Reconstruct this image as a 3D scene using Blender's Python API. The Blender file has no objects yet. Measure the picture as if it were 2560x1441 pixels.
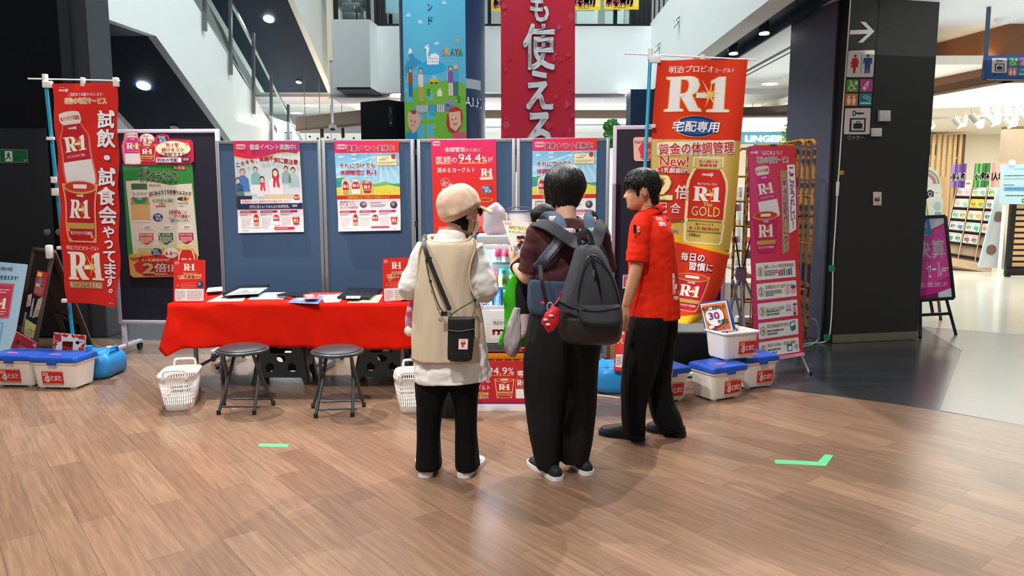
import bpy,bmesh,math,random
import numpy as np
from math import sin,cos,pi,radians,atan2,sqrt
from mathutils import Vector as V,Matrix,noise
random.seed(7)
SC=bpy.context.scene
COL=SC.collection
# ---------------------------------------------------------------- camera
FPX,PITCH,CAMZ=1850.0,radians(6.9),1.48
SP,CP=sin(PITCH),cos(PITCH)
cd=bpy.data.cameras.new('camera'); cd.sensor_width=36; cd.lens=36*FPX/2560; cd.clip_start=0.05
cam=bpy.data.objects.new('camera',cd); COL.objects.link(cam)
cam.location=(0,0,CAMZ); cam.rotation_euler=(pi/2-PITCH,0,0)
SC.camera=cam
# ---------------------------------------------------------------- world and lights
w=bpy.data.worlds.new('hall'); SC.world=w; w.use_nodes=True
w.node_tree.nodes['Background'].inputs[0].default_value=(0.93,0.97,1.0,1)
w.node_tree.nodes['Background'].inputs[1].default_value=0.28
vs=SC.view_settings
vs.view_transform='Standard'; vs.look='None'; vs.gamma=1; vs.use_curve_mapping=False
vs.exposure=0.0
SC.cycles.max_bounces=7; SC.cycles.diffuse_bounces=4; SC.cycles.glossy_bounces=3
SC.cycles.transmission_bounces=6; SC.cycles.transparent_max_bounces=12
SC.cycles.caustics_reflective=False; SC.cycles.caustics_refractive=False
def area(loc,tgt,sx,sy,e,col=(1,1,1)):
 l=bpy.data.lights.new('area_light','AREA'); l.shape='RECTANGLE'; l.size=sx; l.size_y=sy; l.energy=e; l.color=col
 o=bpy.data.objects.new('area_light',l); COL.objects.link(o); o.location=loc
 o.rotation_euler=(V(tgt)-V(loc)).to_track_quat('-Z','Y').to_euler()
 return o
def spot(loc,tgt,e,ang=60,r=.06,col=(1,.96,.92),blend=.5):
 l=bpy.data.lights.new('spot_light','SPOT'); l.energy=e; l.spot_size=radians(ang); l.spot_blend=blend; l.shadow_soft_size=r; l.color=col
 o=bpy.data.objects.new('spot_light',l); COL.objects.link(o); o.location=loc
 o.rotation_euler=(V(tgt)-V(loc)).to_track_quat('-Z','Y').to_euler()
 return o
area((-.4,10,9),(-.4,10,0),6,8,1150,(.86,.97,1))           # unseen broad lamp added above the atrium as soft top light
area((0,1.0,6.5),(0,3.5,0),5,5,55,(1,.95,.9))             # unseen soft fill added above the event floor
area((4,18,3.2),(4,18,0),14,5,420,(1,1,1))                 # shops behind
area((-5,17.5,3.2),(-5,17.5,0),6,4,200,(1,1,1))
area((9,12.5,2.95),(9,12.5,0),5,5,170,(1,.97,.9))          # right-hand shop
area((6.5,9,2.9),(6.5,9,5),6,7,120,(.93,.98,1))            # added upward lamps, no real fixtures, to brighten the ceilings
area((0,16.5,2.9),(0,16.5,5),12,5,160,(.95,.98,1))  # same added uplight under the rear ceiling
spot((-3.0,6.2,5.2),(-1.5,4.9,0),1150,84,.03)                  # ceiling spotlights round the atrium edge
spot((2.4,7.4,5.6),(.3,4.2,0),1150,72,.03)
spot((-.8,1.2,5.5),(.4,4.4,.4),820,76,.05)
spot((3.4,3.0,4.6),(1.4,5.2,.4),520,84,.06)
spot((-3.2,2.2,5.0),(-2.4,5.2,.2),420,84,.06)

# ---------------------------------------------------------------- helpers
def ray(px,py):
 dx=(px-1280)/FPX; dy=(720.5-py)/FPX
 return V((dx,CP+dy*SP,-SP+dy*CP))
def P(px,py,Y):
 d=ray(px,py); return V((0,0,CAMZ))+d*(Y/d.y)
def F(px,py,z=0.0):
 d=ray(px,py); return V((0,0,CAMZ))+d*((z-CAMZ)/d.z)
def PX(px,py,x):
 d=ray(px,py); return V((0,0,CAMZ))+d*(x/d.x)
def lin(c): return c/12.92 if c <= .04045 else ((c+.055)/1.055)**2.4
def rgb(h):
 if not isinstance(h,str): return h
 h=h.lstrip('#')
 if len(h) == 3: h=h[0]*2+h[1]*2+h[2]*2
 return tuple(lin(int(h[i:i+2],16)/255) for i in (0,2,4))
def hx(*c): return '%02x%02x%02x' % tuple(max(0,min(255,int(v))) for v in c)
MATS={}
def mat(name,h='808080',rough=.5,metal=0,spec=.5,emit=0,alpha=1,trans=0,var=0,vscale=30,bump=0,bscale=200,ior=1.45,coat=0,sheen=0):
 if name in MATS: return MATS[name]
 m=bpy.data.materials.new(name); m.use_nodes=True; nt=m.node_tree
 b=nt.nodes['Principled BSDF']; c=rgb(h)
 b.inputs['Base Color'].default_value=(*c,1); b.inputs['Roughness'].default_value=rough; b.inputs['Metallic'].default_value=metal
 b.inputs['Specular IOR Level'].default_value=spec; b.inputs['IOR'].default_value=ior
 b.inputs['Transmission Weight'].default_value=trans; b.inputs['Alpha'].default_value=alpha
 b.inputs['Coat Weight'].default_value=coat; b.inputs['Sheen Weight'].default_value=sheen
 if emit: b.inputs['Emission Color'].default_value=(*c,1); b.inputs['Emission Strength'].default_value=emit
 tc=nt.nodes.new('ShaderNodeTexCoord')
 if var:
  n=nt.nodes.new('ShaderNodeTexNoise'); n.inputs['Scale'].default_value=vscale; n.inputs['Detail'].default_value=4
  nt.links.new(tc.outputs['Object'],n.inputs['Vector'])
  mp=nt.nodes.new('ShaderNodeMapRange'); mp.inputs[3].default_value=1-var; mp.inputs[4].default_value=1+var
  nt.links.new(n.outputs['Fac'],mp.inputs[0])
  mx=nt.nodes.new('ShaderNodeMix'); mx.data_type='RGBA'; mx.blend_type='MULTIPLY'; mx.inputs[0].default_value=1
  mx.inputs[6].default_value=(*c,1); nt.links.new(mp.outputs[0],mx.inputs[7]); nt.links.new(mx.outputs[2],b.inputs['Base Color'])
 if bump:
  n=nt.nodes.new('ShaderNodeTexNoise'); n.inputs['Scale'].default_value=bscale; n.inputs['Detail'].default_value=3
  nt.links.new(tc.outputs['Object'],n.inputs['Vector'])
  bp=nt.nodes.new('ShaderNodeBump'); bp.inputs['Strength'].default_value=bump; bp.inputs['Distance'].default_value=.002
  nt.links.new(n.outputs['Fac'],bp.inputs['Height']); nt.links.new(bp.outputs[0],b.inputs['Normal'])
 MATS[name]=m; return m
def print_mat(name,rough,spec=.5,trans_cloth=0):
 m=bpy.data.materials.new(name); m.use_nodes=True; nt=m.node_tree; b=nt.nodes['Principled BSDF']
 a=nt.nodes.new('ShaderNodeVertexColor'); a.layer_name='Col'
 nt.links.new(a.outputs[0],b.inputs['Base Color']); b.inputs['Roughness'].default_value=rough; b.inputs['Specular IOR Level'].default_value=spec
 MATS[name]=m; return m
M_PAPER=print_mat('printed_paper',.38); M_CLOTH=print_mat('printed_cloth',.75,.3); M_MATTE=print_mat('printed_board',.6,.3)
M_LIT=bpy.data.materials.new('printed_lit'); M_LIT.use_nodes=True
_b=M_LIT.node_tree.nodes['Principled BSDF']; _a=M_LIT.node_tree.nodes.new('ShaderNodeVertexColor'); _a.layer_name='Col'
M_LIT.node_tree.links.new(_a.outputs[0],_b.inputs['Emission Color']); M_LIT.node_tree.links.new(_a.outputs[0],_b.inputs['Base Color']); _b.inputs['Emission Strength'].default_value=1.0
WL={}
def tag(o,label=None,cat=None,group=None,kind=None):
 if label: o['label']=label
 if cat: o['category']=cat
 if group: o['group']=group
 if kind: o['kind']=kind
 return o
def empty(name,loc,label,cat,group=None):
 o=bpy.data.objects.new(name,None); COL.objects.link(o); o.location=loc; o.empty_display_size=.1
 WL[o]=V(loc); return tag(o,label,cat,group)
def link_mesh(name,me,parent=None):
 o=bpy.data.objects.new(name,me); COL.objects.link(o)
 if len(me.vertices):
  n=len(me.vertices); co=[0.0]*(3*n); me.vertices.foreach_get('co',co)
  xs,ys,zs=co[0::3],co[1::3],co[2::3]
  og=V(((min(xs)+max(xs))/2,(min(ys)+max(ys))/2,min(zs)))
  me.transform(Matrix.Translation(-og))
 else: og=V((0,0,0))
 WL[o]=og
 if parent is not None:
  o.parent=parent; o.location=og-WL[parent]
 else: o.location=og
 return o
def kids(o): return [c for c in COL.objects if c.parent == o]
def dup(root,loc,rz=0,label=None,group=None):
 ch={}
 for c in COL.objects:
  if c.parent: ch.setdefault(c.parent,[]).append(c)
 def cp(o,par):
  c=o.copy(); COL.objects.link(c); c.parent=par
  for k in ch.get(o,[]): cp(k,c)
  return c
 r=cp(root,None); r.location=loc; r.rotation_euler=(0,0,rz); WL[r]=V(loc)
 if label: r['label']=label
 if group: r['group']=group
 return r
def frame_of(d,up=V((0,0,1))):
 d=V(d).normalized()
 if abs(d.dot(up)) > .98: up=V((0,1,0))
 x=d.cross(up).normalized(); y=x.cross(d).normalized()
 return x,y
class MB:
 def __init__(s): s.v=[]; s.f=[]; s.mi=[]; s.cur=0
 def add(s,vs,fs):
  o=len(s.v); s.v += [V(x) for x in vs]; s.f += [[i+o for i in f] for f in fs]; s.mi += [s.cur]*len(fs); return s
 def box(s,c,d,rz=0,M=None):
  c=V(c); hx,hy,hz=d[0]/2,d[1]/2,d[2]/2
  vs=[V((x,y,z)) for z in (-hz,hz) for x,y in ((-hx,-hy),(hx,-hy),(hx,hy),(-hx,hy))]
  R=M if M is not None else Matrix.Rotation(rz,3,'Z')
  return s.add([R @ v+c for v in vs],[(0,3,2,1),(4,5,6,7),(0,1,5,4),(1,2,6,5),(2,3,7,6),(3,0,4,7)])
 def bx(s,x0,x1,y0,y1,z0,z1): return s.box(((x0+x1)/2,(y0+y1)/2,(z0+z1)/2),(abs(x1-x0),abs(y1-y0),abs(z1-z0)))
 def hexa(s,a,b):       # two quads (lists of four points) bridged into a solid
  return s.add(list(a)+list(b),[(3,2,1,0),(4,5,6,7),(0,1,5,4),(1,2,6,5),(2,3,7,6),(3,0,4,7)])
 def slab(s,pts,off):   # planar polygon extruded by vector off
  n=len(pts); off=V(off); pts=[V(p) for p in pts]
  return s.add(pts+[p+off for p in pts],[tuple(range(n-1,-1,-1)),tuple(range(n,2*n))]+[(i,(i+1) % n,n+(i+1) % n,n+i) for i in range(n)])
 def beam(s,a,b,w,h,up=V((0,0,1))):
  a,b=V(a),V(b); x,y=frame_of(b-a,up); x=x*(w/2); y=y*(h/2)
  return s.hexa([a-x-y,a+x-y,a+x+y,a-x+y],[b-x-y,b+x-y,b+x+y,b-x+y])
 def cyl(s,a,b,r,r2=None,n=16,cap=True):
  a,b=V(a),V(b); r2=r if r2 is None else r2; x,y=frame_of(b-a)
  vs=[]
  for c,q in ((a,r),(b,r2)):
   vs += [c+x*(q*cos(2*pi*i/n))+y*(q*sin(2*pi*i/n)) for i in range(n)]
  fs=[(i,(i+1) % n,n+(i+1) % n,n+i) for i in range(n)]
  if cap: fs += [tuple(range(n-1,-1,-1)),tuple(range(n,2*n))]
  return s.add(vs,fs)
 def tube(s,pts,r,n=8,closed=False,flat=None,up=None):
  pts=[V(p) for p in pts]; N=len(pts); vs=[]; px=None
  for i,p in enumerate(pts):
   if closed: d=pts[(i+1) % N]-pts[i-1]
   else: d=pts[min(i+1,N-1)]-pts[max(i-1,0)]
   if d.length < 1e-9: d=V((0,0,1))
   d.normalize()
   if up is not None: x=d.cross(up[i] if isinstance(up,list) else up).normalized()
   elif px is None: x,_=frame_of(d)
   else: x=(px-d*px.dot(d)).normalized()
   px=x; y=d.cross(x); q=r[i] if isinstance(r,(list,tuple)) else r
   fl=flat if flat else 1
   vs += [p+x*(q*cos(2*pi*k/n))+y*(q*fl*sin(2*pi*k/n)) for k in range(n)]
  fs=[]
  for i in range(N if closed else N-1):
   a,b=i*n,((i+1) % N)*n
   fs += [(a+k,a+(k+1) % n,b+(k+1) % n,b+k) for k in range(n)]
  if not closed: fs += [tuple(range(n-1,-1,-1)),tuple(range((N-1)*n,N*n))]
  return s.add(vs,fs)
 def loft(s,rings,cap=True):
  n=len(rings[0]); vs=[p for r in rings for p in r]; fs=[]
  for i in range(len(rings)-1):
   a,b=i*n,(i+1)*n
   fs += [(a+k,a+(k+1) % n,b+(k+1) % n,b+k) for k in range(n)]
  if cap: fs += [tuple(range(n-1,-1,-1)),tuple(range((len(rings)-1)*n,len(rings)*n))]
  return s.add(vs,fs)
 def lathe(s,prof,c,n=24,M=None,sx=1,sy=1,cap=True):
  c=V(c); rings=[]
  for r,z in prof:
   ring=[V((r*sx*cos(2*pi*k/n),r*sy*sin(2*pi*k/n),z)) for k in range(n)]
   rings.append([(M @ p if M is not None else p)+c for p in ring])
  return s.loft(rings,cap)
 def ball(s,c,r,n=16,m=10,M=None):
  if not isinstance(r,(tuple,list)): r=(r,r,r)
  c=V(c); rings=[]
  for j in range(m+1):
   t=-pi/2+pi*j/m; q=max(cos(t),.02)
   ring=[V((r[0]*q*cos(2*pi*k/n),r[1]*q*sin(2*pi*k/n),r[2]*sin(t))) for k in range(n)]
   rings.append([(M @ p if M is not None else p)+c for p in ring])
  return s.loft(rings)
 def grid(s,fn,nu,nv,flip=False):
  vs=[fn(i/nu,j/nv) for j in range(nv+1) for i in range(nu+1)]; k=nu+1
  fs=[(j*k+i,j*k+i+1,(j+1)*k+i+1,(j+1)*k+i) for j in range(nv) for i in range(nu)]
  if flip: fs=[f[::-1] for f in fs]
  return s.add(vs,fs)
 def mesh(s,name,mats):
  me=bpy.data.meshes.new(name); me.from_pydata([tuple(x) for x in s.v],[],s.f)
  for m in (mats if isinstance(mats,(list,tuple)) else [mats]): me.materials.append(m)
  if any(s.mi): me.polygons.foreach_set('material_index',s.mi)
  return me
 def build(s,name,mats,parent=None,smooth=True,ang=38,bevel=0,seg=2,sub=0,solid=0):
  me=s.mesh(name,mats)
  bm=bmesh.new(); bm.from_mesh(me)
  bmesh.ops.recalc_face_normals(bm,faces=bm.faces)
  if bevel:
   es=[e for e in bm.edges if len(e.link_faces) == 2 and e.calc_face_angle(0) > .6]
   bmesh.ops.bevel(bm,geom=es,offset=bevel,segments=seg,affect='EDGES',profile=.5,clamp_overlap=True)
  bm.to_mesh(me); bm.free()
  if smooth: shade(me,ang)
  o=link_mesh(name,me,parent)
  if solid:
   md=o.modifiers.new('t','SOLIDIFY'); md.thickness=solid; md.offset=0
  if sub:
   md=o.modifiers.new('s','SUBSURF'); md.levels=md.render_levels=sub
  return o
def shade(me,ang=38):
 me.polygons.foreach_set('use_smooth',[True]*len(me.polygons))
 if ang < 180: me.set_sharp_from_angle(angle=radians(ang))
def struct(name,mb,m,parent=None,**k):
 o=mb.build(name,m,parent,**k)
 if parent is None: o['kind']='structure'
 return o
def thing(name,mb,m,label,cat,group=None,**k): return tag(mb.build(name,m,None,**k),label,cat,group)
def catmull(pts,n=6):
 pts=[V(p) for p in pts]; out=[]
 for i in range(len(pts)-1):
  a,b,c,d=pts[max(i-1,0)],pts[i],pts[i+1],pts[min(i+2,len(pts)-1)]
  for k in range(n):
   t=k/n; out.append(.5*((2*b)+(c-a)*t+(2*a-5*b+4*c-d)*t*t+(3*b-a-3*c+d)*t**3))
 out.append(pts[-1]); return out
# ---------------------------------------------------------------- flat printed artwork as thin layered geometry
_TX={}
def text_mesh(s):
 if s not in _TX:
  c=bpy.data.curves.new('t','FONT'); c.body=s; c.size=1; c.resolution_u=2
  o=bpy.data.objects.new('t',c); m=o.to_mesh()
  _TX[s]=(np.array([(v.co.x,v.co.y) for v in m.vertices]),[tuple(p.vertices) for p in m.polygons])
  o.to_mesh_clear(); bpy.data.objects.remove(o); bpy.data.curves.remove(c)
 return _TX[s]
class PR:
 cut_out=False
 def __init__(s,W,H,bg='ffffff',x0=0,y0=0):
  s.W,s.H,s.x0,s.y0=W,H,x0,y0; s.it=[]; s.tx=[]; s.M=Matrix.Identity(3); s.st=[]
  s.bg=bg; s.poly([(x0,y0),(x0+W,y0),(x0+W,y0+H),(x0,y0+H)],bg,0)
 def push(s,x,y,sx=1,sy=None,rot=0,shear=0):
  s.st.append(s.M.copy()); sy=sx if sy is None else sy; c,n=cos(radians(rot)),sin(radians(rot))
  s.M=s.M @ Matrix(((c*sx,-n*sy+shear*sx,x),(n*sx,c*sy,y),(0,0,1)))
 def pop(s): s.M=s.st.pop()
 def tr(s,p): q=s.M @ V((p[0],p[1],1)); return (q.x,q.y)
 def raw(s,vs,fs,col,z): s.it.append((vs,fs,col,z))
 def poly(s,pts,col,z=1): s.raw([s.tr(p) for p in pts],[tuple(range(len(pts)))],col,z)
 def rect(s,a,b,c,d,col,z=1): s.poly([(a,b),(c,b),(c,d),(a,d)],col,z)
 def ell(s,x,y,rx,ry,col,z=1,n=24,a0=0,a1=360):
  s.poly([(x+rx*cos(radians(a0+(a1-a0)*i/n)),y+ry*sin(radians(a0+(a1-a0)*i/n))) for i in range(n+(a1-a0 < 360))],col,z)
 def rr(s,a,b,c,d,r,col,z=1):
  pts=[]
  for cx,cy,t in ((c-r,d-r,0),(a+r,d-r,90),(a+r,b+r,180),(c-r,b+r,270)):
   pts += [(cx+r*cos(radians(t+q)),cy+r*sin(radians(t+q))) for q in (0,22,45,68,90)]
  s.poly(pts,col,z)
 def ring(s,x,y,r0,r1,col,z=1,a0=0,a1=360,n=28,ky=1):
  p=lambda r,t: (x+r*cos(radians(t)),y+r*ky*sin(radians(t)))
  for i in range(n):
   t0,t1=a0+(a1-a0)*i/n,a0+(a1-a0)*(i+1)/n; s.poly([p(r0,t0),p(r1,t0),p(r1,t1),p(r0,t1)],col,z)
 def line(s,pts,w,col,z=1):
  for (x0,y0),(x1,y1) in zip(pts,pts[1:]):
   l=math.hypot(x1-x0,y1-y0) or 1; nx,ny=-(y1-y0)/l*w/2,(x1-x0)/l*w/2
   s.poly([(x0+nx,y0+ny),(x1+nx,y1+ny),(x1-nx,y1-ny),(x0-nx,y0-ny)],col,z)
 def star(s,x,y,r0,r1,n,col,z=1,ph=0,ky=1):
  s.poly([(x+(r1 if i % 2 else r0)*cos(pi*i/n+ph),y+ky*(r1 if i % 2 else r0)*sin(pi*i/n+ph)) for i in range(2*n)],col,z)
 def T(s,t,a,b,c,d,col,z=2,bold=.012,out=None,ow=.06,shear=0,out2=None):
  vs,fs=text_mesh(t)
  if not len(vs): return
  lo,hi=vs.min(0),vs.max(0); kx,ky=(c-a)/max(hi[0]-lo[0],.05),(d-b)/max(hi[1]-lo[1],.05)
  big=(d-b)/s.H > .03
  for cc,off,zz in ((out2,ow*1.9,z-.6),(out,ow,z-.3),(col,bold,z)):
   if cc is None: continue
   if off < .004: sh=((0,0),)
   elif zz == z: sh=((-.7,-.7),(.7,-.7),(-.7,.7),(.7,.7)) if big else ((-.8,0),(.8,0))
   else: n=8 if big else 4; sh=[(cos(2*pi*(i+.5)/n),sin(2*pi*(i+.5)/n)) for i in range(n)]
   for dx,dy in sh:
    q=vs-lo+np.array((dx*off,dy*off)); q=np.stack((a+q[:,0]*kx+shear*q[:,1]*ky,d-q[:,1]*ky,np.ones(len(q))),1) @ np.array(s.M).T
    s.tx.append((q[:,:2],fs,cc,zz))
 def TV(s,t,xc,y0,y1,w,col,z=2,bold=.02,out=None,ow=.06,sq=.92):
  n=len(t); h=(y1-y0)/n
  for i,ch in enumerate(t):
   if ch == ' ': continue
   b=y0+i*h; k=1.0
   if ch in '。、': s.T(ch,xc+w*.0,b+h*.1,xc+w*.4,b+h*.45,col,z,bold,out,ow); continue
   if ch in '・': s.T(ch,xc-w*.14,b+h*.36,xc+w*.14,b+h*.64,col,z,bold,out,ow); continue
   if ch in 'ー':
    s.push(xc,b+h/2,1,1,90); s.T('ー',-h*.36,-w*.06,h*.36,w*.06,col,z,bold,out,ow); s.pop(); continue
   if ch in '「」':
    s.push(xc,b+h/2,1,1,90); q=1 if ch == '「' else -1
    s.T(ch,-h*.1+q*h*.2,-w*.42-q*w*.0,h*.1+q*h*.2,w*.3,col,z,bold,out,ow); s.pop(); continue
   if ch in 'っッ': k=.72
   if ch in '!': s.T(ch,xc-w*.08,b+h*.08,xc+w*.08,b+h*.92,col,z,bold,out,ow); continue
   s.T(ch,xc-w*k/2,b+h*(1-sq*k)/2,xc+w*k/2,b+h*(1+sq*k)/2,col,z,bold,out,ow)
 def fine(s,a,b,c,d,n,col,z=1,dash=.0):
  h=(d-b)/max(n,1); r=random.Random(int(a*7+b*13))
  for i in range(n):
   x=a
   end=c if i < n-1 else a+(c-a)*r.uniform(.5,.95)
   while x < end:
    l=min((d-b)/n*r.uniform(.4,2.2),end-x); s.rect(x,b+i*h+h*.25,x+l,b+i*h+h*.75,col,z); x += l+h*.18
 def build(s,name,mapf,m=None,parent=None,nu=1,nv=1,thick=.0015,eps=.0004,back=None):
  bm=bmesh.new(); cl=bm.loops.layers.float_color.new('Col'); cols=[]
  idl=bm.faces.layers.int.new('cid')
  for vs,fs,col,z in s.it:
   cid=len(cols); cols.append(col)
   bv=[bm.verts.new((x-s.x0,y-s.y0,z)) for x,y in vs]
   for f in fs:
    try: fa=bm.faces.new([bv[i] for i in f])
    except ValueError: continue
    fa[idl]=cid
  def cut(co,no,clear=False):
   bmesh.ops.bisect_plane(bm,geom=bm.verts[:]+bm.edges[:]+bm.faces[:],plane_co=co,plane_no=no,clear_outer=clear,dist=1e-5)
  cut((s.W,0,0),(1,0,0),True); cut((0,0,0),(-1,0,0),True); cut((0,s.H,0),(0,1,0),True); cut((0,0,0),(0,-1,0),True)
  for i in range(1,nu): cut((s.W*i/nu,0,0),(1,0,0))
  for j in range(1,nv): cut((0,s.H*j/nv,0),(0,1,0))
  ce={}
  for fa in bm.faces:
   col=cols[fa[idl]]
   for lp in fa.loops:
    if callable(col): c=rgb(col(lp.vert.co.x+s.x0,lp.vert.co.y+s.y0))
    else:
     c=ce.get(col)
     if c is None: c=ce[col]=rgb(col)
    lp[cl]=(*c,1)
  bc=(*rgb(back or (s.bg if isinstance(s.bg,str) else 'cccccc')),1)
  # back sheet
  k=nu+1; gv=[] if s.cut_out else [bm.verts.new((s.W*i/nu,s.H*j/nv,-99)) for j in range(nv+1) for i in range(nu+1)]
  gf=[] if s.cut_out else [bm.verts.new((s.W*i/nu,s.H*j/nv,0)) for j in range(nv+1) for i in range(nu+1)]
  nf=[] if s.cut_out else [bm.faces.new([gv[a] for a in (j*k+i,j*k+i+1,(j+1)*k+i+1,(j+1)*k+i)]) for j in range(nv) for i in range(nu)]
  per=[j for j in range(nu+1)]+[j*k+nu for j in range(1,nv+1)]+[nv*k+i for i in range(nu-1,-1,-1)]+[j*k for j in range(nv-1,0,-1)]
  for a,b in ([] if s.cut_out else zip(per,per[1:]+per[:1])): nf.append(bm.faces.new([gf[a],gf[b],gv[b],gv[a]]))
  for fa in nf:
   for lp in fa.loops: lp[cl]=bc
  lay={q: i for i,q in enumerate(sorted({round(it[3],3) for it in s.it+s.tx}))}
  NP=np.zeros((nv+1,nu+1,6))
  for j in range(nv+1):
   for i in range(nu+1): p,n=mapf(i/nu,1-j/nv); NP[j,i]=(*p,*n)
  def place(q,h):
   x=np.clip(q[:,0]/s.W*nu,0,nu); y=np.clip(q[:,1]/s.H*nv,0,nv); i=np.minimum(x.astype(int),nu-1); j=np.minimum(y.astype(int),nv-1); a=(x-i)[:,None]; c=(y-j)[:,None]
   r=NP[j,i]*(1-a)*(1-c)+NP[j,i+1]*a*(1-c)+NP[j+1,i]*(1-a)*c+NP[j+1,i+1]*a*c; n=r[:,3:]; n=n/np.linalg.norm(n,axis=1)[:,None]
   return r[:,:3]+n*h[:,None]
  bm.verts.index_update(); vc=[v.co for v in bm.verts]
  VS=[place(np.array([(c.x,c.y) for c in vc]).reshape(-1,2),np.array([-thick if c.z < -50 else lay.get(round(c.z,3),0)*eps for c in vc],dtype=float))]
  FS=[[v.index for v in f.verts] for f in bm.faces]; CS=[tuple(lp[cl]) for f in bm.faces for lp in f.loops]; bm.free(); o_=len(VS[0])
  for q,fs,cc,z in s.tx:
   VS.append(place(q-np.array((s.x0,s.y0)),np.full(len(q),lay[round(z,3)]*eps))); k=(*rgb(cc),1)
   for f in fs: FS.append([i+o_ for i in f]); CS += [k]*len(f)
   o_ += len(q)
  me=bpy.data.meshes.new(name); me.from_pydata(np.concatenate(VS).tolist(),[],FS)
  at=me.color_attributes.new('Col','FLOAT_COLOR','CORNER'); at.data.foreach_set('color',np.array(CS,dtype=np.float32).ravel()); me.materials.append(m or M_PAPER)
  if nu > 1 or nv > 1: shade(me,60)
  return link_mesh(name,me,parent)
def quadmap(TL,TR,BR,BL,bulge=None):
 TL,TR,BR,BL=V(TL),V(TR),V(BR),V(BL); n=(BL-TL).cross(TR-TL).normalized()
 def f(u,v):
  p=(TL*(1-u)+TR*u)*v+(BL*(1-u)+BR*u)*(1-v)
  if bulge: p=p+n*bulge(u,v)
  return p,n
 return f
def pxquad(Y,a,b,c,d,bulge=None): return quadmap(P(*a,Y),P(*b,Y),P(*c,Y),P(*d,Y),bulge)
# reusable printed motifs, all in a unit box scaled by push()
def logo_r1(p,x,y,w,h,z=2,col='f4f0ea',edge='f6c15a',star=True,rot=0,shear=0):
 p.push(x,y,w,h,rot,shear)
 def R(dx,dy,c,zz):
  p.push(dx,dy)
  p.rect(.06,.03,.215,.97,c,zz); p.poly([(0,0),(.3,0),(.3,.085),(.06,.085),(0,.05)],c,zz); p.poly([(0,1),(0,.95),(.06,.92),(.215,.92),(.27,.95),(.27,1)],c,zz)
  o=[(.3,0),(.40,.02),(.47,.09),(.505,.25),(.475,.42),(.40,.53),(.30,.575),(.2,.58)]
  i=[(.28,.085),(.31,.1),(.34,.15),(.35,.27),(.335,.41),(.31,.47),(.27,.495),(.2,.5)]
  for k in range(len(o)-1): p.poly([o[k],o[k+1],i[k+1],i[k]],c,zz)
  p.poly([(.225,.54),(.385,.52),(.50,.89),(.56,.95),(.56,1),(.39,1),(.365,.96)],c,zz)
  p.poly([(.79,.1),(.92,0),(.92,.93),(.765,.93),(.765,.17)],c,zz); p.poly([(.765,.16),(.70,.2),(.70,.13),(.83,0),(.92,0),(.92,.05)],c,zz)
  p.poly([(.66,1),(.66,.95),(.76,.92),(.92,.92),(1.0,.95),(1.0,1)],c,zz)
  p.rect(.47,.47,.68,.61,c,zz); p.pop()
 if edge:
  for dx,dy in ((.016,.012),(-.014,-.012),(.014,-.014),(-.014,.016)): R(dx,dy,edge,z-.2)
 R(0,0,col,z)
 if star:
  for a,l in ((20,.22),(62,.42),(105,.40),(150,.2),(205,.28),(240,.5),(275,.46),(312,.3),(345,.25)):
   c,n=cos(radians(a)),sin(radians(a))
   p.poly([(.69+.02*n,.52-.036*c),(.69-.02*n,.52+.036*c),(.69+l*c*.62,.52+l*n)],'ffd27a',z+.1)
 p.pop()
def logo_m(p,x,y,w,h,col='ffffff',z=2): p.T('meiji',x,y,x+w,y+h,col,z,.035)
def takuhai(p,x,y,w,h,z=2,two=False):
 p.ell(x+w/2,y+h/2,w*.5,h*.5,'f2b63c',z); p.ell(x+w/2+w*.012,y+h/2-h*.01,w*.49,h*.47,'20366b',z+.15); p.ell(x+w/2,y+h/2,w*.44,h*.36,'2a5fae',z+.3)
 if two:
  p.T('宅配',x+w*.1,y+h*.14,x+w*.72,y+h*.48,'ffffff',z+.8,.03,'20366b',.06); p.T('専用',x+w*.3,y+h*.5,x+w*.92,y+h*.86,'ffffff',z+.8,.03,'20366b',.06)
 else: p.T('宅配専用',x-w*.02,y+h*.26,x+w*1.0,y+h*.74,'ffffff',z+.8,.03,'20366b',.05,shear=.12)
def body_poly(prof): return [(.5-r,y) for r,y in prof]+[(.5+r,y) for r,y in prof[::-1]]
def bottle(p,x,y,w,h,z=2,red='c8202e',rot=0,text=True,glow='e86a5a'):
 p.push(x,y,w,h,rot)
 pr=[(.30,.06),(.30,.14),(.27,.17),(.30,.22),(.46,.34),(.49,.42),(.49,.95),(.44,1.0)]
 if glow: p.poly([(.5+(a-.5)*1.12,.5+(b-.5)*1.03) for a,b in body_poly(pr)],glow,z-.3)
 p.poly(body_poly(pr),'eceae6',z)
 p.poly(body_poly([(.27,.17),(.30,.22),(.46,.34),(.485,.42),(.485,.66)]),red,z+.2)
 p.rr(.16,.02,.84,.15,.05,'f3e6d8',z+.3); p.ell(.5,.03,.34,.03,'e9d9d0',z+.4)
 p.T('強さひきだす乳酸菌',.2,.06,.8,.12,'a33',z+.6,.02) if text else None
 logo_m(p,.38,.2,.24,.045,z=z+.5) if text else None
 logo_r1(p,.12,.33,.76,.2,z+.6,star=text)
 if text: p.T('ドリンクタイプEX',.18,.575,.82,.615,'fff',z+.5,.02)
 p.pop()
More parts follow.
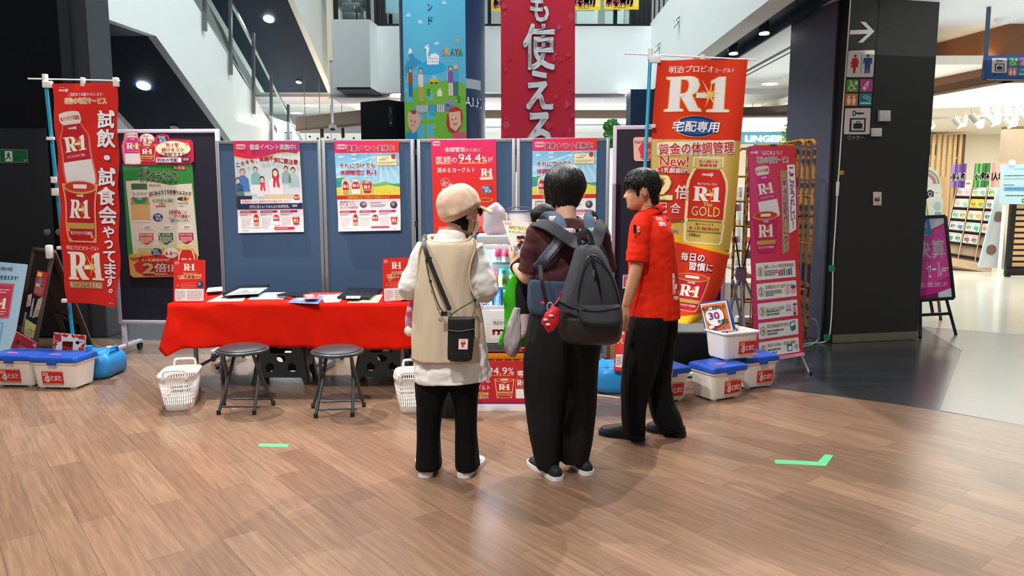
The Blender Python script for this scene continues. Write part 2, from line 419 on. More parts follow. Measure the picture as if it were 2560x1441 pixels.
def cup(p,x,y,w,h,z=2,red='c41e2c',rot=0,text=True,glow='f0a070'):
 p.push(x,y,w,h,rot)
 if glow: p.poly([(-.04,.05),(1.04,.05),(.9,1.03),(.1,1.03)],glow,z-.3)
 p.poly([(.02,.12),(.98,.12),(.86,.94),(.78,1),(.22,1),(.14,.94)],red,z)
 p.ell(.5,.11,.5,.11,'e2a04c',z+.3); p.ell(.5,.1,.45,.085,'c9392f',z+.5); p.rect(.3,.06,.7,.13,'f3e9e4',z+.7)
 logo_r1(p,.2,.32,.6,.3,z+.6,star=text)
 p.poly([(.12,.7),(.89,.7),(.87,.8),(.13,.8)],'c9a24a',z+.5)
 if text: p.T('強さひきだす乳酸菌',.2,.84,.8,.9,'ffffff',z+.6,.02); logo_m(p,.4,.22,.2,.06,z=z+.5)
 p.pop()
def gold_bottle(p,x,y,w,h,z=2,text=True):
 p.push(x,y,w,h)
 pr=[(.36,0),(.36,.11),(.30,.13),(.36,.16),(.47,.27),(.50,.36),(.485,.55),(.49,.72),(.46,.75),(.50,.78),(.48,.86),(.48,.97),(.42,1)]
 p.poly([(.5+(a-.5)*1.16,.5+(b-.5)*1.04) for a,b in body_poly(pr)],'f7e9b8',z-.3)
 p.poly(body_poly(pr),'d0b75c',z); p.poly(body_poly([(.31,.13),(.36,.16),(.47,.27),(.50,.36),(.485,.55),(.49,.72)]),'d02a1e',z+.2)
 p.rr(.16,.0,.84,.12,.04,'d9c98a',z+.3)
 p.rect(.03,.74,.97,.755,'8f7a2c',z+.4); p.rect(.03,.87,.97,.885,'8f7a2c',z+.4)
 if text:
  p.T('広く続ける',.25,.02,.75,.055,'c33',z+.6,.03); p.T('健康習慣',.27,.065,.73,.1,'c33',z+.6,.03)
  logo_m(p,.36,.17,.28,.05,z=z+.6); p.T('明治プロビオヨーグルト',.24,.29,.76,.32,'fff',z+.6,.02)
  p.T('The',.42,.525,.66,.57,'f1d27a',z+.6,.02,shear=.3); p.T('GOLD',.12,.575,.88,.69,'f1d27a',z+.7,.0,'6b4310',.03)
  p.T('強さひきだす',.25,.77,.75,.80,'7a2410',z+.6,.02); p.T('R-1乳酸菌EPS',.1,.815,.9,.855,'a32a18',z+.6,.02); p.T('100ml',.1,.9,.4,.94,'5b4a18',z+.6,.02)
 logo_r1(p,.14,.34,.72,.17,z+.7); p.pop()
def burst2(p,x,y,w,h,z=2):
 p.T('2',x,y,x+w,y+h,'f2dd9a',z,.03,'8a5a18',.06)
# ================================================================ floor
def floor_nodes(m,build):
 m.use_nodes=True; nt=m.node_tree; b=nt.nodes['Principled BSDF']; N=nt.nodes.new; L=nt.links.new
 tc=N('ShaderNodeTexCoord'); build(nt,b,N,L,tc); return m
def wood(nt,b,N,L,tc):
 mp=N('ShaderNodeMapping'); mp.inputs['Rotation'].default_value=(0,0,radians(51)); L(tc.outputs['Object'],mp.inputs[0])
 br=N('ShaderNodeTexBrick'); br.inputs['Scale'].default_value=1; br.inputs['Brick Width'].default_value=.92; br.inputs['Row Height'].default_value=.152
 br.inputs['Mortar Size'].default_value=.0012; br.inputs['Mortar Smooth'].default_value=.3; br.offset=.37; br.offset_frequency=2
 br.inputs['Color1'].default_value=(*rgb('785d4a'),1); br.inputs['Color2'].default_value=(*rgb('8c6e58'),1); br.inputs['Mortar'].default_value=(*rgb('5d4636'),1); L(mp.outputs[0],br.inputs[0])
 m2=N('ShaderNodeMapping'); m2.inputs['Scale'].default_value=(1.6,30,1); L(mp.outputs[0],m2.inputs[0])
 n1=N('ShaderNodeTexNoise'); n1.inputs['Scale'].default_value=1.6; n1.inputs['Detail'].default_value=6; n1.inputs['Distortion'].default_value=.6; L(m2.outputs[0],n1.inputs[0])
 m3=N('ShaderNodeMapping'); m3.inputs['Scale'].default_value=(3,140,1); L(mp.outputs[0],m3.inputs[0])
 n2=N('ShaderNodeTexNoise'); n2.inputs['Scale'].default_value=2; n2.inputs['Detail'].default_value=3; L(m3.outputs[0],n2.inputs[0])
 r1=N('ShaderNodeMapRange'); r1.inputs[1].default_value=.3; r1.inputs[2].default_value=.7; r1.inputs[3].default_value=.78; r1.inputs[4].default_value=1.16; L(n1.outputs[0],r1.inputs[0])
 r2=N('ShaderNodeMapRange'); r2.inputs[1].default_value=.35; r2.inputs[2].default_value=.65; r2.inputs[3].default_value=.9; r2.inputs[4].default_value=1.07; L(n2.outputs[0],r2.inputs[0])
 mu=N('ShaderNodeMath'); mu.operation='MULTIPLY'; L(r1.outputs[0],mu.inputs[0]); L(r2.outputs[0],mu.inputs[1])
 mx=N('ShaderNodeMix'); mx.data_type='RGBA'; mx.blend_type='MULTIPLY'; mx.inputs[0].default_value=1; L(br.outputs[0],mx.inputs[6]); L(mu.outputs[0],mx.inputs[7])
 L(mx.outputs[2],b.inputs['Base Color']); b.inputs['Roughness'].default_value=.25; b.inputs['Specular IOR Level'].default_value=.5
 bp=N('ShaderNodeBump'); bp.inputs['Strength'].default_value=.25; bp.inputs['Distance'].default_value=.001; L(n2.outputs[0],bp.inputs['Height']); L(bp.outputs[0],b.inputs['Normal'])
def stone(c1,c2,rough,sc=.9):
 def f(nt,b,N,L,tc):
  n1=N('ShaderNodeTexNoise'); n1.inputs['Scale'].default_value=sc; n1.inputs['Detail'].default_value=8; n1.inputs['Distortion'].default_value=.8; L(tc.outputs['Object'],n1.inputs[0])
  cr=N('ShaderNodeMix'); cr.data_type='RGBA'; cr.inputs[6].default_value=(*rgb(c1),1); cr.inputs[7].default_value=(*rgb(c2),1); L(n1.outputs[0],cr.inputs[0])
  L(cr.outputs[2],b.inputs['Base Color']); b.inputs['Roughness'].default_value=rough
 return f
M_WOOD=floor_nodes(bpy.data.materials.new('wood_planks'),wood)
M_DARK=floor_nodes(bpy.data.materials.new('dark_stone_tile'),stone('2a2c2f','393b3f',.22))
M_MID=floor_nodes(bpy.data.materials.new('grey_stone_tile'),stone('7e7f7f','94938f',.26))
M_WHITE_T=floor_nodes(bpy.data.materials.new('white_tile'),stone('cfd3cd','dfe2dc',.16))
def flat(name,pts,z,m):
 b=MB(); b.slab([V((x,y,z)) for x,y in pts],(0,0,-.02)); return struct(name,b,m,smooth=False)
FXY=lambda *q: [tuple(F(x,y))[:2] for x,y in q]
edge=FXY((2560,1065),(2400,1037),(2240,1011),(2090,991),(1950,974),(1820,958),(1700,945),(1500,927),(1300,905),(900,880),(420,852),(230,846),(0,838))
flat('floor',[(-9,-3),(9,-3),(9,2.5)]+edge+[(-9,7.9)],0,M_WOOD)
flat('floor_tile',[(-16,-1),(16,-1),(16,30),(-16,30)],-.004,M_DARK)
flat('floor_tile',FXY((2560,1064),(2350,1026),(2405,878),(2305,818),(2560,838))+[(12,8.2),(12,4)],-.0015,M_MID)
flat('floor_tile',FXY((2300,817),(2560,838))+[(14,7.6),(16,26),(5,26),(4.6,9)],-.0005,M_WHITE_T)
flat('floor_tile',[(-9,13),(4.6,13),(4.6,26),(-9,26)],-.002,M_WHITE_T)
# ================================================================ materials of the hall
WHITE=mat('white_paint','e6ebe8',.5,var=.02,vscale=3); CEIL=mat('white_ceiling','e4e6e4',.7,var=.015,vscale=2)
BLACK=mat('black_panel','090b0f',.5,spec=.2,var=.1,vscale=4); NAVYS=mat('navy_soffit','11263a',.6,spec=.2,var=.08,vscale=2)
CHAR=mat('charcoal_laminate','282826',.55,var=.06,vscale=60,bump=.1,bscale=500)
METAL=mat('brushed_metal','9aa0a2',.3,1); STEELP=mat('grey_metal_paint','6d7274',.4,.6); GLASS=mat('clear_glass','e4f4f2',.02,trans=1,ior=1.02,spec=.6)
LAMP=mat('lamp_glow','ffffff',.5,emit=14); LAMPC=mat('cool_lamp_glow','e8f2ff',.5,emit=40)
BROWN=mat('brown_fascia','6b5a4c',.5,var=.06,vscale=5); WOODF=mat('walnut_fascia','74492b',.5,var=.15,vscale=14)
PINE=mat('light_wood','c9a677',.5,var=.1,vscale=20); OAK=mat('oak_board','b79d80',.5,var=.12,vscale=18); CREAM=mat('cream_wall','efe6d4',.7)
CH=3.36; CR=3.44
# ---------------------------------------------------------------- left black wall with door
a=P(205,0,7.8).x
b=MB(); b.bx(-12,-4.62,7.8,8.3,0,7); wl=struct('wall_left',b,BLACK,smooth=False)
b=MB(); b.bx(-4.618,-4.53,7.80,8.3,0,7); struct('trim_1',b,mat('dark_grey_trim','2c2f33',.4),smooth=False)
b=MB(); b.bx(-4.528,-4.36,7.86,8.3,0,7); struct('trim_2',b,mat('grey_trim','3d4145',.4),smooth=False)
b=MB(); b.bx(-6.6,-5.72,7.770,7.799,.02,2.2); b.bx(-5.705,-4.8,7.770,7.799,.02,2.2)
d1=struct('door_1',b,mat('black_door','0e0f13',.4,var=.08,vscale=3),bevel=.003)
for px in (120,149):
 c=P(px,581,7.77); b=MB(); b.cyl((c.x,7.77,c.z),(c.x,7.755,c.z),.037,n=28); b.cyl((c.x,7.755,c.z),(c.x,7.75,c.z),.03,n=28)
 b.build('door_pull',mat('nickel_disc','8d8a86',.3,.9),d1,bevel=.002)
ex=PR(70,33,'1d7a4c'); ex.rect(0,0,70,33,'a9c8b4',.5); ex.rect(.8,.8,69.2,32.2,'17663e',1); ex.rect(13,4,32,30,'dfeee2',2)
for q in ([(20,7),(24,7),(24,11),(20,11)],[(17,12),(26,11),(26,13),(24,19),(29,23),(27,25),(21,20),(15,27),(13,25),(19,18),(20,14),(16,16)]): ex.poly(q,'17663e',3)
ex.T('非常口',38,19,50,23,'cfe6d6',2); ex.poly([(61,26),(66,26),(63.5,30)],'cfe6d6',2)
o=ex.build('exit_sign',quadmap(P(-1,373,7.77),P(68,375,7.77),P(70,406,7.77),P(0,407,7.77)),M_MATTE,thick=.03)
tag(o,'green emergency exit sign with running figure on the black door wall','sign')
# ---------------------------------------------------------------- atrium: parapets, ceilings
YB=13.5
def xa(px,Y,py=150): return P(px,py,Y).x
zt=4.52
b=MB(); b.bx(xa(934,YB),2.45,YB,YB+.25,CH,zt-.02); b.hexa([V((xa(925,13.1),13.1,CH+.02)),V((xa(944,YB),YB,CH)),V((xa(944,YB),YB,zt)),V((xa(925,13.1),13.1,zt))],[V((xa(925,13.1),13.4,CH+.02)),V((xa(944,YB),YB+.2,CH)),V((xa(944,YB),YB+.2,zt)),V((xa(925,13.1),13.4,zt))])
struct('wall_back',b,WHITE,smooth=False)
b=MB(); b.bx(xa(831,13.1),xa(925,13.1),13.1,13.4,CH+.03,zt); struct('wall_parapet',b,mat('grey_white_paint','c3c8c6',.5),smooth=False)
b=MB(); b.slab([V((xa(840,13.1),13.1,CH+.02)),V((xa(925,13.1),13.1,CH+.02)),V((xa(945,YB),YB,CH)),V((xa(945,YB),14.4,CH)),V((xa(840,13.1),14.4,CH+.02))],(0,0,-.03)); struct('trim_3',b,NAVYS,smooth=False)
b=MB(); b.bx(2.45,2.7,2.0,13.75,CH,4.56); struct('wall_right',b,WHITE,smooth=False)
b=MB(); b.bx(2.7,3.02,3,13.6,CH+.1,CH+.16); b.bx(2.7,2.72,3,13.6,CH,CH+.12); b.bx(3.02,3.05,3,13.6,CH,CR+.12); struct('trim_4',b,NAVYS,smooth=False)
CR=3.44
b=MB(); b.bx(3.05,14,-1,13.6,CR,CR+.3); b.bx(-3.3,14,13.75,22.5,CH,CH+.56); b.bx(-10,-3.3,17.85,22.5,3.92,4.2); struct('ceiling',b,CEIL,smooth=False)
b=MB(); b.bx(3.6,3.66,4,13.4,CR-.004,CR+.01); b.bx(3.74,3.77,4,13.4,CR-.004,CR+.01); struct('ceiling_slot',b,mat('black_slot','15171a',.6),smooth=False)
b=MB(); b.bx(-3.3,4,16.2,16.3,CH-.17,CH); struct('ceiling_beam',b,BROWN,smooth=False)
b=MB(); b.bx(-3.3,2.45,13.75,14.6,CH-.06,CH-.002); b.bx(-9,-3.0,17.85,19.2,3.86,3.918); struct('trim_5',b,mat('lilac_grey_trim','b9b3b9',.6),smooth=False)
b=MB(); b.bx(-11,-2.9,20.4,20.6,3.9,11); b.bx(-3.2,6,20.0,20.2,3.66,8); struct('wall_upper',b,mat('pale_upper_wall','d9dedb',.6),smooth=False)
b=MB(); b.bx(-3.3,6,13.76,20,CH+.561,CH+.6); struct('floor_upper',b,mat('upper_floor','a39a8f',.4),smooth=False)
b=MB(); b.bx(-10,-6.45,9.2,14.7,5.0,5.5); struct('ceiling_upper',b,NAVYS,smooth=False)
# back shops: rear wall and fascias
b=MB(); b.bx(-10,5,21.8,22,0,CH); struct('wall_shop',b,mat('bright_shop_wall','f4f4f2',.6),smooth=False)
b=MB(); b.bx(xa(1576,13,300),xa(1700,13,300),13,13.5,0,CH-.02); struct('pillar_dark',b,NAVYS,smooth=False)
b=MB(); p0,p1=P(742,400,15.5),P(1010,400,13.6); p0.z=p1.z=0
b.hexa([V((p0.x,p0.y,2.86)),V((p1.x,p1.y,2.86)),V((p1.x,p1.y,3.14)),V((p0.x,p0.y,3.14))],[V((p0.x,p0.y+.2,2.86)),V((p1.x,p1.y+.2,2.86)),V((p1.x,p1.y+.2,3.14)),V((p0.x,p0.y+.2,3.14))])
struct('trim_6',b,BROWN,smooth=False)
b=MB(); b.hexa([P(1852,268,13),P(2040,263,12),P(2040,288,12),P(1852,290,13)],[P(1852,268,13)+V((0,.3,0)),P(2040,263,12)+V((0,.3,0)),P(2040,288,12)+V((0,.3,0)),P(1852,290,13)+V((0,.3,0))]); struct('trim_7',b,BROWN,smooth=False)
b=MB(); b.bx(2.6,6.6,19.2,19.4,0,3.3); struct('wall_shop',b,mat('shop_back_wall','dfe2e2',.6),smooth=False)
# wooden ceiling of the left-hand shop
b=MB(); zc=2.46
b.bx(-5.4,-1.9,15.2,19,zc,zc+.05)
for k in range(7): b.bx(-5.4,-1.9,15.3+k*.5,15.36+k*.5,zc-.05,zc)
wc=struct('ceiling_wood',b,PINE,smooth=False)
b=MB(); b.bx(-5.4,-1.9,15.1,15.14,zc-.02,zc+.14); struct('trim_8',b,PINE,smooth=False)
cd_=None
for k,(px,py) in enumerate(((775,342),(795,347),(820,344),(838,349),(858,343),(885,346))):
 p=P(px,py,15.08); b=MB(); b.cyl((p.x,15.09,p.z),(p.x,15.05,p.z),.02,n=12)
 tag(b.build('ceiling_spotlight',mat('dark_spot','3a2c22',.4)),'tiny dark spotlight on the pale wooden shop canopy','light','spotlights on the wooden canopy')
for px in (806,858):
 p=P(px,333,15.09); b=MB(); b.bx(p.x-.03,p.x+.03,15.06,15.1,p.z-.09,p.z+.12); tag(b.build('canopy_bracket',mat('dark_bracket','54402f',.5)),'dark upright bracket on the wooden canopy edge','bracket','brackets on the wooden canopy')
for px in (763,800,827,855):
 p=P(px,300,15.3); b=MB(); b.cyl((p.x,15.3,2.52),(p.x,15.3,CH if px > 810 else 3.9),.008,n=8); tag(b.build('hanger_rod',METAL),'thin metal rod hanging from the shop ceiling to the wooden canopy','rod','hanger rods above the wooden canopy')
p=P(832,326,14.2); b=MB(); b.cyl((p.x,14.2,p.z+.1),(p.x,14.2,CH),.022,n=12); b.cyl((p.x,14.2,CH-.02),(p.x,14.2,CH),.07); t=empty('dome_camera',(p.x,14.2,p.z),'white dome security camera on a ceiling pole before the wooden canopy','camera')
b.build('pole',mat('white_plastic','e6e6e2',.4),t); b=MB(); b.lathe([(.0,.1),(.06,.1),(.075,.05),(.07,.03)],p,20); b.build('housing',MATS['white_plastic'],t)
b=MB(); b.ball(p+V((0,0,.03)),(.055,.055,.045)); b.build('dome',mat('smoked_dome','22201f',.1),t)
# ---------------------------------------------------------------- escalators (rising along -Y, white truss cladding, dark underside, glass rail)
def escal(name,x0,wd,lo,up,rail,label,extra=None):
 t=empty(name,(x0,lo[0].y,0),label,'escalator')
 n=len(lo)
 b=MB(); b.slab(lo+up[::-1],(-.12,0,0)); b.build('side_cladding',WHITE,t,smooth=False)
 b=MB()
 for p,q in zip(lo,lo[1:]): b.hexa([p+V((-.121,0,.0)),q+V((-.121,0,.0)),q+V((-wd,0,0)),p+V((-wd,0,0))],[p+V((-.121,0,.06)),q+V((-.121,0,.06)),q+V((-wd,0,.06)),p+V((-wd,0,.06))])
 b.build('underside',NAVYS,t,smooth=False)
 b=MB(); b.slab([V((x0-wd,p.y,p.z)) for p in lo]+[V((x0-wd,p.y,p.z)) for p in up[::-1]],(-.1,0,0)); b.build('side_cladding',WHITE,t,smooth=False)
 b=MB(); b.slab([p+V((.001,0,0)) for p in rail[:2]]+[p+V((.001,0,0)) for p in rail[:1:-1]],(-.015,0,0)); b.build('glass_panel',GLASS,t,smooth=False)
 b=MB(); b.beam(rail[2],rail[3],.05,.05); b.build('handrail',METAL,t)
 return t
X1=-5.1
l1=[PX(600,384,X1),PX(390,90,X1),PX(225,33,X1)]; u1=[PX(745,400,X1),PX(448,-60,X1),PX(225,-90,X1)]
rl=[PX(745,400,X1),PX(440,-70,X1),PX(775,395,X1),PX(540,-70,X1)]
u1=[PX(733,400,X1),PX(440,-70,X1),PX(225,-70,X1)]
e1=escal('escalator',X1,1.55,l1,u1,rl,'long escalator with white cladding, navy underside and glass rail behind the left boards')
for px,ya,yb in ((505,-20,77),(570,-20,187),(628,83,285),(673,180,400),(716,262,400)):
 b=MB(); b.beam(PX(px,yb,X1)+V((.05,0,0)),PX(px-1,ya,X1)+V((.05,0,0)),.05,.07); b.build('rail_post',STEELP,e1)
b=MB(); b.beam(PX(700,420,X1-1.3),PX(520,0,X1-1.3),.05,.07); b.build('handrail',STEELP,e1)
X2=-4.2
l2=[PX(832,231,X2),PX(735,0,X2),PX(700,-83,X2)]; u2=[PX(868,231,X2)+V((0,0,.0)),PX(800,-10,X2),PX(766,-93,X2)]
rl=[PX(842,130,X2),PX(800,-10,X2),PX(852,75,X2),PX(835,-60,X2)]
e2=escal('escalator',X2,1.6,l2,u2,rl,'upper escalator with wide navy underside and spotlight, right of the longer escalator')
# lamps set in the undersides
def under_lamp(px,py,X,lo,wd,on,par):
 a_,b_=lo[0],lo[1]; d=(b_-a_).normalized(); n=d.cross(V((1,0,0))).normalized()
 r=ray(px,py); o=V((0,0,CAMZ)); t=(a_-o).dot(n)/r.dot(n); p=o+r*t
 if n.z > 0: n=-n
 b=MB(); b.cyl(p+n*.0,p+n*.02,.1 if on else .07,n=24); b.build('recessed_lamp',LAMPC if on else METAL,par)
 if not on: b=MB(); b.cyl(p+n*.021,p+n*.024,.035,n=20); b.build('lamp_bulb',mat('dim_bulb','c8c6b4',.4),par)
 else: spot(p+n*.06,p+n*2,60,110,.06,(.9,.95,1))
for px,py,X,lo,on,par in ((359,214,X1,l1,1,e1),(436,317,X1,l1,0,e1),(672,47,X2,l2,1,e2),(747,204,X2,l2,0,e2)): under_lamp(px,py,X,lo,1.5,on,par)
# ---------------------------------------------------------------- upper gallery glass, posts and things behind
b=MB(); b.bx(xa(831,YB),xa(944,YB),YB+.1,YB+.115,zt,5.6); b.bx(xa(944,YB),2.45,YB+.1,YB+.115,zt-.02,5.6); struct('window_1',b,GLASS,smooth=False)
b=MB(); b.bx(xa(831,YB),2.45,YB+.06,YB+.16,zt-.02,zt+.03)
for px in (836,918,938,951,1223,1540): x=xa(px,YB,30); w_=.06 if px != 951 else .14; b.bx(x-w_/2,x+w_/2,YB+.05,YB+.17,zt,5.6)
struct('window_frame',b,mat('black_frame','0f1113',.4),smooth=False)
b=MB(); b.bx(xa(1590,YB),2.6,YB+.8,YB+.9,zt-.3,5.6)
for k in range(8): b.bx(xa(1592+k*12,YB),xa(1596+k*12,YB),YB+.77,YB+.8,zt-.3,5.6)
struct('wall_slats',b,mat('dark_slat','23262a',.5),smooth=False)
b=MB(); b.bx(xa(941,14.5),xa(1008,14.5),14.5,15.5,3.97,5.6); struct('wall_booth',b,mat('dark_booth','3a3d40',.5),smooth=False)
b=MB(); b.bx(xa(838,17.5),xa(870,17.5),16.8,16.9,3.97,6); struct('wall_gallery',b,mat('pale_wood_wall','d8cdb6',.6),smooth=False)
# massage chair on the gallery
t=empty('massage_chair',P(885,66,14.4),'grey massage chair behind the glass of the upper gallery','chair')
b=MB(); b.box(P(886,52,14.5),(.34,.5,.2)); b.build('seat',mat('grey_vinyl','6d7276',.4),t,bevel=.03)
b=MB(); b.box(P(880,36,14.7),(.36,.16,.42),M=Matrix.Rotation(.25,3,'X')); b.build('backrest',MATS['grey_vinyl'],t,bevel=.04)
b=MB(); b.box(P(899,42,14.5),(.06,.5,.3)); b.build('armrest',mat('dark_vinyl','3b3f43',.4),t,bevel=.02)
b=MB(); b.cyl(P(878,66,14.5),P(878,20,14.5),.012,n=8); b.build('leg',METAL,t)
b=MB(); b.box(P(880,5,15.2),(.55,.4,.28)); b.box(P(868,12,14.9),(.25,.3,.18)); tag(b.build('exercise_machine',mat('machine_grey','55595c',.35),bevel=.03),'grey machine with handles standing above the massage chair on the gallery','machine')
b=MB(); b.box(P(888,16,14.6),(.04,.03,.09)); tag(b.build('price_tag',mat('yellow_card','e8b32c',.5)),'small yellow tag hanging from the grey gallery machine','tag')
b=MB(); b.bx(xa(963,14.3,20),xa(1010,14.3,20),14.3,14.33,P(980,33,14.3).z,P(980,-30,14.3).z); tag(b.build('gallery_poster',mat('pale_aqua_sheet','a9d3da',.5,var=.1,vscale=12)),'pale aqua poster hanging behind the gallery glass','poster')
t=empty('display_case',P(990,74,14.1),'white glass display case at the gallery edge by the aqua poster','case')
p=P(990,56,14.1); b=MB(); b.bx(p.x-.14,p.x+.14,13.95,14.25,3.97,p.z+.15); b.build('body',mat('white_case','e6e8e6',.4),t,bevel=.01)
b=MB(); b.box(p+V((-.07,-.16,.0)),(.06,.02,.22)); b.build('door',mat('dark_glass','3b4246',.2),t)
# yellow sale sheets above the gallery glass
def gall_sign(px0,px1,py1,lab):
 p=PR(86,60,'f2d21f'); p.rect(0,52,86,60,'eac51a',1)
 p.T('緊急買付',5,12,72,48,'c4302a',3,.035,'ffffff',.07,out2='3a1d14'); p.rect(75,5,80,47,'f7ecc0',1); p.TV('高価買取',77.5,6,46,4,'8a2a1a',2,.0); p.fine(24,52.5,58,58,1,'8a6a10',2)
 o=p.build('sale_sheet',pxquad(13.3,(px0,py1-60),(px1,py1-60),(px1,py1),(px0,py1)),M_PAPER)
 tag(o,lab,'sign','yellow sale sheets on the gallery glass')
gall_sign(1424,1501,25,'yellow sale sheet on the gallery glass just right of the red hanging banner')
gall_sign(1510,1597,24,'yellow sale sheet on the gallery glass nearest the dark slats')
gall_sign(1229,1306,29,'yellow sale sheet partly hidden behind the red hanging banner')
for x0,x1 in ((1442,1490),(1512,1555),(1560,1590)):
 t=empty('shop_trolley',P((x0+x1)/2,60,15),'white rack behind the gallery glass under the sale sheets','rack','white racks behind the gallery glass')
 p,q=P(x0,60,15),P(x1,28,15); b=MB(); b.bx(p.x,q.x,15,15.2,p.z,q.z); b.build('panel',mat('pale_panel','cfdcd4',.5),t)
 b=MB(); b.bx(q.x-.03,q.x+.03,14.95,15,p.z-.02,q.z+.4); b.build('post',MATS['white_case'],t)
# hanging navy column with lettering
cx=P(1108,300,11.9).x; R_=P(1213,300,11.9).x-cx
b=MB(); b.cyl((cx,11.9,0),(cx,11.9,9),R_,n=64); struct('pillar_round',b,mat('navy_paint','0d2a52',.35))
def cylmap(px0,px1,py0,py1):
 za,zb=P(1200,py1,11.4).z,P(1200,py0,11.4).z
 aa=[math.acos(max(-1,min(1,(P(px,250,11.5).x-cx)/R_))) for px in (px0,px1)]
 def f(u,v):
  t=aa[0]*(1-u)+aa[1]*u; n=V((cos(t),-sin(t),0)); return V((cx,11.9,za*(1-v)+zb*v))+n*(R_+.002),n
 return f
p=PR(110,26,'9fa6ac'); o=p.build('sign_bar',cylmap(1100,1201,197,221),M_MATTE,nu=10,thick=.02); tag(o,'grey rounded bar on the round navy pillar, above the silver letters','sign')
p=PR(110,22,'0d2a52'); p.T('WALK',10,0,110,22,'e4e8ea',2,.03); o=p.build('pillar_lettering',cylmap(1118,1202,243,266),M_MATTE,nu=10,thick=.001); tag(o,'silver capital letters on the round navy pillar behind the blue banner','lettering')
# black shop pillar left of the banner
b=MB(); q=[P(902,300,11.5),P(970,300,11.2),P(1014,300,11.5)]; zt_=P(970,249,11.2).z
b.slab([V((p.x,p.y,0)) for p in q]+[V((q[2].x,12.1,0)),V((q[0].x,12.1,0))],(0,0,zt_))
t=b.build('shop_pillar',BLACK,smooth=False); tag(t,'black angled shop sign pillar with white script, left of the blue banner','pillar')
p=PR(12,52,'0c0d10'); p.push(6,14,1,1,0); p.T('2F',-4,-13,4,-6,'e6e6e2',2,.02,shear=.2); p.T('の',-3,-4,3,3,'e6e6e2',2,.02); p.T('旬',-4.5,9,4.5,22,'e6e6e2',2,.03); p.ell(1,29,1.5,1.5,'e6e6e2',2); p.pop()
p.build('lettering',pxquad(11.17,(971,266),(981,266),(982,316),(972,316)),M_MATTE,t,thick=.01)
# ceiling lamps of the lower hall
def downlight(px,py,label,z=CH,r=None,w=None,big=False,group='recessed ceiling lamps far back'):
 z=CR if px > 1800 and z == CH else z; c=F(px,py,z); r=r or .13; t=empty('ceiling_downlight',(c.x,c.y,z),label,'light',group)
 b=MB(); b.cyl((c.x,c.y,z),(c.x,c.y,z-.012),r*1.15,n=28); b.build('trim_ring',MATS['white_case'],t)
 b=MB(); b.cyl((c.x,c.y,z-.013),(c.x,c.y,z-.018),r,n=28); b.build('lens',LAMP,t)
for px,py,r in ( (2007,175,.13),(1925,208,.13),(1895,252,.13),(1867,234,.1),):
 downlight(px,py,'round white recessed lamp in the lower hall ceiling',r=r)
for px,py,z in ((777,263,3.92),(742,282,3.92)): downlight(px,py,'round white recessed lamp in the high ceiling behind the escalators',z=z,r=.17,group='lamps behind the escalators')
for px,py in ((1005,236),(1574,228),(1573,239)): downlight(px,py,'wide glowing ceiling lamp close under the white parapet',r=.2,group='glowing lamps under the parapet')
for py in (8,60,103,135):
 c=PX(1912-(py-8)*1.48,py,2.86); t=empty('slot_spotlight',(2.86,c.y,CH),'small spotlight in the dark ceiling slot along the parapet','spotlight','spotlights in the dark ceiling slot')
 b=MB(); b.cyl((2.86,c.y,CH+.1),(2.86,c.y-.02,CH-.02),.06,n=20); b.build('can',STEELP,t)
 b=MB(); b.cyl((2.86,c.y-.02,CH-.021),(2.86,c.y-.02,CH-.03),.055,n=20); b.build('lens',LAMP,t)
for px,py in ((1697,58),(1648,122)):
 c=PX(px,py,2.44); t=empty('parapet_tap',c,'small chrome tap fitting on the white parapet, '+('upper' if py < 100 else 'lower')+' of two','fitting')
 b=MB(); b.tube([c+V((0,0,.1)),c+V((-.06,0,.04)),c+V((-.03,-.02,0)),c+V((-.09,-.03,-.07))],.018); b.build('body',METAL,t); b=MB(); b.cyl(c+V((-.02,-.03,.01)),c+V((-.02,.05,.01)),.02,n=10); b.build('knob',METAL,t)
for px,py in ((1831,117),(1968,190),(2505,46)):
 cz_=CR if px > 1800 else CH; c=F(px,py,cz_); b=MB(); b.cyl((c.x,c.y,cz_),(c.x,c.y,cz_-.04),.08,.06,n=20); b.cyl((c.x,c.y,cz_-.04),(c.x,c.y,cz_-.06),.05,.04,n=20); tag(b.build('smoke_detector',MATS['white_plastic']),'white round smoke detector on the hall ceiling','detector','smoke detectors on the ceiling')
# ---------------------------------------------------------------- hanging banners
ok=PR(157,360,'63c3e4',1008,-10)
ok.poly([(1008,236),(1030,222),(1060,208),(1085,203),(1115,200),(1145,202),(1166,208),(1166,350),(1008,350)],'7cc142',1)
ok.poly([(1010,170),(1018,150),(1023,128),(1028,127),(1035,140),(1055,155),(1040,165),(1012,190)],'3f9fd0',1.5); ok.poly([(1019,138),(1023,120),(1027,119),(1032,132),(1028,130),(1025,135),(1022,131)],'ffffff',2)
ok.ell(1080,166,34,16,'2fb2e6',2); ok.ell(1070,172,26,12,'2fb2e6',2.1)
ok.poly([(1067,148),(1068,160),(1096,159),(1098,138),(1090,131),(1078,133),(1072,143),(1070,135),(1073,120),(1072,111),(1067,110),(1061,118),(1066,121),(1066,132)],'ffffff',3)
for j in range(2):
 for i in range(5): ok.rect(1071+i*5,143+j*8,1073+i*5,145+j*8,'5d7480',4)
ok.ell(1069,115,1,1.2,'333333',4)
for x,y in ((1112,6),(1051,54),(1022,38),(1092,107)): ok.ell(x,y,6,3.5,'c9e9f2',2); ok.ell(x+1,y-2.5,3,3,'c9e9f2',2)
ok.star(1145,100,5,3.6,9,'f0b93a',2)
for ch,x,c in (('O',1108,'c98fc4'),('K',1119,'f2c13a'),('A',1131,'2a8fcf'),('Y',1142,'d9483a'),('A',1152,'35a35a')):
 y=126+abs(x-1125)*.1; ok.push(x,y,1,1,(x-1125)*.25); ok.T(ch,-5,-8,5,9,c,3,.05); ok.pop()
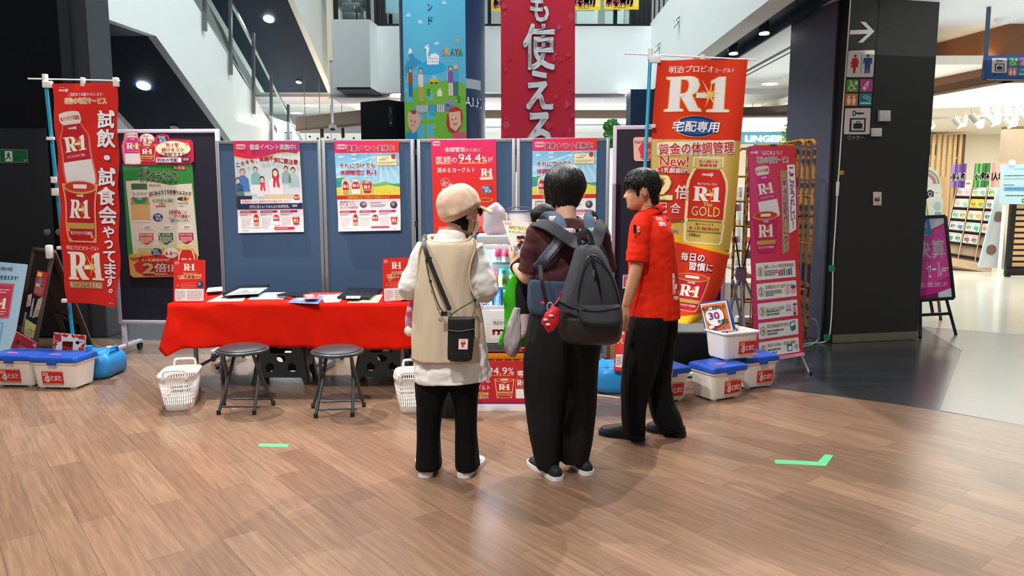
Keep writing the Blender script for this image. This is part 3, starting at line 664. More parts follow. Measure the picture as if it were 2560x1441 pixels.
ok.T('ン',1070,8,1082,26,'1f5f6e',3,.01); ok.T('ド',1072,40,1083,60,'1f5f6e',3,.01)
def fig(x,y,h,hair,top,leg,w=7):
 ok.ell(x,y+h*.1,w*.5,h*.075,hair,3); ok.ell(x,y+h*.115,w*.38,h*.065,'f2bfa0',3.5); ok.rr(x-w*.6,y+h*.2,x+w*.6,y+h*.56,w*.3,top,3.2); ok.rect(x-w*.5,y+h*.54,x-w*.05,y+h*.97,leg,3); ok.rect(x+w*.05,y+h*.54,x+w*.5,y+h*.97,leg,3)
 ok.rect(x-w*.78,y+h*.24,x-w*.55,y+h*.5,'f2bfa0',3.1)
fig(1025,166,76,'4a3226','b8542f','2b6fa8',9); fig(1051,166,90,'6b2f22','e9e4da','d8aa6a',10); fig(1126,160,80,'5a3d30','8a62a8','e7e0cf',11); fig(1139,157,82,'f2bfa0','4fb2d8','4d6f94',12)
ok.rr(1073,195,1094,204,3,'f2c22a',3); ok.poly([(1078,196),(1080,187),(1089,187),(1091,196)],'9fd0e6',3); ok.ell(1078,205,2,2,'333333',4); ok.ell(1090,205,2,2,'333333',4)
ok.poly([(1092,240),(1092,226),(1098,219),(1104,226),(1104,240)],'e8f6cf',3); ok.ell(1070,229,4.5,10,'3d9a3a',3); ok.ell(1146,246,5,9,'3d9a3a',3)
for k in range(26):
 x,y=1012+(k*53) % 148,205+(k*37) % 125; ok.ell(x,y,1.6,1.6,('f0e03a','a9da5a','ffffff')[k % 3],2)
ok.rect(1028,268,1060,284,'8fa3ad',2.5); ok.rect(1038,262,1068,280,'b8c6cc',2.6); ok.rect(1068,260,1135,278,'7d8c96',2.6); ok.rect(1072,264,1086,286,'35b6d6',2.8); ok.rect(1112,248,1136,262,'8fa3ad',2.6); ok.rect(1114,258,1122,264,'2a6fb0',2.9)
for i in range(4): ok.rect(1091+i*5,260,1094+i*5,280,'dfe8ea',3)
ok.poly([(1017,280),(1030,275),(1045,284),(1050,300),(1042,320),(1030,335),(1018,318),(1015,298)],'f2bda6',3.2); ok.poly([(1022,277),(1032,274),(1040,278),(1034,286),(1026,282)],'9a4a3a',3.4); ok.ell(1026,301,1.4,2.2,'333333',4); ok.ell(1034,304,1.4,2.2,'333333',4); ok.rect(1010,330,1040,352,'2f9ad0',3)
ok.ring(1029,309,4,5,'b05a4a',4,30,150,8)
ok.poly([(1114,310),(1116,285),(1125,269),(1140,265),(1152,272),(1157,290),(1152,315),(1140,332),(1122,330)],'c73a30',3); ok.poly([(1120,280),(1150,276),(1152,310),(1138,328),(1124,318)],'f4c6ac',3.4); ok.ell(1129,298,1.3,2.2,'333333',4); ok.ell(1138,296,1.3,2.2,'333333',4); ok.ring(1136,305,4,6,'b8262a',4,20,160,8)
ok.poly([(1125,350),(1130,333),(1150,328),(1166,335),(1166,350)],'e0657c',3.1)
ok.ell(1082,320,3,2,'f0d43a',3); ok.rect(1084,309,1085.5,320,'f0d43a',3); ok.poly([(1062,350),(1068,341),(1078,344),(1090,341),(1098,350)],'f0a23a',3)
o=ok.build('hanging_banner',pxquad(10.4,(1006,-10),(1163,-10),(1166,350),(1013,350),lambda u,v: .02*sin(u*5+v*2)),M_CLOTH,nu=6,nv=8,thick=.004)
tag(o,'sky blue and green hanging banner with cartoon swan boat, townsfolk and colourful letters','banner')
rd=PR(186,440,'d62c46',1252,-10)
rr_=random.Random(5)
rd.rect(1252,-10,1438,430,lambda x,y: hx(214,44,66+10*sin(x*.05+y*.02)),.5)
for k in range(34):
 x=1252+(18*rr_.random() if k % 3 == 0 else 110+72*rr_.random()); y=-10+430*rr_.random(); s_=rr_.uniform(6,15); c=rr_.choice(('e25064','d9475c','e0355a','c92a58'))
 rd.poly([(x,y-s_),(x+s_,y),(x,y+s_)] if k % 2 else [(x,y-s_),(x+s_,y),(x,y+s_),(x-s_*.6,y)],c,1+.01*k)
for ch,x0,y0,x1,y1 in (('も',1326,-12,1371,52),('使',1309,60,1386,170),('え',1316,176,1382,270),('る',1315,280,1380,395)): rd.T(ch,x0,y0,x1,y1,'f2f2f0',4,.03,'5b2a58',.042)
o=rd.build('hanging_banner',pxquad(9.3,(1252,-10),(1438,-10),(1437,430),(1253,430),lambda u,v: .015*sin(u*6)),M_CLOTH,nu=8,nv=6,thick=.004)
tag(o,'crimson hanging banner with triangles and large white vertical characters','banner')
# ================================================================ notice boards
class PO(PR):
 """die-cut sheet: only the artwork, no rectangular ground"""
 def __init__(s,W,H,x0=0,y0=0): PR.__init__(s,W,H,'ffffff',x0,y0); s.it=[]
 cut_out=True
def plane_map(A,B,off=.004):
 """vertical plane through floor points A, B; returns pixel -> point on it, pushed off towards the viewer"""
 A,B=V(A),V(B); n=V((B.y-A.y,-(B.x-A.x),0)).normalized()
 if n.y > 0: n=-n
 o=V((0,0,CAMZ))
 def f(px,py,off=off):
  r=ray(px,py); t=(A+n*off-o).dot(n)/r.dot(n); return o+r*t
 return f,n
def board(label,pxl,pxr,ytl,ytr,Yl,Yr,zb,mface,mframe,fw,name='partition_board',group=None,legs='T'):
 A,B=P(pxl,ytl,Yl),P(pxr,ytr,Yr); z1=(A.z+B.z)/2
 c=(A+B)/2; t=empty(name,(c.x,c.y,0),label,'board',group)
 d=(B-A); d.z=0; L=d.length; d.normalize(); n=V((d.y,-d.x,0))
 def at(s,w,z): return V((A.x,A.y,0))+d*s+n*w+V((0,0,z))
 def bar(mb,s0,s1,z0,z1_,w0,w1): mb.hexa([at(s0,w0,z0),at(s1,w0,z0),at(s1,w0,z1_),at(s0,w0,z1_)],[at(s0,w1,z0),at(s1,w1,z0),at(s1,w1,z1_),at(s0,w1,z1_)])
 b=MB(); bar(b,fw,L-fw,zb+fw,z1-fw,-.012,.012); b.build('panel',mface,t,smooth=False)
 b=MB(); bar(b,0,fw,zb,z1,-.02,.02); bar(b,L-fw,L,zb,z1,-.02,.02); bar(b,fw,L-fw,z1-fw,z1,-.02,.02); bar(b,fw,L-fw,zb,zb+fw,-.02,.02); b.build('frame',mframe,t,bevel=.003)
 for s0 in (.02,L-.06):
  b=MB(); bar(b,s0,s0+.04,.02 if legs == 'T' else .07,zb,-.015,.015); bar(b,s0,s0+.04,.02 if legs == 'T' else .07,.05 if legs == 'T' else .1,-.27,.27); b.build('leg',mframe,t,bevel=.003)
  for w_ in (-.25,.25):
   b=MB(); p=at(s0+.02,w_,.035)
   if legs == 'T': b.cyl(p-V((0,0,.035)),p-V((0,0,.015)),.018,n=12); b.build('foot',mat('black_rubber','17181a',.6),t)
   else: b.cyl(p-d*.012,p+d*.012,.035,n=20); b.build('caster',mat('black_rubber','17181a',.6),t)
 return t,plane_map(A,B,.016)
FELT=mat('blue_felt','3e5877',.9,var=.05,vscale=120,bump=.3,bscale=600); ALU=mat('grey_aluminium','8f9396',.42,.5)
WLIL=mat('pale_lilac_frame','d5d5e4',.4); DARKB=mat('dark_board_face','14172a',.6,var=.05,vscale=5)
Yp=lambda px: 6.6-.33*(px-540)/985
yt=lambda px: 352.5-8*(px-540)/985
bd=[]
for (a,c,lab) in ((541,803,'blue felt partition board at the left end, with the winter photo poster'),(805,1035,'blue felt partition board second from left, above the middle of the red table'),(1043,1289,'blue felt partition board with the all-red poster, behind the showcase fridge'),(1292,1525,'blue felt partition board at the right end, behind the person with the backpack')):
 bd.append(board(lab,a,c,yt(a),yt(c),Yp(a),Yp(c),.12,FELT,ALU,.03))
PM=bd[0][1][0]; PN=bd[0][1][1]
for px in (804,1039,1290):
 for py in (380,560): 
  b=MB(); c=PM(px,py,.0); b.box(c,(.012,.03,.05)); tag(b.build('hinge_clip',mat('black_clip','1b1d20',.5)),'small black clip joining two neighbouring blue boards','clip','clips joining the blue boards')
lb,(LBM,LBN)=board('black notice board with pale frame on wheels, behind the red banner at left',268,548,322,325,6.95,6.9,.3,DARKB,WLIL,.035,legs='C')
rb,(RBM,RBN)=board('black notice board with pale frame behind the man in the red shirt',1533,1826,314,312,6.85,6.72,.34,DARKB,WLIL,.035,legs='C')
def pin(p,M,n,tl,tr,br,bl,name,label,cat='poster',off=.02,nu=1,nv=1,curl=0,group=None,m=None,thick=.0012):
 q=quadmap(M(*tl,off),M(*tr,off),M(*br,off),M(*bl,off),(lambda u,v: curl*(max(0,.25-v)/.25)**2+.002*sin(v*9)*0) if curl else None)
 o=p.build(name,q,m or M_PAPER,nu=nu,nv=nv,thick=thick)
 return tag(o,label,cat,group)
# ---- poster with photo
def products(p,y,x0,cw,hh):
 for k in range(3):
  x=x0+k*cw
  p.poly([(x+22,y),(x+cw-18,y),(x+cw-30,y+28),(x+10,y+28)],('c41e40','b01f62','b01f62')[k],2); p.fine(x+34,y+8,x+cw-50,y+21,1,'f6dfe4',3)
  p.fine(x+14,y+36,x+cw-90,y+62,2,'a8788a',2); p.rect(x+22,y+92,x+cw-95,y+97,'c9a24a',2)
  p.fine(x+26,y+105,x+cw-110,y+195,6,'c3bfc4',2)
  if k == 0: gold_small(p,x+cw-70,y+30,66,150)
  elif k == 1: bottle(p,x+cw-75,y+30,76,150,3,text=False,glow=None)
  else: cup(p,x+cw-90,y+80,92,98,3,text=False,glow=None)
def gold_small(p,x,y,w,h,z=3,glow=None):
 p.push(x,y,w,h)
 if glow: p.poly([(.1,-.03),(.9,-.03),(1.1,.3),(1.1,1.03),(-.1,1.03),(-.1,.3)],glow,z-.3)
 p.poly(body_poly([(.3,0),(.3,.14),(.26,.18),(.46,.33),(.48,.95),(.4,1)]),'b81f2c',z); p.rr(.2,0,.8,.14,.05,'d9b08a',z+.2); p.rect(.03,.72,.97,.98,'d0a060',z+.2); logo_r1(p,.12,.36,.76,.22,z+.4,star=False); p.pop()
def head(p,txt_out=None):
 p.rr(30,38,150,100,20,'f6b9c4',3); p.T('meiji',36,48,144,92,'d8304e',4,.03,'ffffff',.05)
def poster_winter():
 p=PR(800,1105,'ece9ec')
 p.rect(0,90,800,750,lambda x,y: hx(int(168+40*min(1,abs(x-300)/500)),int(196+25*min(1,abs(x-300)/600)),int(202+22*min(1,y/700))),1)
 for k in range(22): p.rect(20+k*37,130,24+k*37,420,'b8d0d6',1.1)
 top=[(0,0),(800,0),(800,110)]+[(x,165-35*cos((x-620)/800*2*pi)+ (800-x)*.02) for x in range(760,-1,-40)]
 p.poly([(x,y+12) for x,y in top[2:]]+[(0,0),(800,0)],'eec36a',1.5)
 p.poly(top,lambda x,y: hx(int(216-50*x/800),int(36+16*x/800),int(72+46*x/800)),2); head(p)
 p.T('健康イベント実施中!',200,38,755,104,'fdf3f5',4,.03,'8a1f50',.04)
 for i,ch in enumerate('この冬も、体調不安に要注意!'):
  t=i/12; x=45+700*t; y=285-75*sin(min(1,t*1.15)*pi*.75)+(20*t if t > .6 else 0); s=46 if i < 5 else 58
  if ch == '、': p.T(ch,x-10,y+18,x+6,y+36,'c0202e',4,.03); continue
  p.push(x,y,1,1,-10+22*t); p.T(ch,-s*.46 if ch != '!' else -6,-s/2,s*.46 if ch != '!' else 8,s/2,'c4202f',4,.04,'f2e9ea',.04); p.pop()
 def person(x,y,s,hair,skin,coat,scarf=None,long=False):
  if long: p.poly([(x-s*.45,y+s*1.0),(x-s*.42,y-s*.2),(x,y-s*.55),(x+s*.42,y-s*.2),(x+s*.5,y+s*1.0)],hair,2)
  p.poly([(x-s*1.0,y+s*2.9),(x-s*.85,y+s*1.0),(x-s*.3,y+s*.5),(x+s*.3,y+s*.5),(x+s*.85,y+s*1.0),(x+s*1.0,y+s*2.9)],coat,2.2)
  p.ell(x,y-s*.08,s*.42,s*.5,hair,2.4); p.ell(x,y+s*.1,s*.31,s*.42,skin,2.6)
  for q in (-.12,.12): p.ell(x+q*s,y+s*.06,s*.035,s*.025,'4a3530',2.8)
  p.rect(x-s*.08,y+s*.3,x+s*.08,y+s*.33,'b05a52',2.8)
  if scarf: p.poly([(x-s*.5,y+s*.5),(x+s*.5,y+s*.5),(x+s*.4,y+s*.85),(x+s*.5,y+s*1.9),(x+s*.2,y+s*1.9),(x+s*.05,y+s*.9),(x-s*.1,y+s*1.9),(x-s*.4,y+s*1.8),(x-s*.3,y+s*.85)],scarf,2.9)
 person(250,340,62,'4a3a36','d9b9a4','7fb2b4'); person(620,330,60,'3b302e','d2b09a','8fa5a8'); person(705,350,66,'3a2a28','dcb8a2','9fc4c0')
 person(90,370,80,'8a7a72','d8b09c','4d79b4'); person(30,470,70,'55463f','d9b49c','5b7a70'); person(490,380,92,'5a3a2c','ecc8b2','e9e6e6','c9304e',True); person(325,460,72,'3a2a26','e9c0a8','e7e2e4','d83a52')
 p.rect(340,640,800,700,'d9c9a2',3); p.rect(0,655,190,750,'2b3340',3); p.rect(180,500,270,640,'dfe4e2',2.05)
 p.rect(50,700,720,750,'f2eceb',3.5); p.T('体調管理のために医師の94.4%が奨めるヨーグルト',64,708,660,742,'b03a48',4.5,.0); bottle(p,700,625,70,130,4,text=False,glow=None); p.rect(768,630,795,745,'f2eceb',3.6)
 p.rect(0,750,800,820,'1e2a4e',4); p.T('自宅に届くR-1でみんなの体調管理。',160,768,640,808,'f2f2f6',5,.02); p.ell(705,782,36,30,'20366b',5); p.T('宅配専用',675,768,735,796,'ffffff',6,.03)
 products(p,835,20,245,0)
 p.rect(448,1040,690,1072,'c9283e',3); p.fine(470,1050,660,1063,1,'f4d5da',4); p.fine(50,1035,420,1050,1,'b4b0b6',2); p.fine(50,1072,140,1085,1,'9a969c',2)
 return p
def poster_sky(drop=0):
 p=PR(780,1090,'eae8ea')
 p.rect(0,0,780,145,lambda x,y: hx(218,int(34+10*x/780),int(110-70*x/780)),1); head(p)
 p.T('健康イベント実施中!',150,50,725,122,'d2305e',4,.03,'ffffff',.07)
 p.rect(0,150,780,655,lambda x,y: hx(int(120+70*(y-150)/500),int(188+35*(y-150)/500),int(222+15*(y-150)/500)),1)
 for k in range(9): a=radians(20+k*17); p.poly([(560,150),(560+1100*cos(a),150+1100*sin(a)),(560+1100*cos(a+.12),150+1100*sin(a+.12))],'a9dcee',1.2)
 for x,y in ((70,190),(230,165),(230,215),(470,200),(40,430),(560,480)): p.ell(x,y,34,10,'d9eff7',1.5); p.ell(x+5,y-7,16,9,'d9eff7',1.5)
 p.poly([(0,540),(60,470),(130,520),(200,560),(330,470),(470,520),(600,490),(780,540),(780,600),(0,600)],'6fbf6a',1.6); p.ell(40,500,75,60,'2f9a8a',1.7); p.ell(70,470,40,36,'46a86a',1.8); p.poly([(0,560),(200,530),(420,555),(640,530),(780,560),(780,660),(0,660)],'d9d24a',2)
 for x in range(20,780,70): p.ell(x,600+(x*7) % 40,9,4,'7aa83a',2.2)
 p.rect(0,505,60,560,'2b8fb8',1.75); p.poly([(460,540),(780,515),(780,560),(460,565)],'3f9f7a',1.9)
 for i,ch in enumerate('それにつけても'): p.T(ch,55+i*63,268,108+i*63,318,'c9682c',4,.035,'ffffff',.08)
 for i,(ch,a,c) in enumerate((('体',58,118),('調',120,180),('管',182,242),('理',244,304),('に',310,352))): p.T(ch,a,350,c,405,'d0265e',4,.035,'ffffff',.08)
 p.T('R-1',385,350,490,405,'d0265e',4,.045,'ffffff',.08); p.T('アールワン',375,328,480,342,'d0265e',4,.02,'ffffff',.06)
 p.rr(505,175,752,300,12,'b98a4a',2); p.rr(510,180,747,295,10,'f2e7bd',2.5); p.T('こんにちは!',560,192,650,212,'6b5030',4,.02); p.fine(535,218,680,236,1,'7a6040',3); p.fine(525,248,735,285,3,'a8946a',3); p.ell(712,190,26,30,'b0353a',4)
 gold_small(p,75,460,82,175,4,'f4ead2'); bottle(p,190,460,100,175,4,text=False,glow='f4ead2'); cup(p,315,488,130,140,4,text=False,glow='f4ead2')
 p.rect(0,655,780,700,'c9241c',4); p.T('宅配専用R-1をご自宅までお届けします',130,663,650,693,'f7d23a',5,.03)
 p.rect(0,700,780,1090,'eae8ea',1.95)
 p.T('最後は家族がもっとから、',36,722,220,742,'4a4448',3,.02); p.T('自宅に届くR-1で、',30,748,235,780,'c43a5c',3,.01); p.T('みんなの体調管理',30,784,250,815,'c43a5c',3,.01); p.ell(322,768,44,38,'5b565c',3); p.ell(330,760,26,18,'a9a4aa',3.2); p.fine(410,738,650,756,1,'c04a6a',3); p.fine(410,765,600,800,3,'8f8a90',3); p.ell(698,775,44,44,'3a3a40',3); p.ell(690,765,22,26,'8a8a90',3.2)
 products(p,838,10,245,0); p.rect(415,1035,640,1055,'c9283e',3); p.fine(30,1050,320,1063,1,'b4b0b6',2); p.fine(680,1062,750,1075,1,'9a969c',2)
 return p
def poster_red():
 p=PR(785,1110,'d8241a')
 p.rect(0,0,785,1110,lambda x,y: hx(219,int(34+6*y/1110),int(max(22,92-150*y/1110+abs(x-392)*.03))),.5); p.rr(20,15,115,70,18,'f6b9c4',2); p.T('meiji',26,25,110,62,'d8304e',3,.03,'ffffff',.05)
 p.T('体調管理',168,88,410,145,'ffffff',3,.03); p.T('のために',415,100,600,142,'ffffff',3,.01)
 p.rect(55,275,240,288,'f2a32c',2); p.rect(330,270,670,285,'f2a32c',2)
 p.T('医師',58,195,235,276,'ffffff',3,.0); p.T('の',245,210,310,272,'ffffff',3,.0); p.T('94.4',330,168,600,268,'ffffff',3,.0); p.T('%',612,200,670,266,'ffffff',3,.0); p.T('が',680,205,745,268,'ffffff',3,.0)
 p.T('奨めるヨーグルト',68,328,525,388,'ffffff',3,.0); logo_r1(p,598,345,140,85,3); p.T('強さひきだす乳酸菌',600,434,738,452,'ffffff',3,.03); p.poly([(575,452),(745,448),(735,475),(590,478)],'f3e6c4',2)
 p.ell(155,500,54,52,'f6d7cf',2); p.ell(155,500,50,48,'d32a20',2.5); p.T('2',128,475,158,520,'ffffff',4,.03); p.T('倍',162,492,190,520,'ffffff',4,.02); p.T('配合',130,526,180,542,'ffffff',4,.02); p.fine(210,505,265,520,2,'f2b9a8',3)
 gold_small(p,90,570,130,320,3); bottle(p,250,600,130,300,3,glow=None); cup(p,410,640,160,220,3,glow=None)
 takuhai(p,600,540,130,110,3,True); p.ell(655,720,80,25,'f2b63c',3); p.ell(655,718,70,18,'a8322a',3.4); p.fine(540,850,720,1040,12,'f0b0a0',2); p.fine(60,1030,480,1060,2,'f0b0a0',2)
 p.poly([(550,830),(740,820),(730,860),(560,866)],'f3e0c4',3)
 return p
pin(poster_winter(),bd[0][1][0],PN,(583,353),(748,353),(761,580),(597,583),'poster','poster with a family photo and red scarves on the leftmost blue board',off=.022,nv=6,curl=.012)
pin(poster_sky(),bd[1][1][0],PN,(835,353),(997,352),(1003,576),(848,579),'poster','blue sky product poster on the second blue board, above the red table',off=.022,nv=6,curl=.02)
pin(poster_red(),bd[2][1][0],PN,(1077,350),(1240,349),(1243,580),(1085,584),'poster','all-red poster with large white percentage on the third blue board',off=.022,nv=6,curl=.006)
pin(poster_sky(),bd[3][1][0],PN,(1331,347),(1493,345),(1488,577),(1330,580),'poster','blue sky product poster on the rightmost blue board, partly behind the black bob hair',off=.022,nv=6,curl=.006)
# ---- left black board: green poster with two die-cut stickers
g=PR(630,780,'2f8a3e',55,345)
g.poly([(75,485),(200,478),(330,492),(470,520),(560,512),(668,505),(688,1130),(105,1140)],'ded9c6',1); g.poly([(100,1040),(690,990),(690,1130),(110,1140)],'d6d69a',1.2)
g.T('meiji',78,352,140,372,'e2708a',2,.03); g.T('明治',210,368,295,402,'2b7a38',4,.02,'dfe6c8',.07); g.T('コレステさらり',205,408,545,478,'2f6a38',4,.03,'dfe6c8',.09); g.poly([(490,385),(540,360),(600,352),(645,390)],'b8322a',2); g.T('新登場',520,362,615,388,'f3d9c6',3,.02)
g.push(110,505,170,325); g.poly(body_poly([(.38,0),(.38,.13),(.30,.16),(.46,.24),(.5,.34),(.5,.94),(.42,1)]),'e6e2d2',2); g.rr(.08,0,.92,.15,.05,'3f6a45',2.5); g.rect(0,.56,1,.94,'d8b070',2.4); g.rect(0,.47,1,.55,'7fae4a',2.4); g.T('コレステさらり',.1,.22,.9,.30,'2b6a36',3,.03); g.poly([(.1,.36),(.9,.36),(.78,.47),(.5,.5),(.22,.47)],'2f8a5a',2.9); g.T('LDL',.38,.36,.62,.42,'fff',3.5,.02); g.ell(.16,.4,.14,.06,'d86a6a',2.8); g.ell(.84,.4,.14,.06,'d86a6a',2.8); g.pop()
g.T('機能性表示食品',282,512,388,530,'c04a6a',2,.01)
for i,ch in enumerate('はじめよう!引き算ヘルスケア'): g.push(292+i*27,592-20*sin(i/13*pi)+i*.4,1,1,-8+i*1.5); g.T(ch,-12 if ch != '!' else -3,-15,12 if ch != '!' else 3,15,'3d4a48',3,.04); g.pop()
g.rr(300,632,500,660,8,'c3d0b0',2); g.T('すっきり青りんご風味',310,636,485,656,'3f6a45',3,.02); g.T('低糖汁',362,668,425,684,'3f5a48',3,.01); g.rect(330,690,420,702,'d05a6a',2); g.T('砂糖不使用',535,665,625,680,'55504a',3,.01); g.ell(580,635,52,16,'3a3a30',2); g.ell(600,635,26,22,'c9a03a',2.4); g.ell(600,635,12,10,'3a3a30',2.6); g.fine(540,690,620,705,1,'a8a494',2)
g.ell(345,790,45,34,'2c4078',2); g.T('宅配',320,765,370,788,'f4f4f4',3,.03); g.T('専用',325,792,378,815,'f4f4f4',3,.03)
g.T('HMPA',450,730,555,765,'c8284a',3,.02); g.T('には',562,735,605,758,'55504a',3,.0); g.T('これら',432,785,486,805,'55504a',3,.0); g.T('3つの機能',492,768,610,796,'c8284a',3,.02); g.T('が',615,772,636,792,'55504a',3,.0); g.T('報告されています。',460,806,625,830,'55504a',3,.01)
for x,c,t in ((230,'c85a48','腹部の脂肪'),(405,'2f7a48','LDL'),(585,'b8263c','高めの血圧')):
 g.ell(x+20,875,46,24,'f0ece0',2); g.fine(x-10,865,x+50,885,2,'6b675c',3); s=74
 g.poly([(x-s,918),(x+s,918),(x+s,975),(x+s+14,975),(x,1040),(x-s-14,975),(x-s,975)],'f0ece0',2); g.poly([(x-s+8,922),(x+s-8,922),(x+s-8,978),(x+s-4,980),(x,1030),(x-s+4,980),(x-s+8,978)],c,2.4); g.T(t,x-s+16,926,x+s-16,948,'f6efe6',3,.02); g.fine(x-s+20,955,x+s-20,1005,4,'f2d9cc',3)
g.fine(150,1050,560,1095,5,'b9bb80',2)
pin(g,LBM,LBN,(306,411),(481,411),(497,641),(320,643),'poster','green and cream drink poster on the black board at left',off=.022,nv=4,curl=.0)
s=PO(640,300,40,62)
s.poly([(40,190),(50,150),(70,130),(90,70),(180,66),(195,120),(215,90),(260,80),(310,92),(335,118),(350,95),(400,84),(450,95),(462,128),(640,134),(662,160),(668,320),(640,344),(150,356),(60,350),(46,300)],'c8284a',0)
s.poly([(45,190),(60,150),(70,80),(180,72),(200,160),(215,330),(150,352),(60,345)],'e27a9c',.3); bottle(s,68,72,140,275,1,'d8307a',glow=None); s.ell(265,130,62,46,'f3eee6',1); s.T('3.3',215,125,275,160,'c42a30',3,.02); s.T('mg',282,135,320,160,'c42a30',3,.01); s.fine(225,98,305,112,1,'b05a5a',2); cup(s,190,168,150,150,2)
s.ell(398,130,58,44,'d0303c',1.2); s.ell(400,130,46,36,'2c3a74',1.6); s.T('宅配',365,104,425,132,'f4f4f4',3,.03); s.T('専用',372,134,432,162,'f4f4f4',3,.03)
s.ell(488,214,152,68,'f4ecc8',2); s.T('R-1を',435,162,540,195,'c42a30',4,.02); s.T('続けるコツ',392,205,580,238,'c42a30',4,.02); s.T('ご存知ですか?',375,246,610,278,'3d3530',4,.02); s.star(610,175,8,34,8,'e8a05a',2)
s.rect(340,290,560,332,'efeaf0',3); s.T('明治の宅配',350,296,530,326,'3d3560',4,.03); s.rect(565,290,635,320,'3d3560',3); s.T('検索',575,294,625,316,'ffffff',4,.02)
pin(s,LBM,LBN,(302,328),(488,328),(489,415),(305,415),'sticker','pink die-cut sticker with bottle and yogurt cup above the green poster','sticker',off=.027)
s=PO(640,300,105,1035)
s.poly([(108,1145),(125,1118),(300,1105),(310,1080),(350,1070),(390,1080),(420,1085),(475,1060),(540,1075),(570,1040),(640,1035),(690,1120),(705,1140),(710,1290),(690,1312),(150,1322),(118,1300)],'d9a04a',0)
s.poly([(150,1210),(190,1180),(210,1140),(300,1130),(690,1120),(705,1290),(690,1310),(250,1310),(170,1270)],'c42a1e',.5); s.push(175,1152,1,1,-12); s.T('New!',-48,-18,52,18,'8a3a2a',2,.01); s.pop(); s.ell(350,1100,46,32,'2c3a74',1.5); s.T('宅配',315,1078,365,1100,'f4f4f4',3,.03); s.T('専用',325,1104,378,1126,'f4f4f4',3,.03)
s.ell(475,1108,62,46,'f3eee6',1.4); s.T('6.6',428,1092,488,1126,'c42a30',3,.02); s.T('mg',494,1104,530,1126,'c42a30',3,.01); s.T('R-1乳酸菌EPSが',226,1158,465,1182,'f6e6c0',3,.03); burst2(s,235,1200,90,85,3); s.T('倍!?',335,1200,500,1275,'fff4e6',3,.03,'8a1a14',.05); gold_bottle(s,545,1040,125,340,2,False); s.fine(330,1285,480,1300,1,'f0c0a0',3)
pin(s,LBM,LBN,(320,612),(506,611),(508,697),(322,698),'sticker','gold and red die-cut sticker at the foot of the green poster','sticker',off=.027)
# ---- right board sticker and card
s=PO(250,300,0,0)
s.rr(0,0,250,250,30,'f2cfb8',0); s.poly([(50,120),(90,60),(250,40),(250,240),(90,235),(70,180)],'d8405a',.5); s.push(60,48,1,1,-10); s.T('New!',-45,-20,60,22,'8a5a78',2,.01); s.pop(); s.T('R-1',150,70,240,120,'c42a30',3,.03,'f7e6c8',.05); s.T('2',150,130,210,220,'e9cf6a',3,.03); s.T('1o',70,195,120,220,'c04a80',3,.02); s.rect(160,232,220,250,'7a2a48',2)
pin(s,RBM,RBN,(1583,343),(1643,343),(1643,415),(1585,415),'sticker','peach sticker with red shape on the black board behind the blue flagpole','sticker',off=.024)
s=PR(40,60,'e6e2e6'); s.rect(5,12,40,52,'b8304a',1); s.fine(10,18,36,44,5,'f0c8d0',2); s.rr(4,2,30,10,3,'e27a8c',2)
pin(s,RBM,RBN,(1557,688),(1578,686),(1577,721),(1556,722),'card','small red and white card on the black board beside the man in red','card',off=.024)
# ================================================================ tall flags
def polymap(Lp,Rp,Y,wave=None):
 def acc(q):
  d=[0.0]
  for a,b in zip(q,q[1:]): d.append(d[-1]+math.hypot(b[0]-a[0],b[1]-a[1]))
  return [x/d[-1] for x in d]
 la,ra=acc(Lp),acc(Rp)
 def at(q,ac,t):
  for i in range(len(q)-1):
   if t <= ac[i+1]+1e-9:
    f=(t-ac[i])/(ac[i+1]-ac[i]); return (q[i][0]+(q[i+1][0]-q[i][0])*f,q[i][1]+(q[i+1][1]-q[i][1])*f)
  return q[-1]
 def f(u,v):
  a,b=at(Lp,la,1-v),at(Rp,ra,1-v); y=Y+(wave(u,1-v) if wave else 0)
  # constant world size: position at reference depth, then wave purely in depth
  p=P(a[0]+(b[0]-a[0])*u,a[1]+(b[1]-a[1])*u,Y); p.y=y
  return p,V((0,-1,0))
 return f
def smooth_poly(q,n=5): return [(p.x,p.y) for p in catmull([V((x,y,0)) for x,y in q],n)]
def tank(loc,label,rz=0):
 t=empty('water_tank',loc,label,'base')
 m=mat('sky_blue_plastic','2f92d6',.35,var=.03,vscale=6)
 R=Matrix.Rotation(rz,3,'Z'); L=V(loc)
 def pt(x,y,z): return R @ V((x,y,z))+L
 rings=[]
 for k,(z,s_) in enumerate(((.0,.86),(.02,.97),(.06,1),(.12,1),(.16,.97),(.19,.88),(.2,.8))):
  ring=[]
  for i in range(40):
   a=2*pi*i/40; c,n=cos(a),sin(a); ex=.35
   ring.append(pt(.24*s_*math.copysign(abs(c)**ex,c)*(1-.03*(cos(8*a))),.19*s_*math.copysign(abs(n)**ex,n),z))
  rings.append(ring)
 b=MB(); b.loft(rings); b.build('tank',m,t,ang=50)
 b=MB()
 for q in (-.15,-.05,.05,.15): b.box(pt(q,0,.2),(.03,.3,.018),M=R)
 b.build('rib',m,t,bevel=.006)
 b=MB(); b.tube([pt(.2,-.08,.19),pt(.2,-.06,.235),pt(.2,.06,.235),pt(.2,.08,.19)],.014,8); b.build('carry_handle',m,t)
 b=MB(); b.cyl(pt(-.0,0,.2),pt(0,0,.25),.03,n=20); b.build('pole_socket',m,t)
 b=MB(); b.cyl(pt(.12,.1,.2),pt(.12,.1,.225),.025,n=16); b.build('filler_cap',mat('white_plastic','e6e6e2',.4),t)
 return t
TEAL=mat('teal_pole','1f93b4',.35)
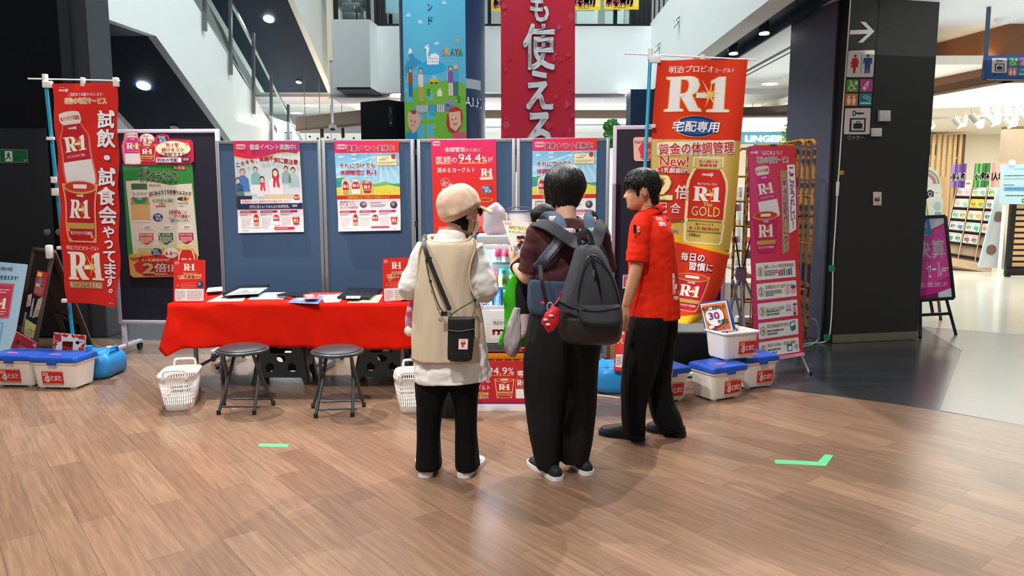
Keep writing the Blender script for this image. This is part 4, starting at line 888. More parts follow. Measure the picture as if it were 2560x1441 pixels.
def flag(label,PRo,Lp,Rp,Y,wave,pole,bar,loops,nu,nv,pcol=None,ploc=None):
 t=empty('flag_banner',ploc,label,'banner')
 b=MB(); b.cyl(P(*pole[0],Y),ploc,.0145,n=14); b.build('pole',TEAL,t)
 c=P(*pole[0],Y); b=MB(); b.cyl(c+V((0,0,-.05)),c+V((0,0,.035)),.022,n=16); b.build('pole_cap',mat('white_plastic','e6e6e2',.4),t)
 b=MB(); b.cyl(P(*bar[0],Y),P(*bar[1],Y),.006,n=10); b.build('cross_bar',MATS['white_plastic'],t)
 PRo.build('cloth',polymap(smooth_poly(Lp),smooth_poly(Rp),Y-.02,wave),M_CLOTH,t,nu,nv,thick=.001,eps=.0008)
 for x,y,w_,h_ in loops: b=MB(); c=P(x,y,Y); b.box(c+V((0,-.012,0)),(w_,.03,h_)); b.build('loop',mat('white_nylon','e4e2e0',.6),t,bevel=.003)
 return t
n1=PR(100,340,'d3241b')
n1.rect(0,0,100,340,'d6261c',.5)
n1.T('meiji',9,8,23,13.5,'ffffff',2,.035); n1.fine(9,5.5,22,7,1,'f2b0a8',2); n1.T('ご自宅までお届けいたします!',24,14.5,78,20,'ffffff',2,.02,'a8222a',.03); n1.T('明治の宅配サービス',18,22.5,82,32,'c9a24a',2,.03,'fdf3e0',.09)
n1.TV('試飲・試食会',82,41,216,27,'f7f4f2',3,.035,'8a2a5a',.055); n1.TV('やってます。',82,218,330,20,'f7f4f2',3,.035,'8a2a5a',.055)
n1.push(32,101,1,1,-8); bottle(n1,-24,-58,48,116,2,'c01f2c'); n1.pop()
cup(n1,10,150,56,92,4,'b81a26'); n1.T('明治プロビオヨーグルト',10,250,64,257,'f7f2ea',3,.02); logo_r1(n1,11,260,58,42,3); n1.rr(10,305,66,316,3,'c08a48',2); n1.T('強さひきだす乳酸菌',12,306,65,315,'f3e2c8',4,.02,'8a5a2a',.03); n1.fine(84,334,97,336,1,'f2b0a8',2)
n1.rect(0,60,100,60.4,'c21f18',.8); n1.rect(0,160,100,160.4,'c21f18',.8); n1.rect(0,300,100,300.4,'c21f18',.8)
tk1=F(238,948); tk1.z=0; tk1=V((tk1.x-.05,6.0,0))
flag('leaning red banner with white vertical characters on a teal pole at left',n1,[(130,209),(139,350),(150,520),(160,650),(171,757)],[(293,207),(297,400),(294,560),(298,640),(293,768)],6.0,lambda u,v: .03*sin(u*4+v*6)*v+.012*sin(v*25+u*6),[(113,197),(122,330),(135,480),(150,640),(166,800),(178,925)],[(70,197),(300,202)],
     [(122,212,.075,.05),(129,347,.055,.025),(137,450,.035,.05),(141,480,.05,.06),(152,620,.04,.025),(163,752,.035,.03),(210,206,.03,.07),(292,206,.04,.07)],14,34,ploc=V((P(180,925,6.05).x,6.1,.24)))
tank(V((P(222,920,6.1).x,6.12,0)),'sky blue plastic water base on the floor behind the left white cooler boxes')
# --- right flag
n2=PR(222,655,'de3615',1640,148)
n2.T('明治プロビオ',1672,163,1780,181,'fbf4ee',3,.02); n2.T('ヨーグルト',1784,168,1832,180,'fbf4ee',3,.02); logo_r1(n2,1668,190,156,86,3,'f1efec')
takuhai(n2,1690,286,112,54,3)
n2.rect(1640,345,1862,610,lambda x,y: hx(212+14*sin((x-1700)*.02)**2,172+36*sin((x-1700)*.02)**2,72+66*sin((x-1700)*.02)**2),1)
n2.poly([(1640,560),(1862,615),(1862,806),(1640,806)],'eebf1e',1.2); n2.poly([(1640,592),(1720,600),(1862,622),(1862,760),(1760,782),(1640,760)],'de3615',1.5)
n2.push(1751,366,1,1,-3); n2.rr(-96,-18,96,16,6,'f5ecd6',2); n2.T('黄金の体調管理',-92,-14,92,14,'c8261e',4,.02,'f7efe2',.09); n2.pop(); n2.T('New!',1664,386,1732,412,'c8261e',3,.01,'f7efe2',.06)
n2.ell(1690,482,68,72,'d2301e',2); n2.T('R-1乳酸菌EPS',1654,416,1734,429,'ffffff',4,.02,'c8261e',.05); burst2(n2,1650,434,44,60,4); n2.T('倍',1702,458,1736,492,'f4f0ec',4,.02); n2.T('配',1660,503,1684,528,'f4f0ec',4,.01); n2.T('合',1692,503,1718,528,'f4f0ec',4,.01)
gold_bottle(n2,1736,390,92,204,3); n2.fine(1650,540,1730,556,3,'6b5a2a',3); n2.T('R-1乳酸菌EPS',1640,566,1716,579,'2c4078',3,.02,'f7efe2',.06); n2.T('6.6mg',1650,584,1702,599,'2c4078',3,.02,'f7efe2',.06)
n2.T('毎日の',1728,622,1790,642,'ffffff',4,.02,'a8221a',.09); n2.T('習慣に',1752,644,1815,664,'ffffff',4,.02,'a8221a',.09); bottle(n2,1662,622,52,140,3); cup(n2,1718,672,92,92,3); n2.T('宅配専用',1648,770,1700,784,'fff',3,.02)
pl2=P(1604,950,6.02); pl2.z=.2
flag('tall red and gold banner with product bottle on a teal pole behind the man',n2,[(1645,149),(1634,300),(1628,450),(1624,650),(1625,806)],[(1867,150),(1851,345),(1838,520),(1812,690),(1775,780),(1748,806)],6.05,lambda u,v: .05*sin(u*5+1.2)*(.3+v)+.02*sin(u*11+v*3),[(1626,134),(1620,300),(1613,430),(1606,650),(1598,800),(1592,925)],[(1562,134),(1890,150)],
     [(1636,150,.09,.05),(1625,316,.08,.028),(1617,470,.08,.028),(1755,148,.033,.06),(1862,156,.03,.06)],26,36,ploc=V((P(1588,925,5.7).x,5.66,.24)))
tank(V((P(1560,945,5.65).x,5.66,0)),'sky blue plastic water base on the floor left of the man in black trousers')
# ================================================================ red table and what is on it
TZ=.70
TF,TB=5.47,6.1
def TT(px,py): return F(px,py,TZ+.006)
tl=F(430,757,TZ).x; trx=5.5*(1046-1280)/FPX
t=empty('folding_table',((tl+trx)/2,5.79,0),'long folding table with grey metal legs under a red cloth','table')
b=MB(); b.bx(tl+.02,trx-.02,TF+.02,TB-.02,TZ-.035,TZ-.004); b.build('tabletop',mat('table_board','b9b4aa',.5),t,bevel=.004)
LG=mat('grey_leg_paint','7b8085',.4,.5)
for x,in ((tl+.16,),(trx-.14,)):
 for y in (TF+.06,TB-.07): b=MB(); b.cyl((x,y,.02),(x,y,TZ-.035),.0165,n=16); b.cyl((x,y,0),(x,y,.03),.02,n=16); b.build('leg',LG,t)
 b=MB(); b.cyl((x,TF+.06,.2),(x,TB-.07,.2),.012,n=12); b.build('brace',LG,t)
RED=mat('red_table_cloth','d01906',.9,spec=.15,var=.03,vscale=8,bump=.15,bscale=700)
def cloth():
 # perimeter drape: grid of (perimeter position, drop)
 pts=[]; x0,x1,y0,y1=tl-.004,trx+.004,TF-.004,TB+.004
 def per():
  out=[]
  for i in range(14): out.append((x0,y1-(y1-y0)*i/14,V((-1,0,0))))
  for i in range(70): out.append((x0+(x1-x0)*i/70,y0,V((0,-1,0))))
  for i in range(14): out.append((x1,y0+(y1-y0)*i/14,V((1,0,0))))
  for i in range(40): out.append((x1-(x1-x0)*i/40,y1,V((0,1,0))))
  return out
 pr=per(); n=len(pr); b=MB(); rings=[]
 rings.append([V((x0+.05+(x-x0)*(x1-x0-.1)/(x1-x0),y0+.05+(y-y0)*(y1-y0-.1)/(y1-y0),TZ+.002)) for x,y,_ in pr])
 rings.append([V((x,y,TZ+.001)) for x,y,_ in pr])
 for k in range(1,13):
  f=k/12; r=[]
  for i,(x,y,d) in enumerate(pr):
   drop=.335
   if i < 14: drop=.30+.06*(i/14)
   u=(x-x0)/(x1-x0); out_=.012*f
   if 14 <= i < 84:
    w=sin(u*23)*.5+sin(u*9+1)*.8+.6*sin(u*41+2)*(f)
    out_ += .018*f*w+.05*f*math.exp(-((u-.0)/.06)**2)+.02*f*noise.noise(V((u*14,f*2,4)))+.012*f*noise.noise(V((u*34-f*5,f*3,9)))
    out_ += .012*sin(10*(u*2-f*.8))*math.exp(-((u-.14)/.1)**2)
    drop += .05*math.exp(-((u)/.035)**2)-.008*sin(u*6)
   elif i < 14: out_ += .02*f*(1+sin(i*.9))+.03*f+.07*f*(i/14)**2
   elif i >= 98: drop=.2
   r.append(V((x,y,TZ-drop*f))+d*out_)
  rings.append(r)
 b.loft(rings,cap=False); b.add([rings[0][i] for i in range(n)],[tuple(range(n))]); return b
thing('tablecloth',cloth(),RED,'bright red cloth draped over the long folding table','tablecloth',ang=180,solid=.002)
# --- standing product cards at the two ends
def stand_card(): 
 p=PR(250,330,'d8241c'); p.rr(8,12,46,34,8,'f2a0a8',2); p.T('meiji',10,17,44,30,'d8304e',3,.03); logo_r1(p,80,30,88,52,3,star=False)
 p.T('強さひきだす',78,100,182,116,'f7e0b0',3,.04); p.poly([(32,122),(222,112),(212,146),(42,150)],'f2b878',2); p.T('R-1乳酸菌EPS',42,120,212,144,'c8301e',3,.03,'fbeed8',.07)
 p.fine(28,192,48,206,1,'f2c0b0',3); p.line([(58,186),(178,178)],3,'f0943a',2); p.line([(58,202),(178,196)],2,'f0d8c8',2); p.line([(58,216),(178,211)],3,'f0943a',2); p.ell(210,192,26,28,'2c3858',3); p.ell(204,186,12,14,'8a94a8',3.2)
 p.rr(12,226,238,320,6,'f1eeee',2); p.fine(22,238,95,312,5,'b9a9a9',3); p.fine(108,238,228,312,5,'b9a9a9',3); return p
def standing(px0,px1,pyt,pyb,Y,label,lean,skew=0,dpx=0):
 c=(P(px0,pyb,Y)+P(px1,pyb+dpx,Y))/2; t=empty('card_stand',(c.x,c.y,TZ+.003),label,'sign','red product cards standing on the table')
 zb=TZ+.004; W_=(px1-px0)/FPX*Y; H_=(pyb-pyt)/FPX*Y
 bl=V((c.x-W_/2,Y,zb)); br_=V((c.x+W_/2,Y+skew,zb)); up=V((0,lean,H_))
 stand_card().build('card',quadmap(bl+up,br_+up,br_,bl),M_PAPER,t,thick=.003)
 b=MB(); b.slab([bl+V((.03,.006,0)),br_+V((-.03,.006,0)),br_+V((-.03,.09,0)),bl+V((.03,.09,0))],(0,0,.002)); b.slab([bl+up*.55+V((.04,.006,0)),br_+up*.55+V((-.04,.006,0)),br_+V((-.04,.09,.002)),bl+V((.04,.09,.002))],(0,.002,0)); b.build('easel_back',mat('grey_card','b3b0ae',.7),t,smooth=False)
 return t
standing(433,513,643,749,5.52,'red product card standing at the left end of the red table',.04)
standing(957,1021,646,757,5.5,'red product card standing at the right end of the red table, near the beige vest',.03,.1,0)
# --- papers, folders, booklets
def sheet(pts,z,name,label,p,th=.002,cat='paper',grp=None):
 q=[F(x,y,TZ+.004+z) for x,y in pts]; o=p.build(name,quadmap(*q),M_PAPER,thick=th,eps=.0002); return tag(o,label,cat,grp)
def leaflet(bg,cols,seed=0,W=100,H=140):
 p=PR(W,H,bg); r=random.Random(seed)
 for k,c in enumerate(cols): x,y=r.uniform(5,W*.5),r.uniform(5,H*.6); p.rr(x,y,x+r.uniform(20,W*.45),y+r.uniform(12,H*.3),4,c,1+k*.1)
 p.fine(8,H*.62,W-10,H*.92,5,'9a9aa2',2); return p
sheet([(560,735),(622,733),(607,753),(516,755)],.0,'leaflet','cream leaflet with green patches lying in front of the left folder',leaflet('ece9dc',('9ab86a','d9c48a','c9d8b0'),1))
sheet([(640,732),(722,731),(708,748),(620,749)],.002,'leaflet','pale grey printed sheet between the left folder and the black clipboard',leaflet('dfe2df',('b8c4c0','c4ccc8'),2))
sheet([(746,741),(812,739),(795,760),(717,757)],.004,'leaflet','blue and white leaflet overhanging the table front under the small booklets',leaflet('6a86bc',('e6eaf2','8fb0d8','c8d4e8'),3))
sheet([(800,738),(870,734),(848,755),(812,757)],.003,'leaflet','white leaflet with green corner right of the small booklets',leaflet('ece8e0',('8fb47a','e8d8a0'),4))
sheet([(885,741),(957,737),(945,757),(868,757)],.001,'leaflet','yellow and green leaflet sticking out in front of the right folder',leaflet('e6dcae',('8fb45a','e8c85a','c8d8a0'),5))
sheet([(700,733),(860,731),(845,742),(815,744)],.0,'leaflet','red leaflet lying behind the small booklets',leaflet('c8302c',('e8807a','f0d0c8'),6))
def slabpx(pts,z,h): b=MB(); q=[F(x,y,TZ+.004+z) for x,y in pts]; b.slab(q,(0,0,h)); return b
BLKP=mat('black_folder','16181b',.35,var=.1,vscale=20)
t=empty('clear_folder',F(615,735,TZ),'black framed folder with printed sheet, leftmost of the folders on the table','folder')
slabpx([(597,721),(674,718),(648,737),(556,741)],.003,.025).build('case',BLKP,t,bevel=.003)
p=leaflet('a9b8b4',('7f9890','c8d4cc','5f7870','d8c8c0'),9); q=[F(x,y,TZ+.034) for x,y in ((600,721),(671,719),(646,735),(561,739))]; p.build('sheet',quadmap(*q),M_PAPER,t,thick=.001,eps=.0002)
slabpx([(580,737),(650,735),(645,743),(553,746)],.0,.006).build('clip_edge',BLKP,t)
t=empty('clipboard',F(740,738,TZ),'black clipboard between the left folder and the small booklets','clipboard'); slabpx([(718,733),(775,735),(760,745),(694,738)],.007,.008).build('board',BLKP,t,bevel=.002); slabpx([(690,737),(722,741),(735,745),(695,741)],.015,.004).build('clip',mat('dark_steel','3a3d40',.3,.8),t)
t=empty('folder',F(900,738,TZ),'flat black folder near the right end of the table','folder'); slabpx([(875,725),(957,727),(923,750),(843,748)],.004,.02).build('case',BLKP,t,bevel=.003); slabpx([(866,741),(902,741),(900,747),(864,747)],.024,.002).build('label_strip',mat('pale_label','c3cac8',.4),t)
for k in range(4):
 p=PR(60,40,'d8423a'); p.rr(5,4,40,26,4,'f0c8b8',1); p.T('R-1',12,9,34,20,'c8261e',2,.03); p.fine(8,29,50,36,2,'f7e0d8',2)
 a=((758+k*.6,736),(800-k*1.2,735),(797-k,745),(757+k*2,746)); q=[F(x,y,TZ+.015+k*.0085) for x,y in a]; o=p.build('booklet',quadmap(*q),M_PAPER,thick=.0075,eps=.0002,back='efe9e4'); tag(o,'small red covered booklet in the stack on the middle of the red table','booklet','small booklets stacked on the table')
for k in range(5):
 b=MB(); a=[(520,722),(555,719),(556,728),(516,731)]; q=[F(x+(k % 2),y,TZ+.005+k*.007) for x,y in a]; b.slab(q,(0,0,.0065)); tag(b.build('pamphlet',(mat('white_stock','ece8e8',.5),mat('pink_stock','e07a96',.5))[k == 1 or k == 3]),'white and pink pamphlet stacked behind the left product card','pamphlet','pamphlets stacked behind the left card')
b=MB(); q=[F(x,y,TZ+.004) for x,y in ((1000,748),(1032,748),(1032,753),(1000,754))]; b.slab(q,(0,0,.012)); tag(b.build('notebook',BLKP),'black notebook end showing behind the right product card','notebook')
# ================================================================ stools
GUN=mat('gunmetal_paint','4a5154',.35,.55); SEAT=mat('black_vinyl_seat','2a2a2d',.38,var=.05,vscale=60,bump=.1,bscale=300)
def stool(c,label,grp):
 t=empty('round_stool',c,label,'stool',grp); c=V(c); R=.168
 b=MB(); b.lathe([(.02,.425),(R-.012,.425),(R-.006,.43),(R-.008,.447),(R-.03,.458),(.06,.462),(.02,.462)],c,44); b.build('seat',SEAT,t)
 b=MB(); b.tube([c+V((R*cos(2*pi*k/40),R*sin(2*pi*k/40),.43)) for k in range(40)],.013,10,closed=True); b.build('seat_rim',GUN,t)
 for s in (-1,1):
  for q in (-1,1):
   # two crossing legs per side: bent X
   x=s*.085*1; y0,y1=q*.1,-q*.135
   pts=[c+V((s*.10,q*.09,.43)),c+V((s*.108,q*.06,.36)),c+V((s*.125,-q*.015,.22)),c+V((s*.16-.035*(q*s > 0),-q*.12,.01))]
   if q == 1: pts=[V((p.x-s*.02,p.y,p.z)) for p in pts]
   b=MB(); b.tube(catmull(pts,5),.0115,10); lg=b.build('leg',GUN,t)
   b=MB(); e=pts[-1]; b.cyl(e+V((0,0,-.01)),e+V((0,0,.02)),.0145,n=12); b.build('foot_cap',MATS['black_rubber'],lg)
 for q in (-1,1):
  b=MB(); b.cyl(c+V((-.135,-q*.098,.05)),c+V((.135,-q*.098,.05)),.007,n=10); b.build('stretcher',GUN,t)
 return t
G='folding stools in front of the table'
sc=P(606,866,5.08); st1=stool((sc.x,5.08,0),'round black folding stool in front of the table, left of two',G)
sc=P(843,873,5.02); st2=dup(st1,(sc.x,5.02,0),radians(6),'round black folding stool in front of the table, right of two',G)
# folding plastic step stools under the table
def step_stool(c,label):
 t=empty('step_stool',c,label,'stool','plastic step stools under the table'); m=mat('slate_plastic','566468',.5); c=V(c); h=.36
 def panel(y0,y1,name):
  W0,W1=.235,.17
  def xy(x,z): f=z/h; return V((x*(W0+(W1-W0)*f),y0+(y1-y0)*f,z))
  out=[(-1,.0),(-.8,0),(-.72,.05),(.72,.05),(.8,0),(1,0),(1,h),(-1,h)]
  def ell(cx,cz,rx,rz): return [(cx+rx*cos(2*pi*k/20),cz+rz*sin(2*pi*k/20)) for k in range(20)]
  holes=[ell(-.42,.13,.17,.038),ell(.42,.13,.17,.038),ell(0,.2,.2,.03),[(-.45,.245),(.45,.245),(.5,.31),(-.5,.31)]]
  bm=bmesh.new(); es=[]
  for lp in [out]+holes:
   vs=[bm.verts.new((x,z,0)) for x,z in lp]
   es += [bm.edges.new((vs[i],vs[(i+1) % len(vs)])) for i in range(len(vs))]
  bmesh.ops.triangle_fill(bm,edges=es,use_beauty=True)
  r=bmesh.ops.extrude_face_region(bm,geom=bm.faces[:]); 
  for v in [g for g in r['geom'] if isinstance(g,bmesh.types.BMVert)]: v.co.z=1
  for v in bm.verts:
   p=xy(v.co.x,v.co.y); p.y += .022*v.co.z*(1 if y1 > y0 else -1); v.co=c+p
  bmesh.ops.recalc_face_normals(bm,faces=bm.faces); me=bpy.data.meshes.new(name); bm.to_mesh(me); bm.free(); me.materials.append(m); return link_mesh(name,me,t)
 panel(-.14,-.1,'end_panel'); panel(.14,.1,'end_panel')
 for s in (-1,1):
  b=MB(); f=lambda x,y,z: c+V((s*x,y,z))
  b.hexa([f(.235,-.14,0),f(.235,-.08,0),f(.17,-.06,h),f(.17,-.1,h)],[f(.22,-.14,0),f(.22,-.08,0),f(.155,-.06,h),f(.155,-.1,h)])
  b.hexa([f(.235,.14,0),f(.235,.08,0),f(.17,.06,h),f(.17,.1,h)],[f(.22,.14,0),f(.22,.08,0),f(.155,.06,h),f(.155,.1,h)])
  b.hexa([f(.208,-.12,.13),f(.208,.12,.13),f(.17,.1,h),f(.17,-.1,h)],[f(.195,-.12,.13),f(.195,.12,.13),f(.157,.1,h),f(.157,-.1,h)])
  b.build('side_panel',m,t,smooth=False)
 b=MB(); b.box(c+V((0,0,h+.012)),(.37,.24,.025)); b.build('step_top',m,t,bevel=.006); return t
s1=step_stool((P(706,962,5.85).x,5.95,0),'slate grey plastic step stool under the table, behind the left round stool')
dup(s1,(P(955,958,5.85).x,5.98,0),0,'slate grey plastic step stool under the table, behind the right round stool')
# ================================================================ white mesh baskets
def basket(c,label,rz):
 t=empty('mesh_basket',(0,0,0),label,'basket','white mesh baskets beside the table'); m=mat('white_basket_plastic','ece9e6',.45)
 H=.25; a0,b0,a1,b1=.165,.09,.2,.128
 def pt(s,z):   # s in 0..4 around rounded rectangle
  f=z/H; a,b_=a0+(a1-a0)*f,b0+(b1-b0)*f; k=int(s) % 4; u=s-int(s); n=4.5
  th=2*pi*(s/4)+pi/4; c_,s_=cos(th),sin(th); r=(abs(c_)**n+abs(s_)**n)**(-1/n); return V((a*r*c_,b_*r*s_,z))
 N=60; b=MB()
 b.loft([[pt(4*i/N,z)*(1 if z > .005 else .97) for i in range(N)] for z in (.0,.008,.05)]+[[pt(4*i/N,z)*.975+V((0,0,z*.025)) for i in range(N)] for z in (.05,.012)]); b.build('base',m,t)
 b=MB()
 for z in (.078,.106,.134,.162,.19): b.tube([pt(4*i/40,z) for i in range(40)],.0038,5,closed=True)
 for i in range(52): b.tube([pt(4*i/52,.05),pt(4*i/52,.13),pt(4*i/52,.205)],.0034,5)
 b.build('mesh_wall',m,t,ang=180)
 b=MB(); b.loft([[pt(4*i/N,z)*k for i in range(N)] for z,k in ((.2,1.0),(.232,1.0),(.236,1.035),(.243,1.035),(.243,.985),(.2,.975))],cap=False); b.build('rim',m,t)
 for s in (-1,1): b=MB(); x=s*a1*1.01; b.tube(catmull([V((x,-.075,.235)),V((x*1.01,-.07,.285)),V((x*1.01,-.05,.298)),V((x*1.01,.05,.298)),V((x*1.01,.07,.285)),V((x,.075,.235))],5),.009,8); b.build('handle',m,t)
 t.location=c; t.rotation_euler.z=rz; WL[t]=V(c); return t
k1=basket((P(453,985,5.2).x,5.2,0),'white mesh basket on the floor at the left end of the table',radians(-76))
k2=dup(k1,(P(1032,985,5.15).x,5.15,0),radians(-84),'white mesh basket on the floor left of the woman in the beige vest')
# ================================================================ cooler boxes
COOLW=mat('white_cooler_plastic','eeebe2',.4,var=.02,vscale=5); COOLB=mat('blue_lid_plastic','1f4fae',.35)
def cooler_label():
 p=PR(100,62,'c9201c'); p.rect(1.5,2,98.5,60,'c8221c',.5); p.rr(5,6,32,22,3,'f0b0a4',2); p.fine(8,9,30,19,2,'c83a3a',3); p.poly([(18,26),(34,22),(38,40),(32,54),(20,52),(14,40)],'efe8e6',2); p.ell(12,44,7,4,'b08ac0',2); p.fine(20,30,34,48,3,'5a6a9a',3)
 p.T('と',42,20,58,44,'fbf4f0',3,.03); p.T('ま',61,20,77,44,'fbf4f0',3,.03); p.T('と',80,20,95,44,'fbf4f0',3,.03); p.rect(0,0,100,1.6,'f2b84a',1); p.rect(0,60,100,62,'f2b84a',1); return p
def cooler(c,label,w=.37,d=.27,h=.215,rz=0,lid=True,lx=.5,grp='white cooler boxes with blue lids',face=-1,loc_w=.17):
 t=empty('cooler_box',(0,0,0),label,'box',grp); rings=[]
 def ring(a,b_,z,r=.035):
  out=[]
  for cx,cy,t0 in ((a-r,b_-r,0),(-a+r,b_-r,90),(-a+r,-b_+r,180),(a-r,-b_+r,270)): out += [V((cx+r*cos(radians(t0+q)),cy+r*sin(radians(t0+q)),z)) for q in (0,22,45,68,90)]
  return out
 a,b0=w/2,d/2
 pr=[(-.03,.012),(-.022,.014),(-.018,.03),(-.004,h-.03),(.0,h-.012),(.008,h-.01),(.008,h)]
 b=MB(); rings=[ring(a+o,b0+o,z) for o,z in pr]
 if lid: b.loft(rings)
 else:
  rings += [ring(a-.02,b0-.02,h),ring(a-.028,b0-.028,h-.14)]; b.loft(rings)
 for sx in (-1,1):
  for sy in (-1,1): b.box((sx*(a-.06),sy*(b0-.05),.007),(.035,.03,.014))
 b.build('body',COOLW,t,bevel=0)
 if lid:
  b=MB(); b.loft([ring(a+o,b0+o,h+z) for o,z in ((.004,0),(.014,.004),(.014,.028),(.008,.04),(-.012,.048),(-.03,.05))]); l=b.build('lid',COOLB,t)
  b=MB(); b.box((0,-b0-.012,h-.003),(.075,.016,.03)); b.build('latch',COOLB,l,bevel=.004)
  b=MB(); b.box((-.03,-b0*.45,h+.0505),(.09,.03,.001)); b.build('pink_tag',mat('pink_tape','e85a8c',.5),l,smooth=False)
 x0=-a+.02+(w-.04-loc_w)*lx; y=-b0+.017; lw=loc_w; sl=.018/(h-.06)
 zt_,zb_=.145*h/.215,.045*h/.215
 cooler_label().build('label',quadmap(V((x0,-b0-.004-.001+(h-zt_)*.016/h*3*.35,zt_)),V((x0+lw,-b0-.005+(h-zt_)*.0056,zt_)),V((x0+lw,-b0+.0075,zb_)),V((x0,-b0+.0075,zb_))),M_PAPER,t,thick=.006,eps=.0003)
 t.location=c; t.rotation_euler.z=rz; WL[t]=V(c); return t
def base(px,py,dy=.14): q=F(px,py); return (q.x,q.y+dy,0)
cl1=cooler((P(164,975,5.75).x,5.76,0),'white cooler box with blue lid, right one of the pair at the far left',lx=.42,rz=radians(-4))
q=P(45,975,5.75); dup(cl1,(q.x,5.83,0),radians(-4),'white cooler box with blue lid, left one of the pair at the photo edge')
cr1=cooler((P(1796,985,5.4).x,5.44,0),'white cooler box with blue lid, bottom left of the stack of three',w=.33,d=.26,h=.215,rz=radians(28),lx=.75,loc_w=.15)
q=(P(1878,965,5.75).x,5.78,0); dup(cr1,q,radians(24),'white cooler box with blue lid, bottom right of the stack of three')
dup(cr1,(P(1652,990,5.35).x,5.36,0),radians(24),'white cooler box with blue lid half hidden behind the black trousers')
cz=cr1.location.z+.265
op=cooler((P(1828,868,5.6).x,5.60,cz),'open white cooler box on top of the stack of three, lid tipped back',w=.33,d=.25,h=.215,rz=radians(24),lid=False,lx=.85,loc_w=.15)
# lid standing open with its card
A_=Matrix.Translation(op.location) @ Matrix.Rotation(radians(24),4,'Z')
hg=V((0,.13,.215)); tl_=Matrix.Translation(hg) @ Matrix.Rotation(radians(-14),4,'X')
def lp(x,y,z): return A_ @ (tl_ @ V((x,y,z)))
# lid swung to the left: hinge on the left short side
hgl=Matrix.Translation(V((-.16,0,.215))) @ Matrix.Rotation(radians(-22),4,'Y')
def lq(x,y,z): return A_ @ (hgl @ V((z,x,y)))      # x along depth, y up the lid, z thickness
def lidring(o,z): return [lq((.14+o-.03)*cx+.03*cos(radians(t0+k)),.17+(.17+o-.03)*cy+.03*sin(radians(t0+k)),z) for cx,cy,t0 in ((1,1,0),(-1,1,90),(-1,-1,180),(1,-1,270)) for k in (0,30,60,90)]
P0=P(1812,800,5.55)
def lidpt(u,v,w_):   # lid plane traced from the photo: u across, v up, w towards the viewer
 TL_,TR_,BR_,BL_=P(1750,760,5.66),P(1816,752,5.52),P(1833,826,5.48),P(1766,836,5.62)
 n=(BL_-TL_).cross(TR_-TL_).normalized(); return (TL_*(1-u)+TR_*u)*v+(BL_*(1-u)+BR_*u)*(1-v)+n*w_
b=MB(); rs=[]
for o,w_ in ((-.02,.0),(.015,.0),(.03,-.012),(.03,-.035),(.0,-.05)):
 rs.append([lidpt(.5+(.5+o)*cx,.5+(.5+o)*cy,w_) for cx,cy in ((1,.85),(.88,1),(-.88,1),(-1,.85),(-1,-.85),(-.88,-1),(.88,-1),(1,-.85))])
b.loft(rs)
o=b.build('lid',COOLB,None); o.parent=op; o.matrix_parent_inverse=(Matrix.Translation(op.location) @ Matrix.Rotation(op.rotation_euler.z,4,'Z')).inverted()
p=PR(100,105,'f2f0ee'); p.rect(4,4,96,101,'e88a4a',1)
for k in range(40): rr__=random.Random(k); x,y=rr__.uniform(5,95),rr__.uniform(5,100); p.ell(x,y,3,2.4,('f2a86a','e06a3a','e0785a')[k % 3],1.2+k*.001)
p.ell(48,48,36,36,'1d1d22',2); p.ell(48,48,34.5,34.5,'f4f2ee',2.2); p.T('本日ご成約の方',6,10,94,26,'2f3a3a',4,.04); p.T('30',26,34,66,58,'b04a9a',4,.03,'f4f2ee',.07); p.T('件限定',56,62,96,77,'3a5a5a',4,.04); p.T('記念プレゼント',30,86,96,98,'6a2a8a',4,.03); p.ell(28,84,12,8,'1d1d22',3); p.ell(28,84,10.8,6.8,'f4f2ee',3.2)
o=p.build('offer_card',quadmap(lidpt(.02,.98,.004),lidpt(1.0,1.0,.004),lidpt(1.0,.0,.004),lidpt(.04,.02,.004)),M_PAPER,thick=.003); tag(o,'orange offer card with big thirty fixed inside the open cooler lid','card')
b=MB(); e=op.location; b.tube(catmull([A_ @ V((-.06,-.02,.20)),A_ @ V((-.03,.02,.225)),A_ @ V((.03,.0,.222)),A_ @ V((.08,.03,.2))],5),.006,8); o=b.build('inner_strap',MATS['black_clip'],None); o.parent=op; o.matrix_parent_inverse=(Matrix.Translation(op.location) @ Matrix.Rotation(op.rotation_euler.z,4,'Z')).inverted()
# cards behind the left coolers
p=PR(150,110,'f2ecdf'); p.rect(4,4,146,110,'b8242c',1)
for k in range(22): a=k*2*pi/22; p.poly([(75,60),(75+110*cos(a),60+110*sin(a)),(75+110*cos(a+.13),60+110*sin(a+.13))],('e8862c','c8202c')[k % 2],1.2)
p.star(75,60,44,62,9,'f2ede8',2,ph=.2); p.rr(42,36,92,104,3,'c8281c',2.5)
for ch,x,y in (('期',44,38),('間',69,38),('限',44,72),('定',69,72)): p.T(ch,x,y,x+22,y+29,'f9c04a',4,.025)
p.ell(124,36,22,14,'f4f2ee',2.2); p.ell(112,42,10,8,'f4f2ee',2.2); p.T('今だけ',108,29,140,42,'2a2a2e',4,.03); p.poly([(14,100),(12,62),(24,50),(34,58),(36,88),(28,102)],'f4f2ee',3)
o=p.build('offer_card',pxquad(5.98,(134,832),(215,839),(211,892),(133,892)),M_PAPER,thick=.004); tag(o,'red burst offer card standing behind the left cooler boxes','card')
p=PR(130,110,'b8202c'); p.T('医師の94.4%が',14,24,80,42,'f2d0c8',3,.02); p.line([(40,46),(84,46)],3,'f2a32c',2); p.T('奨める',10,54,46,74,'f2d0c8',3,.02); p.T('ヨーグルト',6,80,60,96,'f2d0c8',3,.02); bottle(p,72,50,20,52,3,text=False,glow=None); p.ell(100,72,12,26,'f2e8e4',3); p.rr(112,10,126,24,3,'f0a8a0',3); p.rect(0,0,130,2,'f2d0c8',3); p.rect(128,0,130,110,'f2d0c8',3)
